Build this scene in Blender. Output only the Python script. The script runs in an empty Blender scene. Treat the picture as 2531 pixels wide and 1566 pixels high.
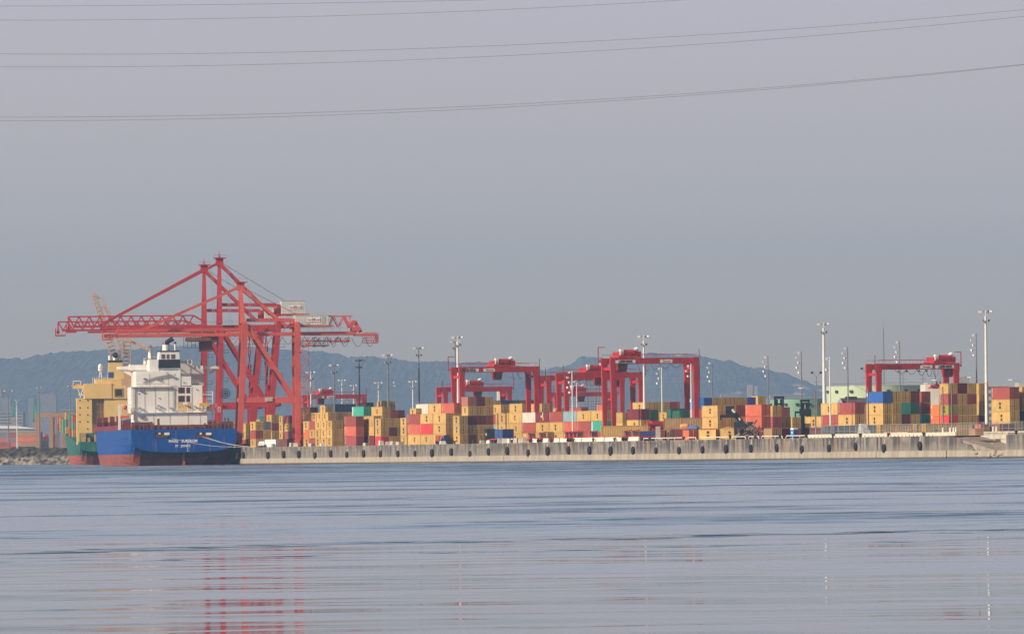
import bpy, math, random
from mathutils import Vector, Matrix
R = math.radians
C = bpy.context.scene.collection
random.seed(7)
# ------------------------------------------------------------------ camera
W0, H0, F = 2531.0, 1566.0, 18800.0
CX, CY, CAMH = 1265.5, 783.0, 2.37
PITCH, ROLL = math.atan((1119.4 - 783.0) / F), math.atan(0.01243)
_f = Vector((0, math.cos(PITCH), math.sin(PITCH)))
_u0 = Vector((0, -math.sin(PITCH), math.cos(PITCH)))
_x0 = Vector((1, 0, 0))
_up = _u0 * math.cos(ROLL) + _x0 * math.sin(ROLL)
_rt = _x0 * math.cos(ROLL) - _u0 * math.sin(ROLL)
CAM = Vector((0, 0, CAMH))
cd = bpy.data.cameras.new('camera'); cam = bpy.data.objects.new('camera', cd); C.objects.link(cam)
cd.sensor_width = 36; cd.lens = F / W0 * 36; cd.clip_start = 1; cd.clip_end = 60000
m = Matrix.Identity(4)
for i, v in enumerate((_rt, _up, -_f)):
    for j in range(3): m[j][i] = v[j]
m.translation = CAM; cam.matrix_world = m
bpy.context.scene.camera = cam
# ------------------------------------------------------------------ world, sun, exposure
SUN_AZ, SUN_EL = 31.0, 27.0      # sun stands to the left of the camera and in front of the quay
sdir = Vector((-math.cos(R(SUN_AZ)) * math.cos(R(SUN_EL)), -math.sin(R(SUN_AZ)) * math.cos(R(SUN_EL)), math.sin(R(SUN_EL))))
w = bpy.data.worlds.new('World'); bpy.context.scene.world = w; w.use_nodes = True
nt = w.node_tree; bg = nt.nodes['Background']
sky = nt.nodes.new('ShaderNodeTexSky'); sky.sky_type = 'NISHITA'; sky.sun_disc = False
sky.sun_elevation = R(SUN_EL); sky.sun_rotation = math.atan2(sdir.x, sdir.y) % (2 * math.pi)
sky.dust_density = 4.0; sky.air_density = 1.2; sky.altitude = 20
SKYK = 0.09
scl = nt.nodes.new('ShaderNodeVectorMath'); scl.operation = 'SCALE'; scl.inputs['Scale'].default_value = 0.85
nt.links.new(sky.outputs[0], scl.inputs[0])
tc = nt.nodes.new('ShaderNodeTexCoord'); sp = nt.nodes.new('ShaderNodeSeparateXYZ'); nt.links.new(tc.outputs['Generated'], sp.inputs[0])
rmp = nt.nodes.new('ShaderNodeValToRGB'); zn = nt.nodes.new('ShaderNodeTexNoise'); zn.inputs['Scale'].default_value = 9; zn.inputs['Detail'].default_value = 3
zm = nt.nodes.new('ShaderNodeMapping'); zm.inputs['Scale'].default_value = (1, 1, 5); nt.links.new(tc.outputs['Generated'], zm.inputs[0]); nt.links.new(zm.outputs[0], zn.inputs['Vector'])
za = nt.nodes.new('ShaderNodeMath'); za.operation = 'MULTIPLY_ADD'; za.inputs[1].default_value = 0.014; nt.links.new(zn.outputs[0], za.inputs[0])
zb = nt.nodes.new('ShaderNodeMath'); zb.operation = 'SUBTRACT'; zb.inputs[1].default_value = 0.007; nt.links.new(sp.outputs['Z'], zb.inputs[0]); nt.links.new(zb.outputs[0], za.inputs[2])
nt.links.new(za.outputs[0], rmp.inputs[0])       # thin uneven haze layers
SK = [(0.0, (0.62, 0.455, 0.20)), (0.016, (0.645, 0.49, 0.30)), (0.034, (0.645, 0.55, 0.47)), (0.06, (0.62, 0.56, 0.59)), (0.16, (0.56, 0.67, 0.88))]
cr = rmp.color_ramp
while len(cr.elements) < len(SK): cr.elements.new(0.5)
for e, (p, c) in zip(cr.elements, SK): e.position = p; e.color = tuple(v / SKYK for v in c) + (1,)
mr = nt.nodes.new('ShaderNodeMapRange'); mr.interpolation_type = 'SMOOTHSTEP'
mr.inputs['From Min'].default_value = 0.07; mr.inputs['From Max'].default_value = 0.35; nt.links.new(sp.outputs['Z'], mr.inputs['Value'])
mx = nt.nodes.new('ShaderNodeMix'); mx.data_type = 'RGBA'
nt.links.new(mr.outputs[0], mx.inputs['Factor']); nt.links.new(rmp.outputs[0], mx.inputs['A']); nt.links.new(scl.outputs[0], mx.inputs['B'])
nt.links.new(mx.outputs['Result'], bg.inputs[0]); bg.inputs[1].default_value = SKYK
sl = bpy.data.lights.new('sun', 'SUN'); sl.energy = 4.9; sl.angle = R(0.6); sl.color = (1.0, 0.86, 0.68)
so = bpy.data.objects.new('sun', sl); C.objects.link(so); so.rotation_euler = sdir.to_track_quat('Z', 'Y').to_euler(); so.location = (0, 0, 500)
sc = bpy.context.scene
sc.view_settings.view_transform = 'Standard'; sc.view_settings.look = 'None'; sc.view_settings.exposure = 0.0; sc.view_settings.gamma = 1
sc.cycles.use_denoising = True; sc.cycles.max_bounces = 6; sc.cycles.volume_bounces = 0; sc.cycles.transparent_max_bounces = 4
sc.cycles.caustics_reflective = False; sc.cycles.caustics_refractive = False

# ------------------------------------------------------------------ geometry of the place
def yh(px): return 1119.4 - 0.01243 * (px - 1265.5)           # row of the horizon at a column
def ray(px, py): return _rt * ((px - CX) / F) + _up * (-(py - CY) / F) + _f
def P(px, py, Y):                                               # point at distance Y
    d = ray(px, py); return CAM + d * (Y / d.y)
def SQ(px): return 9.2 * (px + 4635) / 5900                     # pixels per metre on the quay line
DECK = 5.1
TH = math.atan(5900 / F); PHI = R(5.0)
def grd(px, Y, z=DECK):                                         # point of height z at column px and distance Y
    k = F / Y
    p = P(px, yh(px) - (z - CAMH) * k, Y); return Vector((p.x, Y, z))
UA = Vector((-math.sin(TH), math.cos(TH), 0)); VA = Vector((math.cos(TH), math.sin(TH), 0))
UB = Vector((-math.sin(PHI), math.cos(PHI), 0)); VB = Vector((math.cos(PHI), math.sin(PHI), 0))
Q0 = grd(1265.5, F / 9.2)
CORNER = grd(597, F / SQ(597)); LA = (CORNER - Q0).length; CORNER = Q0 + UA * LA
def A(s, t, z=DECK): return Q0 + UA * s + VA * t + Vector((0, 0, z - DECK))
def B(s, t, z=DECK): return CORNER + UB * s + VB * t + Vector((0, 0, z - DECK))
def toA(p): d = p - Q0; return d.dot(UA), d.dot(VA)
def toB(p): d = p - CORNER; return d.dot(UB), d.dot(VB)
def edgeA(px):                                                  # s of the quay edge at column px
    r = ray(px, yh(px)); # line Q0 + s UA meets vertical plane through the ray
    a = r.x / r.y
    return (a * Q0.y - Q0.x) / (UA.x - a * UA.y)
def Aat(px, t, z=DECK):                                         # point of row t seen at column px
    r = ray(px, yh(px)); a = r.x / r.y; q = Q0 + VA * t
    s = (a * q.y - q.x) / (UA.x - a * UA.y); return s

def AP(px, t, z=DECK): return A(Aat(px, t), t, z)               # point of row t seen at column px
# ------------------------------------------------------------------ mesh helpers
class MB:
    def __init__(s): s.v = []; s.f = []
    def quad(s, a, b, c, d): n = len(s.v); s.v += [tuple(a), tuple(b), tuple(c), tuple(d)]; s.f.append((n, n+1, n+2, n+3)); return s
    def poly(s, pts): n = len(s.v); s.v += [tuple(p) for p in pts]; s.f.append(tuple(range(n, n+len(pts)))); return s
    def hexa(s, p):      # 8 points: bottom 4 ccw, top 4 ccw
        n = len(s.v); s.v += [tuple(q) for q in p]
        for f in ((0,3,2,1),(4,5,6,7),(0,1,5,4),(1,2,6,5),(2,3,7,6),(3,0,4,7)): s.f.append(tuple(n+i for i in f))
        return s
    def box(s, x0, x1, y0, y1, z0, z1):
        return s.hexa([(x0,y0,z0),(x1,y0,z0),(x1,y1,z0),(x0,y1,z0),(x0,y0,z1),(x1,y0,z1),(x1,y1,z1),(x0,y1,z1)])
    def prism(s, prof, a0, a1, axis='y'):  # closed profile extruded; axis y: prof=(x,z); axis x: prof=(y,z); axis z: (x,y)
        def mk(p, a): return (p[0], a, p[1]) if axis == 'y' else ((a, p[0], p[1]) if axis == 'x' else (p[0], p[1], a))
        n = len(s.v); k = len(prof)
        s.v += [mk(p, a0) for p in prof] + [mk(p, a1) for p in prof]
        for i in range(k): j = (i+1) % k; s.f.append((n+i, n+j, n+k+j, n+k+i))
        s.f.append(tuple(n+i for i in reversed(range(k)))); s.f.append(tuple(n+k+i for i in range(k)))
        return s
    def bar(s, a, b, w, h=None, w2=None):        # square bar from a to b
        a = Vector(a); b = Vector(b); d = (b - a)
        if d.length < 1e-6: return s
        h = h or w; d.normalize()
        r = Vector((0, 1, 0)) if abs(d.y) < 0.9 else Vector((1, 0, 0))
        x = d.cross(r).normalized(); y = d.cross(x).normalized()
        k = (w2 / w) if w2 else 1
        p = [a + x*sx*w/2 + y*sy*h/2 for sx, sy in ((-1,-1),(1,-1),(1,1),(-1,1))] + [b + x*sx*w*k/2 + y*sy*h*k/2 for sx, sy in ((-1,-1),(1,-1),(1,1),(-1,1))]
        return s.hexa(p)
    def tube(s, a, b, r, n=8, r2=None, caps=True):
        a = Vector(a); b = Vector(b); d = (b - a)
        if d.length < 1e-6: return s
        d.normalize(); q = Vector((0, 0, 1)) if abs(d.z) < 0.9 else Vector((1, 0, 0))
        x = d.cross(q).normalized(); y = d.cross(x); r2 = r if r2 is None else r2
        o = len(s.v)
        for c, rr in ((a, r), (b, r2)):
            for i in range(n):
                t = 2*math.pi*i/n; s.v.append(tuple(c + x*math.cos(t)*rr + y*math.sin(t)*rr))
        for i in range(n): j = (i+1) % n; s.f.append((o+i, o+j, o+n+j, o+n+i))
        if caps: s.f.append(tuple(o+i for i in reversed(range(n)))); s.f.append(tuple(o+n+i for i in range(n)))
        return s
    def path(s, pts, r, n=5):
        for a, b in zip(pts, pts[1:]): s.tube(a, b, r, n)
        return s
    def sphere(s, c, r, n=8, m=5, sz=1):
        o = len(s.v)
        for i in range(m+1):
            ph = math.pi*i/m
            for j in range(n): t = 2*math.pi*j/n; s.v.append((c[0]+r*math.sin(ph)*math.cos(t), c[1]+r*math.sin(ph)*math.sin(t), c[2]+r*sz*math.cos(ph)))
        for i in range(m):
            for j in range(n): k = (j+1) % n; s.f.append((o+i*n+j, o+i*n+k, o+(i+1)*n+k, o+(i+1)*n+j))
        return s
    def mesh(s, name):
        me = bpy.data.meshes.new(name); me.from_pydata(s.v, [], s.f); me.update(); return me
    def build(s, name, mt, parent=None, loc=(0,0,0), rz=0.0, smooth=False):
        me = s.mesh(name)
        if mt: me.materials.append(mt)
        if smooth:
            for p in me.polygons: p.use_smooth = True
        return link(name, me, parent, loc, rz)
def link(name, data, parent=None, loc=(0,0,0), rz=0.0):
    o = bpy.data.objects.new(name, data); C.objects.link(o); o.location = loc; o.rotation_euler = (0, 0, rz)
    if parent: o.parent = parent
    return o
def tag(o, label=None, cat=None, group=None, kind=None):
    if label: o['label'] = label
    if cat: o['category'] = cat
    if group: o['group'] = group
    if kind: o['kind'] = kind
    return o
def thing(name, label, cat, loc=(0,0,0), rz=0.0, group=None):
    return tag(link(name, None, None, loc, rz), label, cat, group)
def kids(o): return [c for c in bpy.data.objects if c.parent == o]
def dup(root, loc, rz=None, label=None, group=None, sca=None):
    r = root.copy(); C.objects.link(r); r.location = loc
    if rz is not None: r.rotation_euler = (0, 0, rz)
    if sca: r.scale = sca
    if label: r['label'] = label
    if group: r['group'] = group
    for ch in root.children:
        c = ch.copy(); C.objects.link(c); c.parent = r
        for g in ch.children:
            d = g.copy(); C.objects.link(d); d.parent = c
    return r
def bent(mb, arr, depth=0.03):
    return mb
_font_cache = {}
def text_mesh(txt, size, mt, name='lettering', parent=None, loc=(0,0,0), rot=(0,0,0), align='CENTER', sx=1.0, bold=0.0, space=1.0, ext=0.02):
    cu = bpy.data.curves.new(name, 'FONT'); cu.body = txt; cu.size = size; cu.align_x = align; cu.align_y = 'CENTER'
    cu.extrude = ext; cu.offset = bold; cu.space_line = space; cu.resolution_u = 2
    o = bpy.data.objects.new('tmp', cu); C.objects.link(o)
    dg = bpy.context.evaluated_depsgraph_get(); me = bpy.data.meshes.new_from_object(o.evaluated_get(dg))
    C.objects.unlink(o); bpy.data.objects.remove(o); me.materials.clear(); me.materials.append(mt)
    t = link(name, me, parent, loc); t.rotation_euler = rot; t.scale = (sx, 1, 1)
    return t

# ------------------------------------------------------------------ materials
def mat(name, rgb, rough=0.6, var=0.18, scale=0.6, streak=0.0, streak_rgb=(0.12,0.07,0.05), metal=0.0, rnd=0.0, spec=0.4, bump=0.0):
    mt = bpy.data.materials.new(name); mt.use_nodes = True; n = mt.node_tree.nodes; l = mt.node_tree.links
    b = n['Principled BSDF']; b.inputs['Roughness'].default_value = rough; b.inputs['Metallic'].default_value = metal
    b.inputs['Specular IOR Level'].default_value = spec
    t = n.new('ShaderNodeTexCoord'); nz = n.new('ShaderNodeTexNoise'); nz.inputs['Scale'].default_value = scale; nz.inputs['Detail'].default_value = 5
    l.new(t.outputs['Object'], nz.inputs['Vector'])
    mr = n.new('ShaderNodeMapRange'); mr.inputs['From Min'].default_value = 0.3; mr.inputs['From Max'].default_value = 0.7
    mr.inputs['To Min'].default_value = 1 - var; mr.inputs['To Max'].default_value = 1 + var * 0.6; l.new(nz.outputs[0], mr.inputs['Value'])
    v = mr.outputs[0]
    if rnd:
        oi = n.new('ShaderNodeObjectInfo'); m2 = n.new('ShaderNodeMapRange'); m2.inputs['To Min'].default_value = 1 - rnd; m2.inputs['To Max'].default_value = 1 + rnd * 0.5
        l.new(oi.outputs['Random'], m2.inputs['Value']); mm = n.new('ShaderNodeMath'); mm.operation = 'MULTIPLY'; l.new(v, mm.inputs[0]); l.new(m2.outputs[0], mm.inputs[1]); v = mm.outputs[0]
    sv = n.new('ShaderNodeVectorMath'); sv.operation = 'SCALE'; sv.inputs[0].default_value = rgb; l.new(v, sv.inputs['Scale'])
    col = sv.outputs[0]
    if streak:
        mp = n.new('ShaderNodeMapping'); mp.inputs['Scale'].default_value = (1.6, 1.6, 0.12); l.new(t.outputs['Object'], mp.inputs['Vector'])
        n2 = n.new('ShaderNodeTexNoise'); n2.inputs['Scale'].default_value = 1.5; n2.inputs['Detail'].default_value = 6; l.new(mp.outputs[0], n2.inputs['Vector'])
        m3 = n.new('ShaderNodeMapRange'); m3.inputs['From Min'].default_value = 0.5; m3.inputs['From Max'].default_value = 0.72; m3.inputs['To Max'].default_value = streak; l.new(n2.outputs[0], m3.inputs['Value'])
        mx = n.new('ShaderNodeMix'); mx.data_type = 'RGBA'; l.new(m3.outputs[0], mx.inputs['Factor']); l.new(col, mx.inputs['A']); mx.inputs['B'].default_value = (*streak_rgb, 1); col = mx.outputs['Result']
    l.new(col, b.inputs['Base Color'])
    if bump:
        bp = n.new('ShaderNodeBump'); bp.inputs['Strength'].default_value = bump; bp.inputs['Distance'].default_value = 0.2; l.new(nz.outputs[0], bp.inputs['Height']); l.new(bp.outputs[0], b.inputs['Normal'])
    return mt
RED = mat('crane_red', (0.50, 0.028, 0.030), 0.45, 0.22, 0.25, 0.3, (0.16, 0.05, 0.04))
RED2 = mat('crane_orange_red', (0.62, 0.10, 0.075), 0.5, 0.18, 0.2, 0.22, (0.20, 0.07, 0.05))
TRED = mat('tractor_red', (0.62, 0.03, 0.03), 0.35, 0.1)
WHITE = mat('white_paint', (0.88, 0.85, 0.79), 0.45, 0.06, 0.3, 0.14, (0.42, 0.30, 0.18))
WCLEAN = mat('clean_white', (0.82, 0.81, 0.79), 0.4, 0.04)
GREY = mat('galvanised_steel', (0.42, 0.43, 0.44), 0.4, 0.1, 1.0, metal=0.4)
LGREY = mat('light_grey_metal', (0.62, 0.61, 0.56), 0.5, 0.08)
DARK = mat('dark_steel', (0.03, 0.032, 0.036), 0.45, 0.2)
BLACK = mat('black_paint', (0.018, 0.02, 0.028), 0.35, 0.2)
GLASS = mat('dark_window', (0.02, 0.025, 0.03), 0.12, 0.1, spec=0.8)
RUBBER = mat('tyre_rubber', (0.022, 0.023, 0.026), 0.75, 0.3, 2.0)
CONC = mat('pale_concrete', (0.55, 0.50, 0.42), 0.85, 0.2, 0.5, 0.25, (0.30, 0.24, 0.18))
BWHITE = mat('barrier_white', (0.78, 0.72, 0.62), 0.8, 0.12, 0.8, 0.15, (0.35, 0.28, 0.2))
WOODP = mat('weathered_wood', (0.24, 0.19, 0.15), 0.85, 0.2, 1.5)
BROWN = mat('rust_brown', (0.17, 0.055, 0.04), 0.7, 0.35, 0.8, 0.3, (0.3, 0.12, 0.06))
# ------------------------------------------------------------------ water
SL_CALM, SL_ROUGH = 0.055, 0.22
def water_mat():
    mt = bpy.data.materials.new('river_water'); mt.use_nodes = True; n = mt.node_tree.nodes; l = mt.node_tree.links; b = n['Principled BSDF']
    b.inputs['Base Color'].default_value = (0.035, 0.06, 0.085, 1); b.inputs['Roughness'].default_value = 0.06; b.inputs['IOR'].default_value = 1.33
    t = n.new('ShaderNodeTexCoord')
    def noise(sx, sy, sc, det, dist=0.0, rough=0.5):
        mp = n.new('ShaderNodeMapping'); mp.inputs['Scale'].default_value = (sx, sy, 1); l.new(t.outputs['Object'], mp.inputs['Vector'])
        z = n.new('ShaderNodeTexNoise'); z.inputs['Scale'].default_value = sc; z.inputs['Detail'].default_value = det; z.inputs['Distortion'].default_value = dist; z.inputs['Roughness'].default_value = rough
        l.new(mp.outputs[0], z.inputs['Vector']); return z.outputs[0]
    def mrange(v, a, b_, c, d, smooth=True):
        m = n.new('ShaderNodeMapRange'); m.interpolation_type = 'SMOOTHSTEP' if smooth else 'LINEAR'
        m.inputs['From Min'].default_value = a; m.inputs['From Max'].default_value = b_; m.inputs['To Min'].default_value = c; m.inputs['To Max'].default_value = d
        l.new(v, m.inputs['Value']); return m.outputs[0]
    def math_(op, a, b_):
        m = n.new('ShaderNodeMath'); m.operation = op
        for i, q in enumerate((a, b_)):
            if isinstance(q, (int, float)): m.inputs[i].default_value = q
            else: l.new(q, m.inputs[i])
        return m.outputs[0]
    sep = n.new('ShaderNodeSeparateXYZ'); l.new(t.outputs['Object'], sep.inputs[0]); Y = sep.outputs['Y']
    streak = noise(0.16, 0.42, 1.0, 5, 0.5, 0.55)         # long low wavelets in the near water
    fine = noise(0.5, 1.6, 1.0, 4, 0.3)
    chop = noise(0.35, 1.1, 1.0, 6, 0.4, 0.65)
    near = mrange(Y, 90, 330, 0.0, 1.0)
    dash = mrange(noise(0.16, 0.16, 1.0, 5, 0.6, 0.6), 0.50, 0.60, 0.0, 1.0)      # cat's paws, small
    dash2 = mrange(noise(0.018, 0.030, 1.0, 8, 0.6, 0.72), 0.505, 0.585, 0.0, 1.0)    # and larger, farther out
    gust = math_('MULTIPLY', math_('MAXIMUM', math_('MULTIPLY', dash, dash2), math_('MULTIPLY', dash2, 0.55)), near)
    far = math_('MULTIPLY', mrange(Y, 450, 1300, 0.0, 1.0), math_('ADD', 0.22, math_('MULTIPLY', mrange(noise(0.022, 0.0085, 1.0, 8, 0.5, 0.75), 0.45, 0.56, 0.0, 1.0), 0.65)))
    rg = math_('MAXIMUM', gust, math_('MULTIPLY', far, 1.0))
    # a thin ruffled current line some 200 m out
    warp = math_('MULTIPLY', math_('SUBTRACT', noise(0.12, 0.05, 1.0, 7, 0.4, 0.6), 0.5), 30)
    yy = math_('ADD', math_('ADD', Y, warp), math_('MULTIPLY', sep.outputs['X'], -0.85))
    line = math_('MULTIPLY', mrange(yy, 201, 204, 0, 1), mrange(yy, 207, 213, 1, 0))
    line2 = math_('MULTIPLY', mrange(yy, 182, 184, 0, 1), math_('MULTIPLY', mrange(yy, 185, 188, 1, 0), 0.5))
    line = math_('MULTIPLY', math_('MAXIMUM', line, line2), mrange(noise(0.40, 0.8, 1.0, 7, 0.6, 0.6), 0.46, 0.60, 0.0, 1.0))
    # seen this flat only the faces of the ripples that lean towards the viewer's bank show; their slope is taken straight from the noise
    pos = lambda v, a, c: mrange(v, a, c, 0.0, 1.0, False)
    sl0 = math_('ADD', math_('MULTIPLY', pos(streak, 0.435, 0.59), mrange(Y, 80, 300, 0.020, 0.05)), math_('MULTIPLY', pos(fine, 0.3, 0.7), 0.010))
    sl1 = math_('MULTIPLY', math_('MULTIPLY', pos(chop, 0.34, 0.66), rg), 0.23)
    sl2 = math_('MULTIPLY', math_('MULTIPLY', pos(chop, 0.30, 0.60), line), 0.46)
    slope = math_('ADD', math_('ADD', math_('ADD', sl0, sl1), sl2), math_('ADD', math_('MULTIPLY', rg, 0.012), mrange(Y, 150, 420, 0.0, 0.018)))
    slope = math_('ADD', slope, math_('DIVIDE', -0.80, math_('MAXIMUM', Y, 40.0)))
    cb = n.new('ShaderNodeCombineXYZ'); l.new(math_('MULTIPLY', slope, -1.0), cb.inputs['Y']); cb.inputs['Z'].default_value = 1.0
    l.new(math_('MULTIPLY', math_('SUBTRACT', noise(0.5, 0.7, 1.0, 4), 0.5), math_('ADD', 0.012, math_('MULTIPLY', rg, 0.12))), cb.inputs['X'])
    vn = n.new('ShaderNodeVectorMath'); vn.operation = 'NORMALIZE'; l.new(cb.outputs[0], vn.inputs[0]); l.new(vn.outputs[0], b.inputs['Normal'])
    l.new(math_('ADD', 0.03, math_('MULTIPLY', gust, 0.10)), b.inputs['Roughness'])
    return mt
tag(MB().quad((-3500, -60, 0), (3500, -60, 0), (3500, 5200, 0), (-3500, 5200, 0)).build('water', water_mat()), kind='structure')

# ------------------------------------------------------------------ ground of the port
def ground_mat():
    mt = mat('port_asphalt', (0.16, 0.15, 0.14), 0.9, 0.3, 0.05); return mt
e0 = A(-800, 0, DECK - 0.02); c0 = A(LA, 0, DECK - 0.02); b1 = B(1050, 0, DECK - 0.02)
far = 19000
g = MB()
top = [(e0.x, e0.y), (c0.x + 0.3, c0.y), (b1.x, b1.y), (-2600, b1.y + 250), (-6000, b1.y + 300), (-6000, far), (6000, far), (6000, e0.y)]
S0L, S1L = edgeA(2487), edgeA(2341)      # the slip for small craft, where the deck is cut
q = [A(S0L, 0), A(S0L, 8.2), A(S1L, 8.2), A(S1L, 0)]
pts = [(e0.x, e0.y)] + [(p.x, p.y) for p in q] + top[1:]
g.poly([(x, y, DECK - 0.02) for x, y in pts])
tag(g.build('ground', ground_mat()), kind='structure')
# ------------------------------------------------------------------ hills
RID = [(-400,885),(0,882),(60,878),(125,868),(200,862),(260,861),(350,856),(420,850),(480,846),(560,848),(650,852),(700,858),(740,862),(790,862),(830,872),(870,875),(900,874),(960,880),(1020,886),(1080,890),(1160,890),(1240,892),(1300,900),(1345,909),(1380,901),(1410,898),(1440,877),(1490,879),(1540,886),(1570,880),(1610,866),(1650,869),(1700,874),(1760,880),(1800,885),(1850,900),(1890,905),(1920,916),(1950,920),(1990,935),(2040,952),(2100,975),(2200,990),(3000,1000)]
def interp(t, x):
    if x <= t[0][0]: return t[0][1]
    for (a, u), (b, v) in zip(t, t[1:]):
        if x <= b: return u + (v - u) * (x - a) / (b - a)
    return t[-1][1]
from mathutils import noise as mnoise
def hills_mat():
    mt = bpy.data.materials.new('wooded_hill'); mt.use_nodes = True; n = mt.node_tree.nodes; l = mt.node_tree.links; b = n['Principled BSDF']; b.inputs['Roughness'].default_value = 1; b.inputs['Specular IOR Level'].default_value = 0.1
    t = n.new('ShaderNodeTexCoord'); z = n.new('ShaderNodeTexNoise'); z.inputs['Scale'].default_value = 0.03; z.inputs['Detail'].default_value = 9; l.new(t.outputs['Object'], z.inputs['Vector'])
    r = n.new('ShaderNodeValToRGB'); l.new(z.outputs[0], r.inputs[0]); r.color_ramp.elements[0].position = 0.35; r.color_ramp.elements[0].color = (0.05, 0.062, 0.058, 1); r.color_ramp.elements[1].position = 0.68; r.color_ramp.elements[1].color = (0.11, 0.125, 0.10, 1)
    z2 = n.new('ShaderNodeTexNoise'); z2.inputs['Scale'].default_value = 0.0065; z2.inputs['Detail'].default_value = 5; l.new(t.outputs['Object'], z2.inputs['Vector'])
    sep = n.new('ShaderNodeSeparateXYZ'); l.new(t.outputs['Object'], sep.inputs[0])
    low = n.new('ShaderNodeMapRange'); low.inputs['From Min'].default_value = 30; low.inputs['From Max'].default_value = 105; low.inputs['To Min'].default_value = 0.57; low.inputs['To Max'].default_value = 0.80; l.new(sep.outputs['Z'], low.inputs['Value'])
    df = n.new('ShaderNodeMath'); df.operation = 'SUBTRACT'; l.new(z2.outputs[0], df.inputs[0]); l.new(low.outputs[0], df.inputs[1])
    ms = n.new('ShaderNodeMapRange'); ms.inputs['From Max'].default_value = 0.03; l.new(df.outputs[0], ms.inputs['Value'])
    m = n.new('ShaderNodeMix'); m.data_type = 'RGBA'; l.new(ms.outputs[0], m.inputs['Factor']); l.new(r.outputs[0], m.inputs['A']); m.inputs['B'].default_value = (0.34, 0.27, 0.20, 1); l.new(m.outputs['Result'], b.inputs['Base Color'])
    prev = m.outputs['Result']
    for px, py, wr, hr in ((1952, 949, 21, 11), (1925, 972, 13, 8), (2000, 958, 20, 5), (1775, 972, 16, 5)):      # bare rock faces
        k = HY / F; cx_ = (px - 1265.5) * k; cz_ = (yh(px) - py) * k * 0.94
        s2 = n.new('ShaderNodeVectorMath'); s2.operation = 'SUBTRACT'; l.new(t.outputs['Object'], s2.inputs[0]); s2.inputs[1].default_value = (cx_, 0, cz_)
        s3 = n.new('ShaderNodeVectorMath'); s3.operation = 'MULTIPLY'; l.new(s2.outputs[0], s3.inputs[0]); s3.inputs[1].default_value = (1 / (wr * k), 0, 1 / (hr * k))
        ln = n.new('ShaderNodeVectorMath'); ln.operation = 'LENGTH'; l.new(s3.outputs[0], ln.inputs[0])
        ad = n.new('ShaderNodeMath'); ad.operation = 'MULTIPLY_ADD'; l.new(z.outputs[0], ad.inputs[0]); ad.inputs[1].default_value = 2.2; l.new(ln.outputs['Value'], ad.inputs[2])
        mp_ = n.new('ShaderNodeMapRange'); mp_.inputs['From Min'].default_value = 2.05; mp_.inputs['From Max'].default_value = 1.75; l.new(ad.outputs[0], mp_.inputs['Value'])
        mx_ = n.new('ShaderNodeMix'); mx_.data_type = 'RGBA'; l.new(mp_.outputs[0], mx_.inputs['Factor']); l.new(prev, mx_.inputs['A']); mx_.inputs['B'].default_value = (0.50, 0.42, 0.30, 1); prev = mx_.outputs['Result']
    l.new(prev, b.inputs['Base Color'])
    bp = n.new('ShaderNodeBump'); bp.inputs['Strength'].default_value = 0.4; bp.inputs['Distance'].default_value = 8; l.new(z.outputs[0], bp.inputs['Height']); l.new(bp.outputs[0], b.inputs['Normal'])
    return mt
HY = 17000.0
def hills():
    NX, NY = 760, 26; v = []; f = []
    for j in range(NY):
        t = j / (NY - 1); Y = HY - 2600 + 2600 * t
        for i in range(NX):
            px = -330 + (3200) * i / (NX - 1)
            X = grd(px, HY, 0).x * (1 + 0.0 * t)
            top = (yh(px) - interp(RID, px)) * HY / F + CAMH
            bump = 7 * mnoise.noise(Vector((X * 0.016, Y * 0.016, 3))) + 4.5 * mnoise.noise(Vector((X * 0.05, Y * 0.05, 9))) + 3.0 * mnoise.noise(Vector((X * 0.14, Y * 0.1, 1)))
            prof = t ** 0.75
            lump = 16 * mnoise.noise(Vector((X * 0.004, Y * 0.003, 5))) * math.sin(math.pi * t)
            z = 5 + (top - 9) * prof + lump + bump * (0.35 + 0.65 * t)
            if j == 0: z = 4
            v.append((X, Y, max(4, z)))
    for i in range(NX): X = v[(NY-1)*NX+i][0]; v.append((X, HY + 900, 4))
    for j in range(NY):
        for i in range(NX - 1):
            a = j*NX+i; f.append((a, a+1, a+NX+1, a+NX))
    me = bpy.data.meshes.new('hills'); me.from_pydata(v, [], f); me.materials.append(hills_mat()); tag(link('hills', me), kind='structure')
hills()
# ------------------------------------------------------------------ haze
hb = MB().box(-9500, 9500, -150, 19500, -1.5, 520)
hm = bpy.data.materials.new('haze_air'); hm.use_nodes = True; hn = hm.node_tree.nodes; hn.clear()
out = hn.new('ShaderNodeOutputMaterial'); pv = hn.new('ShaderNodeVolumePrincipled'); hm.node_tree.links.new(pv.outputs[0], out.inputs['Volume'])
pv.inputs['Density'].default_value = 6.4e-5; pv.inputs['Color'].default_value = (0.43, 0.645, 1.0, 1); pv.inputs['Anisotropy'].default_value = 0.0
tag(hb.build('haze', hm), kind='stuff')

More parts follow.
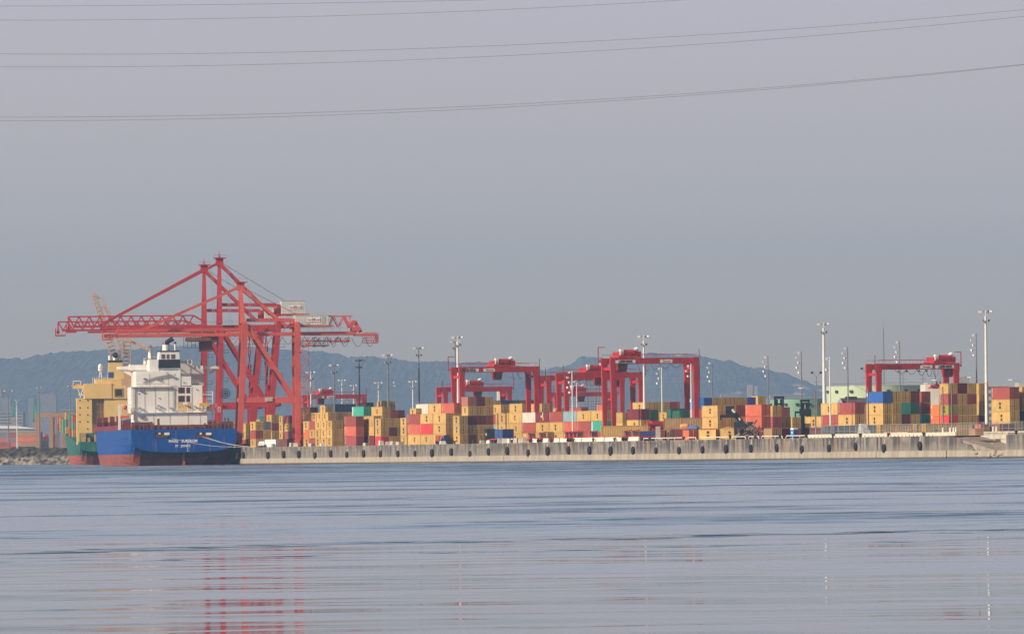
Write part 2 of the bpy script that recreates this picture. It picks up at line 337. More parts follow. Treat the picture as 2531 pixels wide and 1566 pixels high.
# ------------------------------------------------------------------ quay wall
def quay_mat():
    mt = bpy.data.materials.new('stained_quay_concrete'); mt.use_nodes = True; n = mt.node_tree.nodes; l = mt.node_tree.links; b = n['Principled BSDF']; b.inputs['Roughness'].default_value = 0.9
    t = n.new('ShaderNodeTexCoord'); sep = n.new('ShaderNodeSeparateXYZ'); l.new(t.outputs['Object'], sep.inputs[0])
    def noise(sx, sz, det, off=0):
        mp = n.new('ShaderNodeMapping'); mp.inputs['Scale'].default_value = (sx, sx, sz); mp.inputs['Location'].default_value = (off, 0, 0); l.new(t.outputs['Object'], mp.inputs['Vector'])
        z = n.new('ShaderNodeTexNoise'); z.inputs['Scale'].default_value = 1; z.inputs['Detail'].default_value = det; l.new(mp.outputs[0], z.inputs['Vector']); return z.outputs[0]
    def mr(v, a, c, lo=0.0, hi=1.0):
        m = n.new('ShaderNodeMapRange'); m.inputs['From Min'].default_value = a; m.inputs['From Max'].default_value = c; m.inputs['To Min'].default_value = lo; m.inputs['To Max'].default_value = hi; l.new(v, m.inputs['Value']); return m.outputs[0]
    def mix(f, a, c):
        m = n.new('ShaderNodeMix'); m.data_type = 'RGBA'
        if isinstance(f, float): m.inputs['Factor'].default_value = f
        else: l.new(f, m.inputs['Factor'])
        for k, q in (('A', a), ('B', c)):
            if isinstance(q, tuple): m.inputs[k].default_value = (*q, 1)
            else: l.new(q, m.inputs[k])
        return m.outputs['Result']
    def mul(a, c):
        m = n.new('ShaderNodeMath'); m.operation = 'MULTIPLY'; l.new(a, m.inputs[0]); l.new(c, m.inputs[1]); return m.outputs[0]
    Z = sep.outputs['Z']
    low = mix(noise(0.3, 0.8, 4), (0.36, 0.31, 0.25), (0.50, 0.44, 0.36))
    up = mix(noise(0.25, 0.5, 6, 7), (0.17, 0.15, 0.13), (0.34, 0.295, 0.24))
    base = mix(mr(Z, 1.75, 1.85), low, up)
    wear = mr(sep.outputs['X'], 520.0, 150.0, 0.6, 1.0)             # the older part towards the slip is dirtier
    ups = mul(mul(mr(noise(0.45, 0.05, 7, 3), 0.44, 0.56), mr(Z, 1.6, 3.4, 0.25, 1.0)), wear)
    blotch = mul(mul(mr(noise(0.12, 0.35, 6, 91), 0.5, 0.62, 0, 0.8), mr(Z, 2.2, 4.0)), wear)
    base = mix(blotch, base, (0.10, 0.095, 0.095))
    base = mix(ups, base, (0.075, 0.072, 0.075))                     # dark seepage from the coping down
    ru = mul(mr(noise(0.22, 0.03, 5, 31), 0.57, 0.66, 0, 0.8), mul(mr(Z, 1.6, 3.0), wear))
    base = mix(ru, base, (0.36, 0.15, 0.08))                        # rust
    wh = mul(mr(noise(0.8, 0.05, 5, 57), 0.62, 0.70, 0, 0.6), mr(Z, 1.8, 2.6))
    base = mix(wh, base, (0.62, 0.60, 0.56))
    base = mix(mr(Z, 0.42, 0.22), base, (0.10, 0.075, 0.05))         # wet foot
    l.new(base, b.inputs['Base Color'])
    bp = n.new('ShaderNodeBump'); bp.inputs['Strength'].default_value = 0.5; bp.inputs['Distance'].default_value = 0.12; l.new(noise(0.9, 1.2, 6, 11), bp.inputs['Height']); l.new(bp.outputs[0], b.inputs['Normal'])
    return mt
QM = quay_mat()
QH = DECK
def quay(name, start, along, length, label, spans=None, seed=1):
    # local x runs along the quay, local -y faces the water
    rz = math.atan2(along.y, along.x)
    side = -1 if (Matrix.Rotation(rz, 3, 'Z') @ Vector((0, -1, 0))).x < 0 else 1
    q = MB(); random.seed(seed); x = 0.0
    while x < length:
        w_ = min(random.choice((15.2, 15.2, 16.4, 30.4)), length - x)
        ox = random.uniform(-0.06, 0.06)
        y0 = ox
        q.box(x + 0.09, x + w_ - 0.09, min(y0*side, 1.4*side), max(y0*side, 1.4*side), 1.8, QH + 0.02)
        q.box(x + 0.05, x + w_ - 0.05, min((y0-0.3)*side, 1.4*side), max((y0-0.3)*side, 1.4*side), -1.4, 1.78)
        if random.random() < 0.5: q.box(x + 0.2, x + w_ - 0.3, min((y0-0.12)*side, 0), max((y0-0.12)*side, 0), QH - 0.5, QH + 0.04)
        x += w_
    q.box(0, length, min(0.9*side, 1.6*side), max(0.9*side, 1.6*side), -1.4, QH - 0.01)
    o = q.build(name, QM, None, (start.x, start.y, 0), rz)
    return tag(o, label, 'quay wall')
# face to water is the left side of UA; local y for direction UA points to the left, so water side is +y
def quayw(start, along, length, label, seed):
    rz = math.atan2(along.y, along.x); q = MB(); random.seed(seed); x = 0.0
    while x < length - 0.1:
        w_ = min(random.choice((15.2, 15.2, 16.4, 30.4)), length - x); j = random.uniform(-0.07, 0.07)
        q.box(x + 0.10, x + w_ - 0.10, -1.4, j, 1.8, QH + 0.02)
        q.box(x + 0.04, x + w_ - 0.04, -1.4, j + 0.3, -1.4, 1.78)
        for k in range(int(w_ / 3.8)): 
            if random.random() < 0.45: xx = x + 1.5 + k * 3.8; q.box(xx, xx + 0.05, j, j + 0.012, 1.9, QH - 0.3)
        if random.random() < 0.4: q.box(x + 0.3, x + w_ - 0.4, j, j + 0.10, QH - 0.55, QH + 0.04)
        x += w_
    q.box(0.02, length - 0.02, -2.0, -0.35, -1.4, QH - 0.01)
    return tag(q.build('quay_wall', QM, None, (start.x, start.y, 0), rz), label, 'quay wall')
pB0 = B(0, 0, 0)
quayw(A(S1L, 0, 0), UA, LA - S1L, 'long stained concrete quay wall hung with black tyre fenders', 3)
quayw(B(0.0, 0, 0), UB, 1050, 'concrete quay wall behind the moored blue ship', 5)
quayw(A(-500, 0, 0), UA, S0L + 500, 'concrete quay wall right of the boat slip at the right edge', 8)
# slip (ramp) with its retaining wall
rw = MB(); LR = S1L - S0L
rw.box(0, LR, -8.6, -8.2, 0, DECK + 0.85); rw.box(-0.9, 0.0, -8.6, 0.0, -1.4, DECK + 0.5)
tag(rw.build('retaining_wall', mat('cream_concrete', (0.66, 0.58, 0.46), 0.85, 0.12, 0.3, 0.15, (0.35, 0.27, 0.18)), None, tuple(A(S0L, 0, 0)), math.atan2(UA.y, UA.x)), 'cream concrete retaining wall behind the sloping boat slip', 'wall')
sl_ = MB(); sl_.prism([(0.02, -1.4), (0.02, 1.75), (9, 1.8), (LR - 1.5, DECK - 0.3), (LR - 0.05, DECK - 0.3), (LR - 0.05, -1.4)], -8.2, -0.5)
tag(sl_.build('boat_ramp', mat('ramp_concrete', (0.34, 0.28, 0.23), 0.9, 0.3, 0.4), None, tuple(A(S0L, 0, 0)), math.atan2(UA.y, UA.x)), 'worn brown concrete ramp sloping down to the right beside the quay', 'ramp')
br = MB(); random.seed(4)
prof = [(-0.4, -1.4), (-0.4, 1.5), (7, 1.55), (14, 1.5), (22, 1.75), (LR * 0.55, 1.8), (LR * 0.62, 3.0), (LR * 0.75, 3.4), (LR * 0.8, 4.6), (LR - 0.1, DECK - 0.1), (LR - 0.1, -1.4)]
br.prism(prof, -0.5, 0.05)
for i in range(12):
    x = random.uniform(0.5, LR * 0.5); z = random.uniform(0.0, 1.2); sx = random.uniform(0.8, 2.4); br.box(x, x + sx, -0.2, random.uniform(0.15, 0.5), z, z + random.uniform(0.3, 0.7))
tag(br.build('broken_wall', QM, None, tuple(A(S0L, 0, 0)), math.atan2(UA.y, UA.x)), 'broken low concrete wall in front of the boat ramp', 'wall')
yc = MB().box(-1.2, 1.2, -0.6, 0.6, 0, 0.9).box(-0.9, 0.9, -0.5, 0.5, 0.9, 1.15)
tag(yc.build('bollard_block', mat('yellow_block', (0.75, 0.48, 0.06), 0.6), None, tuple(AP(2461, 5.5, 2.1)), TH), 'yellow block standing on the boat ramp', 'block')
# ------------------------------------------------------------------ rocky shore at the left
def shore():
    Y = 3320; v = []; f = []; NX, NY = 260, 18
    for j in range(NY):
        t = j / (NY - 1)
        for i in range(NX):
            px = -420 + 640 * i / (NX - 1); X = grd(px, Y, 0).x
            z = -1.0 + 8.2 * min(1, t / 0.6) ** 0.8
            n_ = mnoise.noise(Vector((X * 0.5, t * 22, 2))) * 0.7 + mnoise.noise(Vector((X * 0.15, t * 6, 7))) * 0.8
            v.append((X + n_, Y + 22 * t, z + n_ * (1 if t < 0.62 else 0.25)))
    for j in range(NY - 1):
        for i in range(NX - 1):
            a = j*NX+i; f.append((a, a+1, a+NX+1, a+NX))
    mt = bpy.data.materials.new('rock_bank'); mt.use_nodes = True; n = mt.node_tree.nodes; l = mt.node_tree.links; b = n['Principled BSDF']; b.inputs['Roughness'].default_value = 1
    t = n.new('ShaderNodeTexCoord'); z = n.new('ShaderNodeTexNoise'); z.inputs['Scale'].default_value = 0.45; z.inputs['Detail'].default_value = 8; l.new(t.outputs['Object'], z.inputs['Vector'])
    sep = n.new('ShaderNodeSeparateXYZ'); l.new(t.outputs['Object'], sep.inputs[0])
    mr = n.new('ShaderNodeMapRange'); mr.inputs['From Min'].default_value = 2.6; mr.inputs['From Max'].default_value = 4.2; l.new(sep.outputs['Z'], mr.inputs['Value'])
    r1 = n.new('ShaderNodeValToRGB'); l.new(z.outputs[0], r1.inputs[0]); r1.color_ramp.elements[0].position = 0.4; r1.color_ramp.elements[0].color = (0.06, 0.05, 0.045, 1); r1.color_ramp.elements[1].position = 0.62; r1.color_ramp.elements[1].color = (0.42, 0.36, 0.28, 1)
    r2 = n.new('ShaderNodeValToRGB'); l.new(z.outputs[0], r2.inputs[0]); r2.color_ramp.elements[0].position = 0.4; r2.color_ramp.elements[0].color = (0.02, 0.025, 0.018, 1); r2.color_ramp.elements[1].position = 0.7; r2.color_ramp.elements[1].color = (0.12, 0.09, 0.055, 1)
    m = n.new('ShaderNodeMix'); m.data_type = 'RGBA'; l.new(mr.outputs[0], m.inputs['Factor']); l.new(r1.outputs[0], m.inputs['A']); l.new(r2.outputs[0], m.inputs['B']); l.new(m.outputs['Result'], b.inputs['Base Color'])
    me = bpy.data.meshes.new('rock_bank'); me.from_pydata(v, [], f); me.materials.append(mt); tag(link('shore', me), kind='structure')
    gm = MB().quad((grd(-420, Y, 0).x, Y + 15, 6.9), (grd(225, Y, 0).x, Y + 15, 6.9), (grd(225, 9500, 0).x, 9500, 6.9), (grd(-420, 9500, 0).x, 9500, 6.9))
    tag(gm.build('ground', ground_mat()), kind='structure')
shore()
# ------------------------------------------------------------------ containers
CT = 2.89
COL = {'Y': ((0.66, 0.415, 0.14), 'yellow'), 'R': ((0.40, 0.085, 0.07), 'brick red'), 'M': ((0.20, 0.03, 0.04), 'maroon'), 'P': ((0.72, 0.055, 0.06), 'bright red'),
       'S': ((0.66, 0.15, 0.09), 'salmon red'), 'O': ((0.80, 0.20, 0.07), 'orange'), 'W': ((0.78, 0.72, 0.62), 'cream white'), 'B': ((0.03, 0.13, 0.45), 'bright blue'),
       'N': ((0.02, 0.055, 0.20), 'navy blue'), 'G': ((0.04, 0.17, 0.11), 'dark green'), 'T': ((0.06, 0.44, 0.32), 'turquoise'), 'C': ((0.26, 0.40, 0.43), 'pale blue grey'),
       'L': ((0.42, 0.36, 0.07), 'olive yellow'), 'K': ((0.03, 0.03, 0.035), 'black'), 'Q': ((0.52, 0.20, 0.15), 'faded pink'), 'D': ((0.48, 0.29, 0.15), 'tan brown'), 'E': ((0.25, 0.27, 0.29), 'grey')}
CMAT = {k: mat(COL[k][1].replace(' ', '_') + '_container_paint', COL[k][0], 0.5, 0.16, 0.5, 0.28, tuple(c * 0.35 + 0.02 for c in COL[k][0]), rnd=0.14) for k in COL}
MARKW = mat('white_marking', (0.85, 0.84, 0.80), 0.5, 0.05); MARKK = mat('black_lettering', (0.03, 0.028, 0.03), 0.5, 0.05)
GOLD = mat('gold_emblem', (0.80, 0.58, 0.30), 0.5, 0.05)
CH = 2.86; CW = 2.42
_bm = {}
def body_mesh(L, k):
    if (L, k) in _bm: return _bm[(L, k)]
    b = MB(); h = L/2; x = CW/2; CH = 2.57 if L < 8 else 2.86
    for sx in (-1, 1):
        for sy in (-1, 1): b.box(sx*x - (0.16 if sx > 0 else 0), sx*x + (0.16 if sx < 0 else 0), sy*h - (0.18 if sy > 0 else 0), sy*h + (0.18 if sy < 0 else 0), 0, CH)
        xo = sx*x; xi = sx*(x - 0.12)
        b.box(min(xo, xi), max(xo, xi), -h + 0.18, h - 0.18, 0, 0.17); b.box(min(xo, xi), max(xo, xi), -h + 0.18, h - 0.18, CH - 0.12, CH - 0.01)
        n = int((L - 0.5) / 0.6); st = (L - 0.4) / n; y = -h + 0.2; pts = []
        for i in range(n):      # corrugated side sheet
            pts += [(y + st*i, 0.05), (y + st*(i+0.30), 0.05), (y + st*(i+0.42), 0.085), (y + st*(i+0.88), 0.085)]
        pts.append((h - 0.2, 0.05))
        for (ya, da), (yb, db) in zip(pts, pts[1:]):
            q = ((sx*(x-da), ya, 0.17), (sx*(x-db), yb, 0.17), (sx*(x-db), yb, CH-0.12), (sx*(x-da), ya, CH-0.12)); b.quad(*(q if sx > 0 else q[::-1]))
    b.quad((-x+0.1, -h+0.1, CH-0.04), (x-0.1, -h+0.1, CH-0.04), (x-0.1, h-0.1, CH-0.04), (-x+0.1, h-0.1, CH-0.04))
    b.quad((-x+0.1, h-0.1, 0.1), (x-0.1, h-0.1, 0.1), (x-0.1, -h+0.1, 0.1), (-x+0.1, -h+0.1, 0.1))
    b.box(-x+0.16, x-0.16, h-0.14, h-0.05, 0.02, CH-0.02)
    b.box(-x+0.16, x-0.16, -h, -h+0.1, CH-0.14, CH-0.01); b.box(-x+0.16, x-0.16, -h, -h+0.1, 0, 0.16)
    me = b.mesh('container_shell'); me.materials.append(CMAT[k]); _bm[(L, k)] = me; return me
_dm = {}; GASKET_SHADE = mat('door_gasket_shade', (0.11, 0.085, 0.06), 0.8, 0.1)  # dark gaskets and locking gear, also painting shade onto the door ends
def door_mesh(k, s, L=12.19):
    q_ = (k, s, L < 8)
    if q_ in _dm: return _dm[q_]
    CH = 2.57 if L < 8 else 2.86; b = MB(); x0, x1 = (-CW/2 + 0.16, -0.01) if s < 0 else (0.01, CW/2 - 0.16); b.box(x0, x1, 0.05, 0.10, 0.16, CH - 0.14)
    for i in range(5): z = 0.28 + i * 0.46; b.box(x0 + 0.06, x1 - 0.06, 0.01, 0.05, z, z + 0.30)
    for fx in (0.28, 0.74):
        xx = x0 + (x1 - x0) * fx; b.box(xx - 0.03, xx + 0.03, -0.05, 0.0, 0.10, CH - 0.08)
        for z in (0.12, 1.0, CH - 0.16): b.box(xx - 0.07, xx + 0.07, -0.06, 0.02, z, z + 0.08)
    nb = len(b.f)
    for xx in (x0 + 0.02, x1 - 0.06): b.box(xx, xx + 0.045, -0.005, 0.05, 0.16, CH - 0.14)
    for z in (0.17, 0.62, 1.12, 1.62, 2.05, CH - 0.19): b.box(x0 + 0.03, x1 - 0.03, 0.0, 0.045, z, z + 0.06)
    for fx in (0.28, 0.74): xx = x0 + (x1 - x0) * fx; b.box(xx - 0.16, xx - 0.05, -0.02, 0.03, 1.0, 1.25)
    me = b.mesh('door'); me.materials.append(CMAT[k]); me.materials.append(GASKET_SHADE)
    for p in me.polygons[nb:]: p.material_index = 1
    _dm[q_] = me; return me
_logo = {}
def side_mark(kind):
    if kind in _logo: return _logo[kind]
    if kind == 'msc': o = text_mesh('m\nsc', 1.25, MARKK, 'logo', bold=0.045, space=0.72)
    elif kind == 'bar': # broken column of white letters
        b = MB(); random.seed(5); z = 0.35
        while z < 2.4: hh = random.uniform(0.12, 0.3); b.box(-0.14, 0.14 - random.uniform(0, 0.1), z - 1.4, z + hh - 1.4, -0.01, 0.02); z += hh + 0.09
        o = b.build('lettering', MARKW)
    elif kind == 'stripe': o = MB().box(-0.42, 0.42, -1.25, 1.2, -0.01, 0.02).build('lettering', MARKW)
    elif kind == 'spot': o = MB().box(-0.5, 0.5, -0.35, 0.45, -0.01, 0.02).build('lettering', MARKW)
    elif kind == 'gold':
        b = MB()
        for cx, cy, a, s in ((0.5, 0.55, 60, 1.0), (0.75, -0.35, -80, 0.9), (-0.75, 0.1, 175, 0.8)):
            n = 12; b.prism([(cx + s*0.85*math.cos(t)*math.cos(R(a)) - s*0.42*math.sin(t)*math.sin(R(a)), cy + s*0.85*math.cos(t)*math.sin(R(a)) + s*0.42*math.sin(t)*math.cos(R(a))) for t in [2*math.pi*i/n for i in range(n)]], -0.01, 0.03, 'z')
        o = b.build('emblem', GOLD)
    me = o.data; nm = o.name; bpy.data.objects.remove(o); _logo[kind] = (me, {'msc': 'logo', 'gold': 'emblem'}.get(kind, 'lettering')); return _logo[kind]
ORD = ['bottom', 'second', 'third', 'fourth', 'fifth', 'sixth']
NC = [0]
def container(k, L, p, rz, label, group='shipping containers stacked on the quay', marks=True, gold=False, doors=True, tilt=None, lift=0.0):
    o = link('shipping_container', body_mesh(L, k), None, p, rz); tag(o, label, 'container', group)
    if tilt: o.rotation_euler = tilt
    NC[0] += 1
    if doors:
        for s in (-1, 1): link('door', door_mesh(k, s, L), o, (0, -L/2, 0))
    def mk(kind, y, z, sc=1.0):
        me, nm = side_mark(kind); t = link(nm, me, o, (-CW/2 - 0.005, y, z)); t.rotation_euler = (R(90), 0, R(-90)); t.scale = (sc * (L / 12.19 if kind != 'msc' else 1), sc, 1)
    if marks:
        if gold: mk('gold', 0, 1.5, 1.0 if L > 8 else 0.8)
        elif k in 'YL': mk('msc', random.uniform(-0.6, 0.6), 1.45 + random.uniform(-0.08, 0.1), random.choice((0.8, 1.0, 1.0)))
        elif k in 'RSPQ' : mk('bar', L/2 - 0.7, 1.5); 
        elif k == 'T': mk('stripe', L/2 - 0.9, 1.45)
        elif k in 'BO': mk('spot', L/2 - 1.0, 2.1)
    return o
RW = 2.47
CT20 = 2.60
def ctof(L): return CT20 if L < 8 else CT
def solve_block(px, ytop, n, fit=CT):
    S = (yh(px) - ytop) / (DECK - CAMH + fit * n); Y = F / S
    s, t = toA(grd(px, Y)); return s, t
def block(px, ytop, rows, where, L=12.19, bays=(), tmin=3.0, gold=(), ring=True, marks=True):
    """rows: colours bottom to top, one string per row going inland; px: column of the near left corner; bays: further stacks of the first row going away"""
    n = max(len(rows[0].replace('.', '')), 1)
    n = len(rows[0]); s, t = solve_block(px, ytop, n, ctof(L))
    if t < tmin: t = tmin; s = Aat(px, t)
    random.seed(int(px * 7 + ytop))
    many = len(rows) > 1 or bays
    def one(codes, LL, sc_, tc, ph):
        for i, k in enumerate(codes):
            if k == '.': continue
            p = A(sc_ + LL/2 + random.uniform(-0.08, 0.08), tc + RW/2 + random.uniform(-0.03, 0.03), DECK + 0.02 + i * ctof(LL))
            tier = 'single' if len(codes) == 1 else ('top' if i == len(codes) - 1 else ORD[i])
            lb = f"{COL[k][1]} container, {tier} tier{(', ' + ph) if ph else ''}, {where[4:] if where.startswith('the ') else where}"
            container(k, LL, p, TH, lb, marks=marks and (tc < t + 1 or random.random() < 0.3), gold=(ph, i) in gold or (i in gold))
    for r, codes in enumerate(rows): one(codes, L, s, t + r * RW, ('row %s' % ['one', 'two', 'three', 'four', 'five', 'six', 'seven'][r]) if many and len(rows) > 1 else ('near bay' if bays else ''))
    cur = s + L + 0.35
    for b_, (codes, LL) in enumerate(bays): one(codes, LL, cur, t, 'bay %s back' % ['one', 'two', 'three', 'four', 'five', 'six', 'seven', 'eight'][b_]); cur += LL + 0.35
    return s, t
S20 = 6.06; S40 = 12.19
# -- right part of the yard, behind the fence
block(2497, 955.5, ['YYYR'], 'the block at the right picture edge', tmin=12)
block(2528, 955.5, ['YNYY'], 'the stack cut by the right picture edge', tmin=15)
block(2345, 946.5, ['YPLRY', 'YYYYM', 'YYYRY'], 'the tallest block right of the rightmost yard crane', L=S20, bays=[('YOO', S20)])
block(2421, 946.5, ['YMYYY'], 'the block just left of the tall white mast', L=S20)
block(2183, 966.8, ['MYYB', 'MYYY', 'YMTY', 'YYGM'], 'the block under the rightmost red yard crane')
block(2279, 966.8, ['YTRR'], 'the stack beside the white warehouse wall')
block(2114, 993.8, ['MYR'], 'the block under the dark gabled roof', bays=[('MRY', S40)])
block(2148, 1018, ['MPC'], 'the stack half hidden left of the blue container', L=S20)
block(2030, 1028, ['MY'], 'the pair beside the two wooden poles')
block(1959, 1030.4, ['RY'], 'the stack left of the black forklift mast')
block(1933.5, 1029.7, ['RY'], 'the low pair left of the portable toilet')
block(1932, 1005.7, ['RMR'], 'the stack under the smaller forklift mast')
block(1910, 1001.8, ['ORY'], 'the stack just right of the big salmon pair')
block(1883, 998.8, ['MSS'], 'the big salmon stack right of the black boom')
block(1909, 1057, ['D'], 'on the ground behind the white pipe rail', L=S20)
block(1958, 1058, ['S'], 'on the ground left of the portable toilet', tmin=4)
block(1990, 1060, ['M'], 'on the ground right of the portable toilet', tmin=8)
block(1874.5, 977.6, ['YYYYY'], 'the high stack behind the big salmon pair', L=S20)
block(1774.5, 1001, ['RYY', 'YYY', 'YYR', 'YYR'], 'the block behind the black reach boom')
block(1741, 982.3, ['RRRB', 'YYYY', 'YYYY', 'YYYY', 'YYYY', 'YYYB'], 'the rear block behind the black reach boom')
block(1732, 1014, ['RKS'], 'the stack right of the biggest yard crane', L=S40)  # black middle container stands in for a dark open gap
block(1685, 1008.7, ['MGG'], 'the green stack under the biggest yard crane', bays=[('SSY', S20)])
block(1664, 992, ['YYYYS'], 'the stack behind the two green containers', L=S20)
block(1597, 993, ['YYYY', 'YYYY', 'YYYY', 'YYYR'], 'the rear block right of the white lamp mast')
block(1607, 1012, ['NMG'], 'the stack behind the long yellow trailer load')
block(1585, 1010, ['YYM'], 'the maroon topped stack behind the trailer load')
block(1539, 1018.4, ['YYY', 'YMY'], 'the block right of the biggest crane leg', bays=[('YYY', S40)])
# -- the long quayside row in the middle
block(1495.5, 1013, ['RTY'], 'the long quayside row in the middle', bays=[('RRY', S40), ('YSC', S40), ('YYR', S40), ('YYM', S40), ('YRW', S40), ('YYY', S40), ('YYY', S40)], gold=(('bay four back', 2),))
block(1490, 1000, ['YYYYS'], 'the stack peeping over the quayside row', L=S20)
block(1437, 1006, ['YYYR'], 'the stack behind the lamp post of the row')
block(1383, 1008, ['YYYY'], 'the stack behind the maroon emblem container', L=S20)
block(1291, 996.2, ['YYYY'], 'the stack left of the yard crane legs')
block(1340, 996.2, ['YYYY'], 'the stack between two pairs of crane legs')
block(1239, 998.8, ['YYYY', 'YYYY', 'YYYR'], 'the block under the middle yard crane')
block(1234, 988.7, ['YYYYN', 'YYYYN', 'YYYYG', 'YYYYR', 'YYYYM'], 'the farther block under the middle yard crane')
block(1226, 1023, ['YCR'], 'the stack behind the black truck', L=S40)
block(1200, 991, ['YYYYR', 'YYYYY'], 'the rear block behind the black truck', L=S20)
block(1136.4, 1026, ['YYY'], 'the low stack before the tall door ends', L=S20)
block(1157.6, 980, ['RYMYQ', 'YYMYM', 'YYRYY'], 'the tall door end block in the middle', L=S20)
block(1102, 1020.2, ['YYY'], 'the three stack run under the white container', bays=[('YPY', S40), ('YSR', S40)])
block(1123.2, 995, ['YYYS'], 'the run topped by the white container', bays=[('YYYY', S40), ('YYYW', S40)])
block(1005, 1031.6, ['YYY'], 'the short stack left of the brick red one', L=S20)
block(1029, 1008, ['YYYY'], 'the stack peeping left of the white container', L=S20)
block(965, 1013, ['YYYR', 'YYYM'], 'the far pair right of the orange topped stack')
block(984, 1078, ['Q'], 'on the ground left of the yellow run', L=S20)
block(942, 1033.3, ['PYY', 'YMY', 'YLY'], 'the short block over the bright red base', L=S20)
block(945.7, 1004, ['YYYY'], 'the high stack right of the turquoise one')
block(944, 990, ['YYYYYY', 'YYYYYY'], 'the farthest high pair left of centre', L=S20)
block(924.4, 1027, ['MYY'], 'the stack with a gold emblem at its foot', gold=(0,))
block(899.6, 1003.5, ['YYYT'], 'the stack topped by the turquoise container')
block(880, 1027.7, ['RSR'], 'the red stack left of the yellow stack')
block(849, 1078.8, ['R'], 'on the ground left of the red stack')
block(821, 1038.4, ['YYY', 'YYY', 'YRM'], 'the block right of the nearest ship crane', L=S20, bays=[('YYY', S20), ('YYY', S20), ('RYR', S20), ('YOY', S20)])
block(811.4, 1018, ['YYYY', 'YYYD', 'YYYY'], 'the second block right of the nearest ship crane', L=S20, bays=[('YYYY', S20), ('YYYY', S20)])
block(751, 1005.8, ['YYYYY', 'YYYYM'], 'the back block beside the ship crane leg', L=S20)
block(804.6, 1001, ['YYYYY'], 'the back stack below the far yard crane', L=S20)
block(828, 998, ['YYYYN', 'YYYYN', 'YYYYN'], 'the navy topped back block', L=S40)
block(905, 994, ['YYYYK'], 'the black topped back stack', L=S20)
block(645, 1036, ['YRYY', 'YYYG', 'YYRY'], 'the far block seen through the portal of the cranes', L=S20)
block(684, 1033, ['RYYY', 'YYRY'], 'the far pair behind the numbered crane leg', L=S20)
block(729, 1030, ['YMYY'], 'the far stack just left of the near land leg', L=S20)
block(716, 1026, ['YRYR'], 'the stack between the ship crane legs', L=S20)
block(699, 1027, ['YYYY', 'RYRY'], 'the far stack between the ship crane legs', L=S20)
block(655, 1028, ['YYYG'], 'the green topped far stack behind the crane legs', L=S20)
block(672, 1024, ['YYRY'], 'the far stack behind the numbered crane legs', L=S20)
block(632, 1034, ['YRY', 'YYE'], 'the low far stack near the ship stern', L=S20)
block(608, 1046, ['RYY'], 'the far stack beside the ship stern', L=S20)

# single containers and damaged ones near the edge
container('Y', S40, tuple((AP(1486, 9.2) + AP(1602, 12.5)) / 2 + Vector((0, 0, 1.25))), R(-84), 'long yellow container on a red trailer, seen broadside', marks=False)
def lone(k, px, t, L, dr, where, z=0, tilt=None, marks=False):
    s = Aat(px, t); p = A(s, t, DECK + z)
    return container(k, L, tuple(p), TH + R(dr), f"{COL[k][1]} container {where}", marks=marks, tilt=tilt)
lone('D', 1655, 6, S20, 5, 'standing at an angle by the concrete post', 0.0)
lone('M', 1662, 7, S20, -75, 'lying behind the white pipe by the angled one')
lone('O', 1712, 5, S20, 8, 'small and low with a blue lid, near the pipe rail')
lone('M', 1735, 7, S20, -80, 'beside the small orange one near the pipe rail')
lone('Y', 1757, 5, S20, 26, 'upright with pale front behind the pipe rail', marks=True)
lone('Y', 1812, 5, S20, 30, 'tilted and dented, leaning behind the pipe rail', 0.25, (R(3), R(-10), TH + R(30)), marks=True)
lone('M', 1783, 9, S20, 85, 'in shade between the pale and the tilted one')
lone('D', 1700, 15, S40, 70, 'long and low behind the orange tank', 2.9)
lone('D', 1700, 15, S40, 70, 'at ground level behind the orange tank', 0.0)
lone('D', 1742, 16, S40, 75, 'raised behind the pale upright one', 2.9)
lone('D', 1742, 16, S40, 75, 'under the raised tan one behind the pipe rail', 0.0)
lone('D', 1805, 22, S40, 82, 'on top behind the tilted one', 2.9)
lone('R', 1805, 22, S40, 82, 'under the tan one behind the tilted one', 0.0)
lone('O', 1862, 18, S20, 80, 'topmost right of the black boom foot', 2.9)
lone('R', 1862, 18, S20, 80, 'below the orange one right of the boom foot', 0.0)
lone('B', 1247, 7, S20, -48, 'on a red chassis behind the stone blocks', 1.3)
lone('O', 1093, 3, 6.06, -30, 'small one at the foot of the yellow run', 0.0)
lone('N', 1607, 10, S20, 60, 'low behind the concrete post')
lone('M', 1618, 16, S20, 60, 'in shade behind the red spreader')
# row behind the fence on the right
for i, (px, k, w_) in enumerate([(2066, 'E', 'left end'), (2118, 'E', 'left of the white sheet'), (2165, 'E', 'right of the white sheet'), (2232, 'Y', 'yellow pair side'), (2292, 'Y', 'under the dark gap'), (2345, 'Y', 'behind the lamp pole'), (2400, 'E', 'near the brown box')]):
    s = Aat(px, 9.5); container(k, S40 if i < 6 else S20, tuple(A(s, 9.5 if i % 2 else 12.5, DECK)), TH - R(90), f"{COL[k][1]} container lying behind the mesh fence, {w_}", marks=False)
container('O', 6.06, tuple(AP(2444, 11.5, DECK)), TH - R(75), 'bright orange container behind the mesh fence with white lettering', marks=False)
container('R', 6.06, tuple(AP(2482, 12.5, DECK)), TH - R(60), 'red slatted container right of the orange one behind the fence', marks=False)

